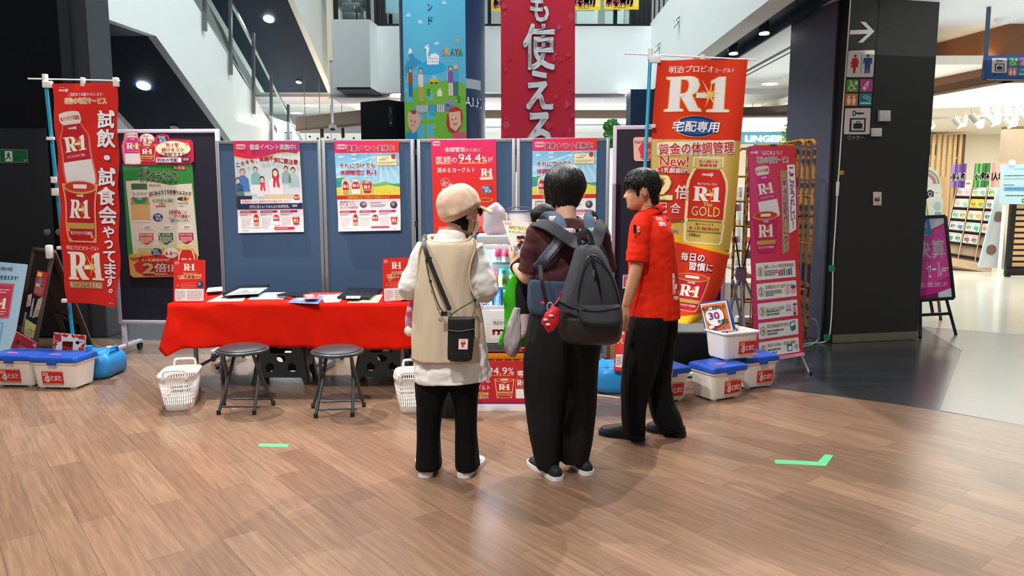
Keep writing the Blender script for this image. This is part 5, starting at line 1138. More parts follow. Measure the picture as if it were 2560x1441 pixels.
o=p.build('offer_card',pxquad(6.0,(41,829),(92,858),(82,905),(14,905)),M_PAPER,thick=.004); tag(o,'tilted dark red card with percentage text behind the leftmost cooler box','card')
# pale blue standing board at the photo edge
p=PR(120,260,'a3c3d6',-55); p.T('明治の宅配',8,12,36,22,'2d5a7a',2,.02); p.T('皆さまの健康を支えます!',-40,34,52,46,'2d5a7a',2,.03); p.rect(-20,56,46,148,'c8546a',1.5); p.rect(-16,62,42,144,'c0344c',2); p.fine(2,70,38,84,2,'e8b0b8',3); logo_r1(p,0,96,34,28,3); p.fine(2,128,38,142,2,'e0a080',3); p.rect(-20,160,34,258,'6f9fc0',1.5); p.rect(-16,165,30,254,'a9c9d0',2); p.T('試飲会',-14,172,26,196,'2a2a2e',3,.0); p.T('Bar',-4,210,24,236,'8a3a2a',3,.0); p.poly([(-16,240),(30,225),(30,254),(-16,254)],'d9b878',2.2)
o=p.build('standing_board',quadmap(P(-60,650,6.5),P(65,661,6.35),P(23,897,6.12),P(-90,912,6.2)),M_MATTE,thick=.02); tag(o,'pale blue product board leaning at the photo edge beside the black wall','board')
# ================================================================ A-frame sign with leaflets
t=empty('folding_sign',F(150,885),'dark wooden A-frame sign with leaflet pockets, left of the red banner','sign')
DW=mat('dark_walnut','4a3629',.5,var=.15,vscale=25)
ap,al=P(135,672,6.45),P(90,665,6.75)     # apex right/left (board seen obliquely)
fr,fl=P(82,890,6.3),P(42,850,6.7)
bb,bl_=F(228,868),F(165,845)
bb.z=bl_.z=0; fr.z=max(fr.z,.0); fl.z=max(fl.z,0)
ap.z=al.z=1.02
b=MB(); b.beam(ap,fr,.05,.03); b.beam(al,fl,.04,.03); b.beam(ap,al,.05,.03); b.beam(fr*.85+ap*.15,fl*.85+al*.15,.05,.03); b.build('front_frame',DW,t,bevel=.003)
b=MB(); b.slab([ap,al,fl,fr],(.012,.012,0)); b.build('front_panel',mat('black_panel_matt','17130f',.6),t,smooth=False)
b=MB(); b.beam(ap,bb,.05,.03); b.beam(al,bl_,.04,.03); b.beam(bb*.7+ap*.3,bl_*.7+al*.3,.05,.03); b.slab([ap*.95+bb*.05,al*.95+bl_*.05,bl_*.75+al*.25,bb*.75+ap*.25],(.01,.01,0)); b.build('rear_frame',DW,t,bevel=.003)
b=MB(); b.box(ap+V((-.01,-.03,.0)),(.05,.05,.12)); tag(b.build('clip_lamp',mat('white_plastic','e6e6e2',.4),bevel=.012),'white clip with pink print on top of the A-frame sign','clip')
def lf(pts,Y,bg,cols,k,lab):
 p=leaflet(bg,cols,k); o=p.build('leaflet',pxquad(Y,*pts),M_PAPER,thick=.002); tag(o,lab,'leaflet')
lf([(93,676),(121,683),(107,745),(83,735)],6.36,'c82832',('e8c8a0','5f8ab0','e8d878'),1,'red leaflet with coloured shapes, topmost on the A-frame sign')
lf([(95,748),(106,743),(100,790),(80,796)],6.35,'b9b49a',('b83a3a','d8c8a8'),2,'grey leaflet with red strip in the middle pocket of the A-frame sign')
lf([(70,738),(80,735),(76,765),(65,768)],6.36,'d8c0b0',('b84a4a',),3,'narrow pale leaflet at the left edge of the A-frame sign')
lf([(82,748),(86,745),(79,792),(73,793)],6.36,'c0b8c8',('6a5aa0',),4,'thin lilac leaflet beside the grey one on the A-frame sign')
lf([(64,798),(92,815),(84,852),(58,836)],6.34,'c8d08a',('8fb05a','e8c85a','d0883a'),5,'yellow green leaflet in the lowest pocket of the A-frame sign')
lf([(63,780),(67,782),(57,830),(52,832)],6.36,'d8c8b8',('8a8a9a',),6,'thin pale leaflet low on the left edge of the A-frame sign')
# ================================================================ fridge on its crate
FY=5.22; fx0,fx1=P(1192,700,FY).x,P(1352,700,FY).x; fz0,fz1=.38,P(1192,590,FY).z
cx0,cx1=fx0-.03,fx1+.02
t=empty('showcase_fridge',((fx0+fx1)/2,FY+.2,fz0),'small white glass-door showcase fridge lit inside, filled with drinks','fridge')
FW=mat('white_enamel','dfe0e2',.35); D=.42
za,zb_,zc_=P(1192,775,FY).z,P(1192,600,FY).z,P(1192,610,FY).z
b=MB(); e_=.035
b.bx(fx0,fx0+e_,FY+.03,FY+D,fz0,fz1); b.bx(fx1-e_,fx1,FY+.03,FY+D,fz0,fz1); b.bx(fx0,fx1,FY+D-.03,FY+D,fz0,fz1); b.bx(fx0+e_,fx1-e_,FY+.03,FY+D-.03,fz1-.05,fz1); b.bx(fx0+e_,fx1-e_,FY+.03,FY+D-.03,fz0,za-.01); b.build('cabinet',FW,t,bevel=.004)
b=MB(); b.bx(fx0,fx1,FY-.005,FY+.028,fz1-.06,fz1-.002); b.build('top_panel',mat('grey_enamel','b5b9bd',.4),t,bevel=.004)
b=MB(); z0_,z1_=za,fz1-.065
b.bx(fx0,fx0+.045,FY,FY+.026,z0_,z1_); b.bx(fx1-.045,fx1,FY,FY+.026,z0_,z1_); b.bx(fx0+.045,fx1-.045,FY,FY+.026,z0_,z0_+.03); b.bx(fx0+.045,fx1-.045,FY,FY+.026,z1_-.03,z1_); dr=b.build('door',FW,t,bevel=.003)
b=MB(); b.bx(fx0+.045,fx1-.045,FY+.012,FY+.016,z0_+.03,z1_-.03); b.build('pane',GLASS,dr,smooth=False)
b=MB(); b.bx(fx0,fx1,FY,FY+.028,fz0+.07,za-.006); lower=b.build('lower_panel',FW,t,bevel=.004)
p=PR(120,62,'e1e2e4'); p.T('明日をもっとおいしく',10,8,112,20,'55565a',2,.01); p.T('meiji',8,28,112,56,'c8283c',2,.045); p.build('brand_panel',pxquad(FY-.001,(1226,797),(1318,797),(1318,848),(1226,848)),M_PAPER,lower,thick=.001)
b=MB()
for k in range(5): b.bx(fx0+.01,fx1-.15,FY-.002,FY+.02,fz0+.012+k*.011,fz0+.017+k*.011)
b.build('vent_grille',mat('grey_vent','6f7376',.5),t,smooth=False)
b=MB(); b.bx(fx1-.14,fx1-.02,FY-.004,FY+.02,fz0+.018,fz0+.062); b.build('display',mat('black_display','101113',.2),t)
p=PR(30,12,'101113'); p.T('03',4,1,26,11,'ff5030',1,.02); dsp=p.build('display_digits',pxquad(FY-.006,(1301,867),(1314,867),(1314,874),(1301,874)),M_LIT,t,thick=.0005)
b=MB(); b.bx(fx0+.038,fx0+.06,FY+.05,FY+.075,z0_+.04,z1_-.02); b.build('light_tube',mat('fridge_tube','eefaff',.5,emit=22),t)
ar=area((fx0+.09,FY+.06,(z0_+z1_)/2),(fx1-.1,FY+.2,(z0_+z1_)/2),.03,.55,34,(.8,.97,1)); ar.data.spread=radians(150)
zs=[P(1192,657,FY).z-.012,P(1192,720,FY).z-.012,z0_+.005]
for z in zs[:2]:
 b=MB()
 for k in range(12): b.bx(fx0+e_,fx1-e_,FY+.055+k*.026,FY+.059+k*.026,z,z+.004)
 b.bx(fx0+e_,fx1-e_,FY+.05,FY+.058,z-.006,z+.012); b.build('wire_shelf',mat('pale_aqua_wire','b9dde0',.4),t,smooth=False)
def prod(kind):
 if kind == 'bottle':
  t=empty('milk_bottle',(0,0,0),'','bottle'); b=MB(); b.lathe([(.02,0),(.029,.004),(.03,.07),(.027,.085),(.018,.105),(.017,.118)],(0,0,0),20); b.build('body',mat('milk_white','f0eeea',.3),t)
  b=MB(); b.lathe([(.0305,.045),(.0305,.072),(.0275,.087),(.0185,.106)],(0,0,0),20,cap=False); b.build('wrap_label',mat('crimson_label','c4264a',.4),t); b=MB(); b.lathe([(.0,.132),(.019,.132),(.021,.128),(.021,.112),(.018,.11)],(0,0,0),20); b.build('cap',mat('pink_cap','f0a8b8',.4),t)
 elif kind == 'green':
  t=empty('drink_bottle',(0,0,0),'','bottle'); b=MB(); b.lathe([(.02,0),(.029,.004),(.03,.075),(.026,.09),(.018,.105)],(0,0,0),20); b.build('body',mat('pale_drink','d9e6b0',.25),t)
  b=MB(); b.lathe([(.0305,.025),(.0305,.065)],(0,0,0),20,cap=False); b.build('wrap_label',mat('green_label','8fb83a',.4),t); b=MB(); b.lathe([(.0,.13),(.022,.13),(.024,.126),(.024,.1),(.02,.098)],(0,0,0),20); b.build('cap',mat('teal_cap','18a88a',.4),t)
 elif kind == 'carton':
  t=empty('drink_carton',(0,0,0),'','carton'); b=MB(); b.box((0,0,.06),(.05,.05,.12)); b.build('body',mat('blue_carton','2050b0',.4),t,bevel=.002); p=PR(40,120,'2050b0'); p.push(20,60,1,1,-90); p.T('meiji',-48,-13,48,13,'f2f4f8',1,.03); p.pop(); p.build('front_print',quadmap(V((-.024,-.026,.118)),V((.024,-.026,.118)),V((.024,-.026,.002)),V((-.024,-.026,.002))),M_PAPER,t,thick=.0005,eps=.0002)
 else:
  t=empty('yogurt_pouch',(0,0,0),'','pouch'); b=MB(); b.loft([[V((.035*a,.012*c*k,z)) for a,c in ((1,0),(.6,1),(-.6,1),(-1,0),(-.6,-1),(.6,-1))] for z,k in ((0,1.6),(.08,1.2),(.12,.3))]); b.build('body',mat('crimson_pouch','b8203c',.35),t)
 return t
def shelf_fill(kind,xs,ys,z,label,grp):
 first=None
 for x in xs:
  for y in ys:
   if first is None: first=prod(kind); o=first; o.location=(x,y,z); o['label']=label; o['group']=grp
   else: dup(first,(x,y,z),0,label,grp)
X=lambda px: P(px,650,FY+.1).x
ys=[FY+.09,FY+.155,FY+.22]
shelf_fill('bottle',[X(1240),X(1264),X(1288),X(1312)],ys,zs[0]+.005,'milk bottle with red label and pink cap on the top fridge shelf','milk bottles on the top fridge shelf')
shelf_fill('green',[X(1256),X(1280),X(1304)],ys,zs[1]+.005,'drink bottle with teal cap on the middle fridge shelf','teal capped bottles on the middle fridge shelf')
shelf_fill('pouch',[X(1230)],ys,zs[1]+.005,'crimson pouch on the middle fridge shelf beside the teal caps','crimson pouches on the middle fridge shelf')
shelf_fill('carton',[X(1222)+.0,X(1244)],ys,zs[2]+.002,'blue carton with white lettering on the bottom fridge shelf','blue cartons on the bottom fridge shelf')
shelf_fill('green',[X(1266),X(1288),X(1310)],ys[:2],zs[2]+.002,'drink bottle with teal cap on the bottom fridge shelf','teal capped bottles on the bottom fridge shelf')
# crate, sign and boxes below
ORG=mat('orange_crate_plastic','e8861e',.4)
t=empty('plastic_crate',((cx0+cx1)/2,FY+.2,0),'orange plastic crate under the showcase fridge, behind the red percentage sign','crate')
b=MB(); y0_,y1_=FY,FY+.42
for (xa_,xb_,ya_,yb_) in ((cx0,cx1,y0_,y0_+.012),(cx0,cx1,y1_-.012,y1_),(cx0,cx0+.012,y0_,y1_),(cx1-.012,cx1,y0_,y1_)): b.bx(xa_,xb_,ya_,yb_,.0,.365)
b.bx(cx0,cx1,y0_,y1_,0,.02); b.build('wall',ORG,t,smooth=False)
b=MB(); b.bx(cx0-.012,cx1+.012,y0_-.012,y0_+.01,.335,.375); b.bx(cx0-.012,cx1+.012,y1_-.01,y1_+.012,.335,.375); b.bx(cx0-.012,cx0+.01,y0_,y1_,.335,.375); b.bx(cx1-.01,cx1+.012,y0_,y1_,.335,.375); b.build('rim',ORG,t,bevel=.003)
b=MB()
for k in range(8): x=cx0+.03+k*(cx1-cx0-.06)/7; b.bx(x-.006,x+.006,y0_-.01,y0_,.02,.335)
b.build('rib',ORG,t,smooth=False)
p=PR(150,140,'b81c28',-28); p.T('家族の健康の為に',-20,5,30,15,'f2e6e0',2,.0); p.T('医師の',-22,20,30,37,'f7efe8',3,.0); p.T('94.9',28,17,76,37,'f7efe8',3,.0); p.T('%',78,18,92,37,'f7efe8',3,.0); p.rect(-22,39,12,40.5,'f2a32c',2); p.rect(28,39,92,40.5,'f2a32c',2)
p.T('奨める',-10,46,34,60,'f7efe8',3,.0); p.T('ヨーグルト',-22,66,34,80,'f7efe8',3,.0); p.rr(-10,86,30,94,2,'d8b060',2); p.T('強さひきだす',-8,87,26,93,'b81c28',3,.01); p.T('R-1乳酸菌EPS',-24,95,30,104,'f7e0c0',3,.03)
cup(p,46,46,46,54,3); bottle(p,97,26,26,76,3,'c01f2c'); p.rect(-28,118,122,140,'ece9ea',3); p.rect(-28,112,122,118,'8a1a5a',3)
o=p.build('floor_sign',quadmap(P(1162,903,5.13),P(1315,904,5.13),P(1315,1031,5.05),P(1162,1031,5.05)),M_MATTE,thick=.006); tag(o,'dark red sign with white percentage text leaning on the orange crate','sign')
# bag, bucket on top of the fridge
def blob(name,c,r,m,label,cat,seed,amp,sq=None,part=None,n=28,sub=1):
 b=MB(); b.ball((0,0,0),1,n,n//2+2); c=V(c); out=[]
 for v in b.v:
  d=v.normalized(); k=1+amp*noise.noise(d*1.6+V((seed,0,0)))+amp*.5*noise.noise(d*4+V((0,seed,0)))
  q=V((v.x*r[0],v.y*r[1],v.z*r[2]))*k
  if sq: q=sq(q)
  out.append(c+q)
 b.v=out; o=b.build(name,m,None,ang=180,sub=sub)
 if label: tag(o,label,cat)
 return o
BAGW=mat('cloudy_plastic_bag','efe6ee',.3,trans=.55,ior=1.15,bump=.6,bscale=25)
c=P(1236,560,FY+.14)
o=blob('plastic_bag',(c.x,FY+.16,fz1+.11),(.09,.085,.118),BAGW,'cloudy white plastic bag with pink contents on top of the fridge','bag',3,.18,lambda q: V((q.x*(1.0 if q.z > -.06 else 1.3),q.y,max(q.z,-.108))))
o2=blob('pink_bundle',(c.x,FY+.13,fz1+.15),(.06,.05,.055),mat('pink_bundle','d49ac0',.5),None,None,8,.15); o2.parent=o; o2.location=V((c.x,FY+.14,fz1+.07))-o.location
t=empty('bucket',(P(1298,560,FY+.2).x,FY+.22,fz1),'white plastic bucket with black handle on top of the fridge','bucket'); bc=V((P(1298,560,FY+.2).x,FY+.22,fz1))
b=MB(); b.lathe([(.06,.0),(.075,.002),(.092,.16),(.098,.162),(.098,.172),(.088,.172),(.07,.01)],bc,32); b.build('body',mat('white_tub','e8e8ea',.4),t)
b=MB(); b.tube([bc+V((.1*cos(a),-.02-.07*abs(sin(a))*0,.165+.035*sin(a))) for a in [pi*k/14 for k in range(15)]],.005,8); b.tube([bc+V((.1*cos(2*pi*k/30),.1*sin(2*pi*k/30),.168)) for k in range(30)],.006,8,closed=True); b.build('handle',mat('navy_wire','1f2a44',.4),t)
o=blob('plastic_bag',(P(1277,560,FY+.3).x-.02,FY+.34,fz1+.07),(.08,.05,.08),BAGW,'crumpled white bag peeking out behind the bucket on the fridge','bag',6,.25,lambda q: V((q.x,q.y,max(q.z,-.065))))
# cardboard boxes right of the crate, orange and red box
CARD=mat('cardboard','b48a5e',.8,var=.05,vscale=14)
def carton(x0,x1,y,d,z0,z1,label,name='cardboard_box'):
 t=empty(name,((x0+x1)/2,y+d/2,z0),label,'box'); b=MB(); b.bx(x0,x1,y,y+d,z0,z1-.003); b.build('body',CARD,t,bevel=.003)
 b=MB(); b.bx(x0+.002,x1-.002,y+.002,y+d/2-.002,z1-.003,z1); b.bx(x0+.002,x1-.002,y+d/2+.002,y+d-.002,z1-.003,z1); b.build('flap',mat('cardboard_flap','bd9468',.8),t,smooth=False)
 b=MB(); b.bx(x0+.14,x0+.24,y-.0015,y+.001,z0+.01,z0+.05); b.build('red_sticker',mat('red_sticker','c8301e',.5),t,smooth=False)
xl,xr=P(1462,880,6.15).x,P(1562,880,6.15).x
carton(xl+.1,xr,6.42,.15,0,.2,'brown cardboard box on the floor behind the blue water base')
carton(xl+.12,xr-.02,6.43,.13,.2,.33,'smaller cardboard box stacked on the brown box behind the water base')
p=PR(30,110,'d0281c'); p.rect(4,66,26,100,'efe8e6',1); p.fine(6,70,24,96,5,'5a5a60',2); p.T('R',6,20,24,36,'f2b070',2,.03); p.rr(6,3,24,12,3,'f2a0a8',2)
o=p.build('banner_box',quadmap(P(1541,828,5.56),P(1566,826,5.56),P(1556,929,5.44),P(1535,926,5.44)),M_PAPER,thick=.03); tag(o,'narrow red carton leaning on the blue water base beside the black trousers','box')
# black bag between the legs of the woman
t=empty('tote_bag',(P(1118,1050,4.82).x,4.9,0),'black tote bag with small blue emblem on the floor behind the black wide trousers','bag'); c=V((P(1118,1050,4.82).x,4.92,0))
b=MB(); b.loft([[c+V((a*.085*k,q*.05*k,z)) for a,q in ((1,-.8),(1,.8),(.8,1),(-.8,1),(-1,.8),(-1,-.8),(-.8,-1),(.8,-1))] for z,k in ((0,.95),(.02,1),(.2,1.0),(.3,.9),(.305,.85))]); b.build('body',mat('black_nylon','121316',.6),t,bevel=0)
b=MB(); b.tube(catmull([c+V((-.04,0,.3)),c+V((-.035,-.01,.38)),c+V((.035,-.01,.38)),c+V((.04,0,.3))],5),.006,6); b.build('handle',MATS['black_nylon'],t)
p=PR(20,16,'121316'); p.rr(2,1,18,12,3,'2a5ac0',1); p.rect(2,13.5,18,15,'8a94b0',1); p.build('emblem',quadmap(c+V((-.02,-.052,.285)),c+V((.025,-.052,.285)),c+V((.025,-.053,.245)),c+V((-.02,-.053,.245))),M_PAPER,t,thick=.001)
# ================================================================ green tape on the floor
GT=mat('green_tape','4fb878',.55,var=.04,vscale=40)
def tape(pts,label): b=MB(); b.slab([F(x,y,.0004) for x,y in pts],(0,0,.0006)); tag(b.build('floor_tape',GT,None,smooth=False),label,'tape')
tape([(649,1110),(723,1111),(718,1119),(645,1117)],'short strip of green floor tape in front of the stools')
tape([(1935,1153),(1941,1150),(2045,1155),(2062,1137),(2084,1139),(2064,1166),(1975,1161),(1940,1160)],'L shaped green floor tape on the open wooden floor at right')
# ================================================================ charcoal column with signs
CA,CB=F(2079,858),F(2293,848)
cdv=(CB-CA).normalized(); cn=V((-cdv.y,cdv.x,0))       # cn points away from the viewer
def cpt(s,w,z): return V((CA.x,CA.y,0))+cdv*s+cn*w+V((0,0,z))
CW=(CB-CA).length
def cbox(b,s0,s1,w0,w1,z0,z1): b.hexa([cpt(s0,w0,z0),cpt(s1,w0,z0),cpt(s1,w0,z1),cpt(s0,w0,z1)],[cpt(s0,w1,z0),cpt(s1,w1,z0),cpt(s1,w1,z1),cpt(s0,w1,z1)])
b=MB(); cbox(b,0,CW,0,.9,0,CR+.01); col=struct('pillar_charcoal',b,CHAR,smooth=False)
b=MB(); cbox(b,-.003,0,-.003,.14,0,CR); b.build('side_edge',BLACK,col,smooth=False)
b=MB(); cbox(b,-.02,-.001,.16,.95,0,CR); b.build('side_panel',mat('slate_lilac_panel','54566a',.5),col,smooth=False)
b=MB(); cbox(b,.005,CW-.003,-.006,0,0,.085); struct('baseboard_right',b,mat('brushed_base','9c8f7c',.35,.7,var=.1,vscale=9),smooth=False)
CM,CN=plane_map(CA,CB,.003)
b=MB()
for (x0,y0),(x1,y1) in (((2200,-10),(2176,318)),): b.beam(CM(x0,y0,.0),CM(x1,y1,.0),.01,.004)
b.build('panel_seam',mat('black_seam','0a0b0c',.6),col,smooth=False)
def csign(p,tl,tr,br,bl,name,label,m=M_MATTE,thick=.004,cat='sign',off=.008): return pin(p,CM,CN,tl,tr,br,bl,name,label,cat,off=off,m=m,thick=thick)
IV='e4ddd4'
p=PO(60,54); p.poly([(0,21),(44,20),(23,0),(35,-1),(60,25),(33,53),(21,53),(43,31),(0,32)],IV,0)
csign(p,(2127,55),(2187,54),(2185,107),(2122,108),'arrow_sign','white arrow pointing right near the top of the charcoal column')
def man(p,x,y,h,c,woman=False,z=3):
 w=h*.22; p.ell(x,y+h*.08,h*.075,h*.08,c,z)
 if woman:
  p.poly([(x-w*.55,y+h*.19),(x+w*.55,y+h*.19),(x+w*1.05,y+h*.48),(x+w*.8,y+h*.5),(x+w*.45,y+h*.32),(x+w*.95,y+h*.68),(x+w*.35,y+h*.68),(x+w*.25,y+h),(x-w*.25,y+h),(x-w*.35,y+h*.68),(x-w*.95,y+h*.68),(x-w*.45,y+h*.32),(x-w*.8,y+h*.5),(x-w*1.05,y+h*.48)],c,z)
 else: p.poly([(x-w*.8,y+h*.19),(x+w*.8,y+h*.19),(x+w*1.05,y+h*.26),(x+w*1.05,y+h*.52),(x+w*.8,y+h*.52),(x+w*.68,y+h*.3),(x+w*.62,y+h),(x+w*.1,y+h),(x,y+h*.6),(x-w*.1,y+h),(x-w*.62,y+h),(x-w*.68,y+h*.3),(x-w*.8,y+h*.52),(x-w*1.05,y+h*.52),(x-w*1.05,y+h*.26)],c,z)
p=PO(66,68); p.rr(0,0,66,68,4,IV,0); man(p,18,10,48,'c8202c',True); man(p,50,10,48,'20508c'); p.rect(33.5,12,34.7,56,'3a3a3a',2)
csign(p,(2121,127),(2187,125),(2183,193),(2116,193),'restroom_sign','ivory restroom sign with red woman and blue man on the charcoal column')
def icon(kind,c):
 p=PO(32,32); p.rr(0,0,32,32,2.5,c,0); W_='efeae2'
 if kind == 'wheel': p.ell(11,5.5,2.4,2.4,W_,2); p.line([(11,8),(11.5,17),(20,17),(23,25),(26,24)],2.4,W_,2); p.line([(11,12),(18,12)],2,W_,2); p.ring(13,21,6,8,W_,2,0,230); p.rr(22,6,29,13,1.5,W_,2); p.ell(25.5,5,1.5,1.5,W_,2)
 elif kind == 'bottle': p.push(16,16,1,1,30); p.rr(-4.5,-4,4.5,12,2,W_,2); p.rect(-3,-9,3,-5,W_,2); p.ell(0,-10,2,2.5,W_,2); p.rect(-2.8,0,2.8,8,c,2.5); p.rect(-2.8,4,2.8,8,W_,3); p.pop()
 elif kind == 'kids':
  for x in (9.5,22): p.ell(x,8,3,3,W_,2); p.poly([(x-3,12),(x+3,12),(x+6,20),(x+4,21),(x+3,18),(x+3.5,23),(x+2.5,29),(x-2.5,29),(x-3.5,23),(x-3,18),(x-4,21),(x-6,20)],W_,2)
 else: p.rect(3,23,29,27,W_,2); p.line([(11,7),(11,11),(16,13),(20,12),(21,16),(27,17),(28,21)],1.8,W_,2); p.line([(11,7),(21,7),(22,10),(28,11),(28,14)],1.8,W_,2)
 return p
csign(icon('wheel','55a038'),(2117,199),(2147,199),(2146,230),(2115,230),'accessible_sign','green wheelchair icon on the charcoal column')
csign(icon('bottle','cf4a9a'),(2150,198),(2182,198),(2181,230),(2149,230),'nursing_sign','pink baby bottle icon on the charcoal column')
csign(icon('kids','e8762a'),(2114,234),(2145,234),(2144,265),(2112,265),'children_sign','orange children icon on the charcoal column')
csign(icon('smoke','1a8a9e'),(2148,233),(2180,233),(2179,265),(2147,265),'smoking_sign','teal smoking icon on the charcoal column')
def locker(p):
 p.rr(0,0,64,66,4,IV,0); K='2e2c30'; p.poly([(19,8),(22,6),(27,8),(28,11),(45,11),(49,14),(46,16),(44,14),(41,17),(38,15),(35,17),(32,15),(28,15),(27,18),(22,20),(19,18)],K,2); p.rr(21,9.5,25,16.5,1,IV,2.5)
 p.rect(13,25,53,60,K,2); p.rect(18,29,49,56,IV,2.2); p.rr(22,38,45,52,2,K,2.4); p.rect(29,33,38,35,K,2.4); p.rect(29,33,31,38,K,2.4); p.rect(36,33,38,38,K,2.4)
p=PO(64,66); locker(p)
csign(p,(2113,271),(2177,270),(2174,336),(2109,336),'locker_sign','ivory locker sign with key and suitcase on the charcoal column')
p=PO(42,10); p.T('ロッカー',0,0,42,10,IV,1,.02)
csign(p,(2120,339),(2161,339),(2160,349),(2119,349),'locker_caption','small white caption under the locker sign',thick=.001)
WP=mat('white_plastic','e6e6e2',.4)
def wallbox(x0,y0,x1,y1,d,label,name,m=WP):
 b=MB(); b.hexa([CM(x0,y1,.001),CM(x1,y1,.001),CM(x1,y0,.001),CM(x0,y0,.001)],[CM(x0,y1,.001)-cn*d,CM(x1,y1,.001)-cn*d,CM(x1,y0,.001)-cn*d,CM(x0,y0,.001)-cn*d])
 return tag(b.build(name,m,None,bevel=.004),label,'fixture')
wallbox(2194,277,2221,304,.035,'white square sensor box high on the charcoal column','sensor_box'); wallbox(2176,321,2200,342,.03,'small rounded white box overlapping the locker sign','sensor_box')
sw=wallbox(2182,480,2203,514,.008,'ivory emergency switch plate at mid height of the charcoal column','switch_plate',mat('ivory_plate','d8d2c4',.4))
b=MB(); b.hexa(*[[CM(x,y,.010)-cn*k for x,y in ((2187,503),(2198,503),(2198,495),(2187,495))] for k in (0,.004)]); o=b.build('red_button_recess',mat('dark_red','6a1818',.4),sw)
b=MB(); b.ball(CM(2193,499,.016),.012); b.build('button',mat('red_button','d84a3a',.4),sw); b=MB(); b.ball(CM(2197,491,.013),.006); b.build('pilot_light',mat('yellow_pilot','f0d060',.4),sw)
p=PR(10,10,'d8b41e'); p.rect(1,4,9,6,'8a6a10',1); csign(p,(2100,427),(2110,427),(2109,437),(2099,437),'cable_tag','small yellow tag on the white cable',M_PAPER,.001,'tag')
# white cable down the left edge of the column
CBL=mat('white_cable','e2e0dc',.4)
t=empty('power_cable',CM(2085,850,.02),'white power cable running down the left edge of the charcoal column to the floor','cable')
pts=[CM(x,y,.012) for x,y in ((2128,-30),(2118,120),(2107,280),(2098,420),(2094,470),(2089,560),(2083,650),(2081,740),(2078,800),(2072,845))]+[F(2055,857,.006),F(2030,858,.006),F(2008,862,.006)]
b=MB(); b.tube(catmull(pts,6),.007,8); b.build('wire',CBL,t)
b=MB(); b.cyl(CM(2095,455,.014),CM(2093,490,.014),.017,.014,n=10); b.build('connector',CBL,t)
t2=empty('extension_cord',F(1720,935),'white extension cord with connector lying on the floor by the cooler stack','cord')
b=MB(); b.tube(catmull([F(1690,955,.01),F(1702,950,.012),F(1715,940,.012),F(1740,930,.012),F(1762,928,.01)],6),.006,8); b.tube(catmull([F(1470,988,.006),F(1505,990,.006),F(1550,996,.006)],6),.006,8); b.build('wire',CBL,t2)
b=MB(); b.box(F(1725,936,.018),(.09,.045,.03),rz=.5); b.build('connector',CBL,t2,bevel=.006)
t3=empty('power_cable',F(2040,850),'loop of white cable hanging from the column base beside the yellow cage','cable')
b=MB(); b.tube(catmull([F(2005,868,.01),F(2028,862,.01),F(2045,850,.02),P(2046,825,7.45),P(2040,803,7.4),P(2030,797,7.4)],6),.006,8); b.build('wire',CBL,t3)
for q,lab in (((2080,672),'piece of green tape holding the cable at knee height'),((2068,845),'piece of green tape holding the cable at the floor')):
 b=MB(); x,y=q; b.slab([CM(x-9,y-8,.022),CM(x+6,y-9,.022),CM(x+8,y+6,.022),CM(x-8,y+8,.022)],-cn*.001); tag(b.build('tape_patch',mat('dark_green_tape','2f8a5a',.5),None,smooth=False),lab,'tape')
# ================================================================ yellow roll cage
RUST=bpy.data.materials.new('worn_yellow_paint')
def rustf(nt,b,N,L,tc):
 n=N('ShaderNodeTexNoise'); n.inputs['Scale'].default_value=18; n.inputs['Detail'].default_value=6; L(tc.outputs['Object'],n.inputs[0]); r=N('ShaderNodeValToRGB'); r.color_ramp.elements[0].position=.42; r.color_ramp.elements[0].color=(*rgb('4a3018'),1); r.color_ramp.elements[1].position=.52; r.color_ramp.elements[1].color=(*rgb('c8861e'),1); L(n.outputs[0],r.inputs[0]); L(r.outputs[0],b.inputs['Base Color']); b.inputs['Roughness'].default_value=.6
floor_nodes(RUST,rustf)
t=empty('roll_cage',F(1940,866),'worn yellow steel roll cage folded behind the pink product banner','cart')
def gridpanel(px0,px1,Y,pyt,name,nv,zs,r=.013):
 x0,x1=P(px0,500,Y).x,P(px1,500,Y).x; zt_=P(px1,pyt,Y).z; b=MB()
 b.tube([V((x0,Y,.12)),V((x0,Y,zt_-.05)),V((x0+.05,Y,zt_)),V((x1-.05,Y,zt_)),V((x1,Y,zt_-.05)),V((x1,Y,.12))],r,8)
 for z in zs: b.cyl((x0,Y,z),(x1,Y,z),r*.8,n=8)
 for k in range(1,nv): x=x0+(x1-x0)*k/nv; b.cyl((x,Y,.15),(x,Y,zt_),r*.55,n=8)
 b.build(name,RUST,t)
ZS=[.2,.45,.7,.95,1.2,1.45,1.7]
gridpanel(1838,1985,7.55,372,'back_frame',6,ZS); gridpanel(1868,1990,7.35,364,'middle_frame',5,ZS)
for k,(px,Y) in enumerate(((2003,7.1),(2016,7.2),(2031,7.05))):
 x=P(px,500,Y).x; zt_=P(px,358,Y).z; b=MB()
 b.tube([V((x,Y,.12)),V((x,Y,zt_)),V((x-.0,Y+.05,zt_+.03)),V((x-.02,Y+.55,zt_+.03)),V((x-.02,Y+.6,zt_)),V((x-.02,Y+.6,.12))],.016,8)
 for z in (.2,.6,1.05,1.5): b.cyl((x,Y,z),(x-.02,Y+.6,z),.01,n=8)
 b.build('side_frame',RUST,t)
 for z in (.62,1.3): b=MB(); b.tube([V((x+.022*cos(a),Y-.0+.022*sin(a),z+.004*a)) for a in [k_*.6 for k_ in range(12)]],.006,6); b.build('hinge_loop',mat('rusty_steel','5a4632',.6,.4),t)
x0,x1=P(1850,500,7.4).x,P(2030,500,7.1).x
b=MB(); b.beam((x0,7.1,.13),(x1,7.1,.13),.04,.03); b.beam((x0,7.6,.13),(x1,7.6,.13),.04,.03); b.beam((x1-.02,7.1,.13),(x1-.02,7.6,.13),.04,.03); b.build('base_frame',RUST,t)
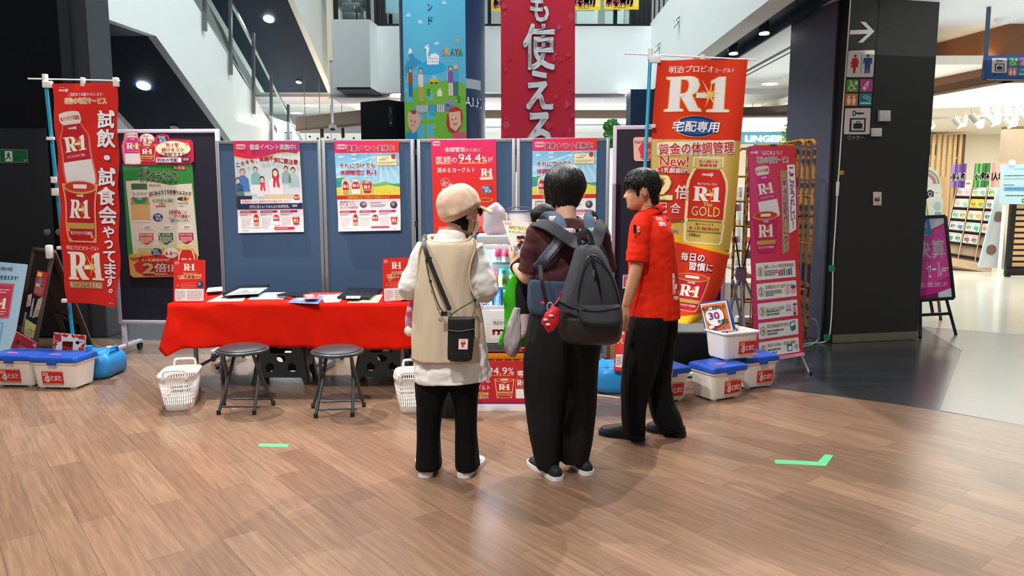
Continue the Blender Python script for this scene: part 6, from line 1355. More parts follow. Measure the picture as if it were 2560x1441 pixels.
for x,y in ((x1-.06,7.12),(x1-.05,7.6),(x0+.1,7.15),(x0+.15,7.6)):
 b=MB(); b.cyl((x-.018,y,.055),(x+.018,y,.055),.055,n=24); b.build('caster',MATS['black_rubber'],t); b=MB(); b.box((x,y,.1),(.05,.05,.05)); b.build('caster_fork',METAL,t)
# silver tripod behind the flag
t=empty('tripod',F(1850,880),'silver folding tripod stand between the red flag and the pink banner','stand'); SIL=mat('silver_tube','a9b2ba',.3,.8); Y=7.0
b=MB(); b.loft([[P(x,y,Y)+V((0,d,0)) for x,y,d in ((1842,668,0),(1866,668,0),(1866,668,.03),(1842,668,.03))],[P(x,y,Y)+V((0,d,0)) for x,y,d in ((1838,690,0),(1868,690,0),(1868,690,.03),(1838,690,.03))],[P(x,y,Y)+V((0,d,0)) for x,y,d in ((1848,715,0),(1860,715,0),(1860,715,.03),(1848,715,.03))]]); b.build('hub',mat('grey_hub','8d949c',.4),t)
for a,e,yy in (((1846,700),(1815,812),6.95),((1852,705),(1862,840),6.8),((1862,700),(1900,790),7.2),((1832,700),(1858,830),7.0)):
 q=F(*e) if False else P(e[0],e[1],yy); q2=P(a[0],a[1],Y); d=(q-q2); k=q2.z/(q2.z-q.z) if q.z < q2.z else 1
 b=MB(); b.cyl(q2,q2+d*k,.012,n=10); b.build('leg',SIL,t)
for a,e in (((1850,672),(1838,592)),((1858,672),(1878,590))): b=MB(); b.cyl(P(*a,Y),P(*e,Y),.008,n=8); b.build('arm',mat('dark_steel','3a3d40',.3,.8),t)
# dark things under the cage
b=MB(); b.ball(P(1858,850,7.0),(.1,.1,.09)); o=b.build('dolly',mat('black_rubber','17181a',.6)); o2=None
tag(o,'black wheeled dolly part on the floor under the yellow cage','dolly')
b=MB(); c=F(1875,862); b.box((c.x,c.y+.2,.16),(.18,.12,.2)); b.box((c.x-.02,c.y+.2,.05),(.3,.2,.1)); tag(b.build('white_container',mat('white_tub','e8e8ea',.4),None,bevel=.01),'white container on the floor behind the pink banner','container')
b=MB(); x0,x1=P(1545,860,6.5).x,P(1778,860,6.5).x; b.bx(x0,x1,6.42,6.56,0,P(1700,836,6.42).z); tag(b.build('black_case',mat('black_case_shell','0f0f12',.35,var=.2,vscale=8),None,bevel=.012),'long low black case on the floor under the red and gold banner','case')
# ================================================================ pink product banner on X stand
XY=6.25
p=PR(118,540,'d8346c')
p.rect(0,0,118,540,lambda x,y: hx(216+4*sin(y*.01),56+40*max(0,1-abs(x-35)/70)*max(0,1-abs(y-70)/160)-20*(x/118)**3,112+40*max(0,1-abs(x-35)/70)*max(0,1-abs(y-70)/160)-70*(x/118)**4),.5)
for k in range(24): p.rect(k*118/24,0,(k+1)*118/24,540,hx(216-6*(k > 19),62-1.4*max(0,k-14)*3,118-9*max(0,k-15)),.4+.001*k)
logo_m(p,5,11,18,9); p.T('はじめよう!',37,11,77,22,'ffffff',2,.03); p.line([(32,11),(35,21)],1,'fff'); p.line([(84,11),(80,21)],1,'fff'); p.T('明治の宅配サービス',19,26,99,42,'a8b4ae',3,.02,'fbf6f4',.09)
p.push(39,112,1,1,-8); bottle(p,-25,-64,50,130,2,'d4307e',glow=None); p.pop(); cup(p,4,160,62,104,4,'c82060',glow=None)
p.poly([(94,46),(114,46),(112,210),(94,220)],'f2eef0',3); p.TV('ここがうれしい!',103.5,52,208,11,'9a2a6a',5,.02); p.poly([(76,60),(94,60),(93,262),(76,272)],'b0925e',2.5); p.TV('「明治の宅配サービス」',85,66,264,12.5,'b8306a',5,.02,'fbf2ee',.09)
for k,(y0,y1,tx) in enumerate(((289,332,'健康にこだわった明治宅配専用商品!'),(341,382,'定期配達だから続けられる!'),(391,432,'安心のチルド配達!'),(441,482,'保冷受箱&蓄冷剤で保冷!'),(490,528,'商品のお休み・変更も簡単!'))):
 p.rr(9,y0,108,y1,2,'ecebe8',2); p.ring(19,(y0+y1)/2,6,7.2,'a8854a',4,ky=1.55); p.T(str(k+1),16+1.6*(k == 0),(y0+y1)/2-6,22-1.6*(k == 0),(y0+y1)/2+6,'a8854a',4,.03)
 x1=(104,98,74,84,98)[k]; p.T(tx,29,y0+6+(6 if k == 2 else 0),x1,y0+15+(6 if k == 2 else 0),'a8854a',4,.015); p.fine(29,y0+19,62+8*(k % 2),y0+34,3 if k < 2 else 2,'6a6a70',3)
for k in range(6): p.rr(64+k*6,311-(k % 3)*2,68+k*6,325,1,('c8304a','c8304a','5a8a6a','8a9aa0','3a4a5a','6a7a8a')[k],4)
p.ell(84,364,6,9,'f0b0b0',4); p.ell(99,364,6,9,'f0b0b0',4); p.ell(99,357,6,5,'4a4a5a',4.2); p.rr(78,401,91,415,1,'c8bcd0',4); p.ell(81,416,1.5,2,'333',5); p.ell(88,416,1.5,2,'333',5); p.ell(100,405,4,5,'f0b8a8',4); p.rect(96,400,104,404,'2a2a40',5); p.rr(96,410,104,424,1,'e88a9a',4); p.rect(97,424,103,430,'2a2a60',4)
p.poly([(86,449),(99,444),(101,466),(92,472),(88,466)],'3a6a8a',4); p.poly([(88,451),(97,447),(98,456),(89,460)],'dfeef2',4.5); p.rr(77,504,90,522,1,'3a6a8a',4); p.rr(79,510,88,520,1,'dfeef2',5); p.poly([(95,512),(101,505),(106,514),(100,522)],'b0a8b0',4); p.line([(92,502),(99,500)],1.5,'c83a5a',4)
p.rect(0,531,118,540,'e88ab8',3); p.fine(92,532,114,537,2,'f7dce8',4)
t=empty('banner_stand',(P(1940,900,XY).x,XY,0),'pink product banner with five numbered cards on a thin stand','banner')
q=quadmap(P(1868,366,6.2),P(1985,366,6.42),P(2004,888,6.42),P(1886,906,6.2),lambda u,v: .02*math.exp(-((v)/.03)**2)+.004*sin(v*10))
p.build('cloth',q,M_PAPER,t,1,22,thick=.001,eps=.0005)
b=MB(); b.cyl(P(2002,884,6.45),F(2026,938),.009,n=10); b.build('leg',SIL,t); b=MB(); e_=F(2026,938); b.cyl(e_,e_+V((0,0,.03)),.013,n=10); b.build('foot',MATS['black_rubber'],t)
b=MB(); b.cyl(P(1886,902,6.25),F(1870,945,0),.009,n=10); b.build('leg',SIL,t); b=MB(); b.cyl(P(1935,640,6.4),P(1872,372,6.24),.006,n=8); b.cyl(P(1935,640,6.4),P(1981,372,6.46),.006,n=8); b.cyl(P(1935,640,6.4),P(2002,884,6.47),.008,n=8); b.cyl(P(1935,640,6.4),P(1886,902,6.27),.008,n=8); b.build('x_frame',mat('dark_steel','3a3d40',.3,.8),t)
for x,y,Y in ((1872,371,6.19),(1981,371,6.41)): b=MB(); c=P(x,y,Y); b.tube([c+V((.012*cos(k*.5),-.004,.012*sin(k*.5))) for k in range(13)],.003,6,closed=True); b.build('eyelet',METAL,t)
# ================================================================ right-hand shop
FA,FB_,FC=P(2262,245,10.2),P(2512,206,8.65),P(2700,206,8.65)
def vwall(b,A,B,z0,z1,d=.15):
 A,B=V((A.x,A.y,0)),V((B.x,B.y,0)); n=V((-(B-A).y,(B-A).x,0)).normalized()*d
 b.hexa([A+V((0,0,z0)),B+V((0,0,z0)),B+V((0,0,z1)),A+V((0,0,z1))],[A+n+V((0,0,z0)),B+n+V((0,0,z0)),B+n+V((0,0,z1)),A+n+V((0,0,z1))])
b=MB(); vwall(b,FA,FB_,2.81,CR); vwall(b,FB_,FC,2.81,CR); struct('trim_9',b,WOODF,smooth=False)
for px in (2395,2500):
 c=P(px,120,9.35 if px < 2450 else 8.7); n=V((FB_.y-FA.y,-(FB_.x-FA.x),0)).normalized()
 s_=(c.x-FA.x)/(FB_.x-FA.x); q=FA+(FB_-FA)*min(s_,.97)
 spot((q.x+n.x*.14,q.y+n.y*.14,CR-.02),(q.x+n.x*.09,q.y+n.y*.09,2.6),26,62,.02,(1,.86,.6),.8)
b=MB(); b.bx(4.6,16,18.0,18.2,0,3.4); b.bx(13,13.2,8,18,0,3.4); struct('wall_shop',b,CREAM,smooth=False)
b=MB(); b.bx(4.4,15,8.7,18.2,3.0,3.1); struct('ceiling_shop',b,CREAM,smooth=False)
area((9.2,14.5,2.95),(9.2,14.5,0),6,5,260,(1,.97,.9))
# wooden slat screen
t=empty('slat_screen',P(2340,520,17.3),'tall wooden slat screen at the left of the bright shop','screen')
b=MB()
for k in range(9): x=P(2288+k*13.5,400,17.3).x; b.bx(x,x+.065,17.3,17.36,.9,2.95)
b.build('slats',PINE,t,smooth=False)
b=MB(); b.bx(P(2280,400,17.3).x,P(2400,400,17.3).x,17.37,17.4,P(2300,395,17.3).z-.02,P(2300,395,17.3).z+.03); b.bx(P(2280,400,17.3).x,P(2400,400,17.3).x,17.27,17.3,P(2300,268,17.3).z,P(2300,268,17.3).z+.04); b.build('cross_rail',mat('white_case','e6e8e6',.4),t,smooth=False)
b=MB(); b.bx(P(2399,400,17.3).x,P(2412,400,17.3).x,17.32,17.45,.9,2.95); tag(b.build('dark_post',mat('dark_bracket','54402f',.5),None,smooth=False),'dark brown post at the right of the wooden slat screen','post')
b=MB(); x0,x1=P(2290,380,17.5).x,P(2346,380,17.5).x; b.bx(x0,x1,17.5,17.7,P(2300,388,17.5).z,P(2300,362,17.5).z); tag(b.build('green_shelf_bin',mat('bright_green','18a85a',.4),None,bevel=.01),'bright green bin seen between the wooden slats','bin')
for k,(x,y,c) in enumerate(((2310,310,'d84a6a'),(2302,345,'e8c83a'),(2330,330,'c84a8a'),(2300,355,'4a8ad8'))):
 b=MB(); b.box(P(x,y,17.6),(.13,.1,.09)); tag(b.build('toy_box',mat('toy_'+c,c,.4),None,bevel=.006),('pink','yellow','magenta','blue')[k]+' small box on the shelf behind the wooden slats','box')
for z in (P(2300,318,17.6).z-.045,P(2300,349,17.6).z-.045,P(2300,388,17.5).z): b=MB(); b.bx(P(2285,300,17.5).x,P(2390,300,17.5).x,17.45,17.8,z-.02,z); tag(b.build('white_shelf',mat('white_case','e6e8e6',.4),None,smooth=False),'white shelf board behind the wooden slats','shelf','white shelf boards behind the slats')
# wooden cabinet behind the standee
t=empty('wooden_cabinet',P(2345,560,13.2),'light wooden louvred cabinet behind the rainbow standee','cabinet'); x0,x1=P(2300,450,12.6).x,P(2368,450,12.6).x; z1=P(2340,442,12.6).z
b=MB(); b.bx(x0,x1,12.62,12.9,0,z1); b.build('body',PINE,t,smooth=False); b=MB()
for k in range(9): b.bx(x0+.25,x1-.03,12.6,12.625,.2+k*.13,.28+k*.13)
b.build('louvre_door',mat('amber_wood','c98a4a',.5),t,smooth=False)
# track lights
t=empty('lighting_track',P(2430,285,11.5),'white ceiling track carrying rows of white spotlights in the bright shop','track'); WT=mat('white_metal','f0f0ee',.4)
A_,B_=P(2290,298,11),P(2560,286,10.6); b=MB(); b.beam(A_,B_,.04,.03); b.build('rail',WT,t)
A2,B2=P(2300,270,12),P(2560,262,11.4); b=MB(); b.beam(A2,B2,.04,.03); b.build('rail',WT,t)
for px in (2326,2464,2518,2552):
 c=P(px,280,11.5); b=MB(); b.cyl((c.x,c.y,c.z),(c.x,c.y,3.0),.02,n=8); b.build('drop_rod',WT,t)
G='white track spotlights in the bright shop'
def trk(px,py,Y,a):
 c=P(px,py,Y); t=empty('track_spotlight',c,'white tubular track spotlight in the bright right-hand shop','spotlight',G); d=V((a,-.5,-.8)).normalized()
 b=MB(); b.cyl(c,c+d*.14,.045,n=16); b.build('can',WT,t); b=MB(); b.cyl(c+d*.141,c+d*.145,.038,n=16); b.build('lens',LAMP,t); b=MB(); b.cyl(c+d*.05,c+V((0,0,.08)),.01,n=8); b.build('stem',WT,t)
for k in range(9): trk(2385+k*21+(k % 2)*6,298-(k % 3)*5,10.8-(k % 3)*.2,(-1)**k*.4)
for k in range(8): trk(2455+k*14,270-(k % 2)*8,11.5,(-1)**k*.5)
trk(2318,300,11,.3)
b=MB(); b.bx(P(2520,300,16).x,P(2580,300,16).x,16,16.2,P(2520,410,16).z,P(2520,232,16).z); struct('trim_10',b,mat('weathered_wood','b7a690',.6,var=.12,vscale=10),smooth=False)
# brochure rack: three bays, leaning back
RY=15.6
def rk(u,v,d=0):   # u px-like across 0..3 bays, v 0 bottom..1 top
 a0,a1=P(2352,650,RY),P(2478,672,RY-.5); b0,b1=P(2392,470,RY+.6),P(2508,470,RY+.1)
 p=(a0*(1-u/3)+a1*(u/3))*(1-v)+(b0*(1-u/3)+b1*(u/3))*v; n=(a1-a0).cross(b0-a0).normalized(); n=n if n.y < 0 else -n
 return p+n*d
t=empty('brochure_rack',V((rk(1.5,0).x,RY,0)),'tall oak brochure rack with three leaning bays full of leaflets','rack')
b=MB(); b.hexa([rk(0,0),rk(3,0),rk(3,1),rk(0,1)],[rk(0,0,-.1),rk(3,0,-.1),rk(3,1,-.1),rk(0,1,-.1)]); b.build('back_panel',OAK,t,smooth=False)
for u in (0,1,2,3): b=MB(); b.hexa([rk(u-.03,-.02,.14),rk(u+.03,-.02,.14),rk(u+.03,1,.12),rk(u-.03,1,.12)],[rk(u-.03,-.02,0),rk(u+.03,-.02,0),rk(u+.03,1,0),rk(u-.03,1,0)]); b.build('divider',OAK,t,smooth=False)
for k in range(6):
 v=.86-k*.155-.008; v=max(v,.0); b=MB(); b.hexa([rk(.04,v,.1),rk(2.96,v,.1),rk(2.96,v+.01,.1),rk(.04,v+.01,.1)],[rk(.04,v,0),rk(2.96,v,0),rk(2.96,v+.01,0),rk(.04,v+.01,0)]); b.build('ledge',mat('dark_ledge','3f3a36',.5),t,smooth=False)
b=MB(); b.hexa([rk(0,-.1,.2),rk(3,-.1,.2),rk(3,0,.2),rk(0,0,.2)],[rk(0,-.1,-.1),rk(3,-.1,-.1),rk(3,0,-.1),rk(0,0,-.1)]); b.build('plinth',OAK,t,smooth=False)
BR=[[('e6dfe2','b8a0b0'),('e0d8d2','a89a8a'),('cfd8c8','6a8a5a'),('dfe4e6','4a6a7a'),('e8e4dc','3a7a5a'),('d8d4d8','6a5a6a')],[('d5ddd8','7a9a8a'),('f2d030','8a7a10'),('f0e8d8','e88a2a'),('e2ece4','1a9a7a'),('e8d8d8','8a3a4a')],[('a9c9b0','3a8a6a'),('e6e8ec','6a6a72'),('e4e6ea','5a5a66'),('f0e8dc','d8603a'),('eee4dc','e0784a')]]
cnt=0
for bay in range(3):
 for row in range(5):
  for h in range(2):
   bg,ac=BR[bay][row]; v=.86-row*.155; u0=bay+.08+h*.44
   if bay == 2 and row == 4: continue
   p=PR(60,80,bg); p.rr(8,30,52,62,6,ac,1); p.fine(8,8,50,24,2,ac,1); p.ell(38,60,12,14,('e8a03a',ac,'3aa88a')[(row+h) % 3],1.5)
   o=p.build('brochure',quadmap(rk(u0,v+.13,.05),rk(u0+.42,v+.13,.05),rk(u0+.42,v,.09),rk(u0,v,.09)),M_PAPER,thick=.01,eps=.0008)
   cname={'e6dfe2': 'pale pink','e0d8d2': 'beige','cfd8c8': 'sage','dfe4e6': 'pale grey','e8e4dc': 'cream','d5ddd8': 'grey green','f2d030': 'bright yellow','f0e8d8': 'cream and orange','e2ece4': 'white and teal','e8d8d8': 'rose','a9c9b0': 'soft green','e6e8ec': 'white portrait','e4e6ea': 'silvery portrait','f0e8dc': 'ivory and red','eee4dc': 'white and coral'}[bg]
   tag(o,cname+' brochure in the '+('left','middle','right')[bay]+' bay of the oak rack, '+('topmost','second','third','fourth','lowest')[row]+' row','brochure',cname+' brochures in the oak rack')
def topsign(tl,tr,br,bl,bg,bands,txt,tc_,label):
 p=PR(60,80,bg)
 for k,(x,w_,c) in enumerate(bands): p.rect(x,0,x+w_,80,c,1+k*.01)
 p.T(txt,-14 if len(txt) > 3 else 2,30,58,56,tc_,3,.05,'2a2030' if tc_ == 'f4f2ee' else None,.04); o=p.build('rack_sign',pxquad(RY+.3,tl,tr,br,bl),M_PAPER,thick=.01,eps=.0008); tag(o,label,'sign')
topsign((2379,412),(2417,409),(2412,470),(2374,469),'5a3f86',((0,14,'9a78b0'),(26,6,'8a6aa8'),(44,8,'40286a')),'資産形成','f4f2ee','purple sign with white characters on top of the oak rack')
topsign((2438,409),(2477,408),(2472,470),(2432,469),'2a7a3e',((4,8,'6aa85a'),(22,5,'8fc07a'),(40,6,'1f5a2c')),'死亡保険','f4f2ee','green sign with white characters on top of the oak rack')
topsign((2481,407),(2526,406),(2522,472),(2477,471),'d3aaa4',((0,10,'c2948e'),(30,8,'e0bcb4')),'個人年金','4a3c46','dusty pink sign with dark characters on top of the oak rack')
p=PR(20,24,'f0ece4'); p.rect(3,8,17,13,'e0502c',1); p.rect(3,14,17,18,'f0b04a',1); o=p.build('price_card',pxquad(RY+.3,(2413,451),(2429,450),(2428,468),(2412,469)),M_PAPER,thick=.005); tag(o,'small white card with red band between the purple and green signs','card')
# white acrylic brochure stand, side on
t=empty('acrylic_stand',P(2478,668,14.4),'white side-on brochure stand with round cut-outs right of the oak rack','stand'); Y=14.4
b=MB(); b.slab([P(2452,668,Y),P(2512,673,Y),P(2512,500,Y),P(2500,470,Y)],(0,.02,0)); b.build('side_panel',mat('white_board','dfe6ec',.4),t,smooth=False)
b=MB(); b.slab([P(2446,668,Y-.02),P(2455,670,Y-.02),P(2503,470,Y-.02),P(2494,470,Y-.02)],(0,.03,0)); b.build('front_panel',mat('pale_acrylic','c9dde6',.2),t,smooth=False)
for x,y in ((2496,542),(2478,625)): b=MB(); c=P(x,y,Y-.005); b.cyl(c,c+V((0,-.004,0)),.1,n=24); b.build('round_cutout',mat('brown_cutout','8a7060',.6),t)
# pale blue notice and slatted partition
b=MB()
t=empty('slatted_partition',P(2560,672,14),'low partition of pale wooden slats in a black frame at the photo edge','partition'); Y=14
b.bx(P(2522,600,Y).x,P(2534,600,Y).x,Y,Y+.05,0,P(2530,500,Y).z); b.bx(P(2522,600,Y).x,P(2640,600,Y).x,Y+.05,Y+.07,.02,P(2530,505,Y).z); b.build('frame',mat('black_frame','0f1113',.4),t,smooth=False)
b=MB()
for k in range(11): z=P(2540,662-k*14.5,Y).z; b.bx(P(2536,600,Y).x,P(2640,600,Y).x,Y+.01,Y+.05,z-.035,z+.035)
b.build('slats',PINE,t,smooth=False)
b=MB(); b.box(P(2528,674,Y)+V((.1,-.1,0)),(.5,.08,.02)); b.build('foot',mat('black_frame','0f1113',.4),t)
b=MB(); b.slab([P(2548,498,Y-.02),P(2600,496,Y-.02),P(2600,502,Y-.02),P(2548,504,Y-.02)],(0,.02,0)); tag(b.build('yellow_strip',mat('yellow_strip','d8c83a',.5),None,smooth=False),'yellow strip on the top of the slatted partition','strip')
t=empty('notice_stand',P(2512,672,13.8),'pale blue notice board on a thin white post before the slatted partition','sign')
p=PR(80,100,'b4d6e6'); p.fine(10,26,78,31,1,'4a5a6a',2); p.rect(8,34,80,39,'8cc6b8',1.5); p.fine(8,50,40,54,1,'3a4a5a',2); p.rr(8,56,80,68,4,'7ab4dc',1.5); p.fine(12,58,74,66,2,'2f5a8a',2); p.fine(14,76,74,81,1,'3a4a5a',2); p.rect(52,86,78,96,'2a8a6a',2); p.ell(62,91,7,3,'e8f2ee',3); p.fine(34,10,80,15,1,'8ab4d0',2)
p.build('board',pxquad(13.8,(2502,412),(2584,409),(2584,512),(2499,510)),M_PAPER,t,thick=.01)
b=MB(); q=P(2512,500,13.85); b.cyl((q.x,13.85,0),(q.x,13.85,q.z+.6),.03,n=12); b.build('post',WT,t); b=MB(); b.ball(P(2530,408,13.8),.06); b.build('clip_knob',WT,t)
# rainbow standee
t=empty('rainbow_standee',P(2330,600,11.5),'rainbow-topped cardboard standee with a camera picture, half behind the column','standee')
p=PO(70,130); K='f0efe8'
p.poly([(0,130),(0,20),(14,4),(34,0),(52,10),(60,34),(66,58),(64,72),(68,84),(66,130)],K,0)
for k,c in enumerate(('6aa88a','e8d88a','d87a9a','9a7ab8')): p.ring(22,42,33-k*4,36.5-k*4,c,1,180,360,20)
p.poly([(0,52),(20,44),(30,46),(30,60),(0,66)],'7ac0dc',1.5); p.ell(38,66,24,18,'f4f4f0',2); p.ell(22,70,12,10,'f4f4f0',2); p.rr(26,60,44,74,2,'26262c',3); p.rect(31,57,39,60,'26262c',3); p.ell(35,67,5.5,5.5,'d8d8dc',3.5); p.ell(35,67,3.6,3.6,'26262c',4); p.fine(48,62,60,66,1,'9a9aa4',3)
p.poly([(0,80),(26,84),(34,130),(0,130)],'8ab85a',1.5); p.rr(4,92,26,128,3,'f0efe4',2); p.fine(8,98,22,120,4,'7a8a6a',3); p.ell(54,98,9,12,'b4d8e2',2); p.rr(46,112,64,130,4,'8abcd8',2)
p.build('board',pxquad(11.5,(2290,418),(2360,418),(2360,548),(2290,548)),M_PAPER,t,thick=.012)
b=MB(); x0,x1=P(2300,500,11.54).x,P(2352,500,11.54).x; b.bx(x0,x1,11.53,11.6,0,P(2300,540,11.54).z); b.build('support',mat('grey_card','b3b0ae',.7),t,smooth=False)
# sale easel
EY=7.9
t=empty('easel_sign',F(2340,845),'magenta sale poster in a black frame on a black easel beside the charcoal column','sign')
ETL,ETR,EBR,EBL=P(2268,545,EY+.35),P(2363,541,EY+.35),P(2384,746,EY+.1),P(2282,753,EY+.1)
p=PR(95,208,'d42f92',2268,541)
p.rect(2268,541,2363,749,'c9268a',.5); p.poly([(2268,541),(2363,541),(2363,556),(2290,590),(2268,596)],'dfe3ea',1); p.poly([(2268,541),(2322,545),(2326,588),(2268,598)],'2a86c8',1.5); p.T('商品を',2276,554,2318,570,'f4f4f8',3,.02); p.T('オトクに',2274,574,2316,590,'f4f4f8',3,.02)
p.poly([(2305,588),(2363,560),(2363,690),(2268,730),(2268,600)],'dc48a0',1.2); p.T('決',2284,600,2318,646,'f7f2f6',3,.02); p.T('算',2322,600,2353,646,'f7f2f6',3,.02); p.T('セール',2306,655,2342,694,'f7f2f6',3,.0); p.fine(2343,670,2358,682,2,'f7e8f2',2); p.T('日頃のご愛顧に感謝をこめて',2286,706,2352,718,'f2d8e8',3,.0); p.poly([(2328,733),(2363,722),(2363,749),(2328,749)],'dfe3ea',2); p.poly([(2275,740),(2328,733),(2328,749),(2268,749)],'7a1a5a',1.8)
q=quadmap(ETL,ETR,EBR,EBL); p.build('poster',q,M_PAPER,t,thick=.006)
n=(EBL-ETL).cross(ETR-ETL).normalized(); b=MB()
for a,e_ in ((ETL,ETR),(ETR,EBR),(EBR,EBL),(EBL,ETL)): b.beam(a-n*.004,e_-n*.004,.035,.03,up=n)
b.build('frame',mat('black_frame','0f1113',.4),t,bevel=.003)
for a,e_ in (((2300,752),(2300,843)),((2366,748),(2390,838))): b=MB(); b.beam(P(*a,EY+.12),F(*e_),.035,.03); b.build('leg',MATS['black_frame'],t)
b=MB(); b.beam(P(2325,748,EY+.15),P(2332,785,EY+.15),.03,.02); b.beam(P(2300,788,EY+.06),P(2376,784,EY+.06),.03,.03); b.build('cross_bar',MATS['black_frame'],t)
b=MB(); b.beam(P(2340,700,EY+.3),F(2352,800),.03,.03); b.build('rear_leg',MATS['black_frame'],t)
# hanging blue sign
HY=7.9
t=empty('hanging_sign',P(2470,5,HY),'blue hanging direction sign with locker and facility icons at the top right','sign')
b=MB(); a,e_=P(2470,197,HY),P(2466,140,HY); b.slab([P(2459,198,HY),P(2620,200,HY),P(2620,137,HY),P(2466,139,HY)],(0,.05,0)); b.build('panel',mat('sign_blue','2a5a9a',.4),t,smooth=False)
b=MB(); q=P(2468,140,HY); b.beam(q+V((0,.02,-.25)),V((P(2476,5,HY).x,HY+.02,CR)),.03,.03); b.build('pole',mat('slate_blue_pole','3a5068',.4),t)
p=PO(64,66); locker(p); p.build('locker_icon',pxquad(HY-.002,(2480,145),(2518,145),(2517,182),(2479,182)),M_MATTE,t)
p=PO(42,10); p.T('ロッカー',0,0,42,10,IV,1,.02); p.build('caption',pxquad(HY-.002,(2485,184),(2508,184),(2508,190),(2485,190)),M_MATTE,t)
for kd,c,x,y in (('wheel','4ab06a',2522,144),('bottle','d06ab0',2548,144),('kids','d86a7a',2520,168),('smoke','2a9ac0',2546,168)): icon(kd,c).build('facility_icon',pxquad(HY-.002,(x,y),(x+24,y),(x+23,y+22),(x-1,y+22)),M_MATTE,t)
# ================================================================ shops behind: bright shelves, sign, plants, pendants
def lshop(px,py,Y,w,h,d,c,name,label,cat,grp=None,emit=0):
 q=P(px,py,Y); b=MB(); b.box(q+V((0,d/2,0)),(w,d,h)); return tag(b.build(name,mat(name+'_'+c,c,.5,emit=emit),None,smooth=False),label,cat,grp)
p=PO(120,24); p.T('LINGERIE',4,2,116,22,'ffffff',1,.05)
t=empty('shop_sign',P(1918,350,16),'glowing white capital letters of the shop sign behind the pink banner','sign'); p.build('letters',pxquad(16,(1860,338),(1982,338),(1982,356),(1860,356)),M_LIT,t,eps=.03)
b=MB(); b.bx(P(1850,350,16.1).x,P(2005,350,16.1).x,16.1,16.15,P(1900,360,16.1).z,P(1900,330,16.1).z); b.build('backing',mat('teal_backing','4f8fa3',.4),t,smooth=False)
for px,py,r in ((1992,297,.17),(1950,305,.16),(1905,308,.1),(1880,318,.11)):
 q=P(px,py,15); t=empty('pendant_lamp',q,'round white glowing pendant lamp in front of the shop sign','lamp','pendant lamps by the shop sign'); b=MB(); b.ball(q,(r,r,r*.35)); b.build('shade',LAMP,t); b=MB(); b.cyl(q,V((q.x,q.y,CH)),.006,n=6); b.build('cord',METAL,t)
def plant(px,py,Y,w,h,label,seed):
 r=random.Random(seed); b=MB(); c=P(px,py,Y)
 for k in range(260):
  o=V((r.uniform(-w,w),r.uniform(-.2,.2),r.uniform(-h,h)))+c; a=r.uniform(0,6.3); l=r.uniform(.05,.11); d=V((cos(a),r.uniform(-.6,.6),sin(a)))*l; n=V((-d.z,0,d.x))*.4
  b.add([o,o+d*.5+n,o+d,o+d*.5-n],[(0,1,2,3)])
 return tag(b.build('hanging_foliage',mat('leaf_green','3f8a35',.5,var=.3,vscale=5),None,smooth=False),label,'plant',kind='stuff')
plant(1992,328,15.6,.2,.16,'leafy green plant at the right end of the shop sign',1); plant(1527,335,14,.08,.22,'green foliage between the rightmost blue board and the dark pillar',2)
b=MB(); b.bx(P(1955,346,15.7).x,P(2010,346,15.7).x,15.7,15.9,P(1990,352,15.7).z,P(1990,345,15.7).z); tag(b.build('planter_box',mat('lime_box','a9c85a',.5),None,smooth=False),'lime planter under the leafy plant by the shop sign','planter')
r=random.Random(3)
for k in range(6):
 x=2.75+k*.68; t=empty('display_shelf',(x,16.6,0),'white display shelf with goods in the bright shop behind the flags','shelf','white display shelves in the shop behind')
 b=MB(); b.bx(x-.3,x-.28,16.4,16.8,0,1.75); b.bx(x+.28,x+.3,16.4,16.8,0,1.75)
 for z in (.15,.5,.85,1.2,1.5,1.74): b.bx(x-.28,x+.28,16.4,16.8,z-.015,z)
 b.build('frame',mat('white_case','e6e8e6',.4),t,smooth=False)
 for z in (.15,.5,.85,1.2,1.5):
  for q in range(3):
   w_,h_=r.uniform(.1,.16),r.uniform(.1,.2); b=MB(); b.box((x-.19+q*.19,16.55,z+h_/2+.001),(w_,.15,h_)); c=r.choice(('c84a6a','3a4a5a','d8c8b0','4a7a9a','e0e0e0','8a3a4a','2a2a30'))
   tag(b.build('boxed_goods',mat('goods_'+c,c,.5),None,bevel=.004),'boxed goods on a white shelf in the shop behind the flags','box','boxed goods on the shop shelves')
for k in range(5):
 px=(1216,1232,1247,1446,1470)[k]; q=P(px,335,19); b=MB(); b.bx(q.x-.07,q.x+.07,18.4+.2*k,18.5+.2*k,0,2.35+.1*(k % 2)); tag(b.build('white_display',mat('white_added_glow','f2f6f8',.5,emit=5),None,smooth=False),'tall white display panel in the bright shop behind the hanging banners','panel','white display panels behind the hanging banners')  # panels are no lamps; emission added for the blown-out white of the shop
b=MB(); b.tube([P(x,y,15.5) for x,y in ((1215,319),(1300,318),(1440,313),(1520,312))],.02,6); tag(b.build('ceiling_rail',METAL),'thin dark rail across the bright shop behind the red hanging banner','rail')
for k,(px,py) in enumerate(((690,325),(706,330),(735,335))):
 q=P(px,py,19); b=MB(); b.bx(q.x-.07,q.x+.07,18.5+.3*k,18.6+.3*k,0,q.z+.15); tag(b.build('white_display',MATS['white_added_glow'],None,smooth=False),'bright white display seen through the escalator glass','panel','white displays seen through the escalator glass')  # shares the emission added to the display panels
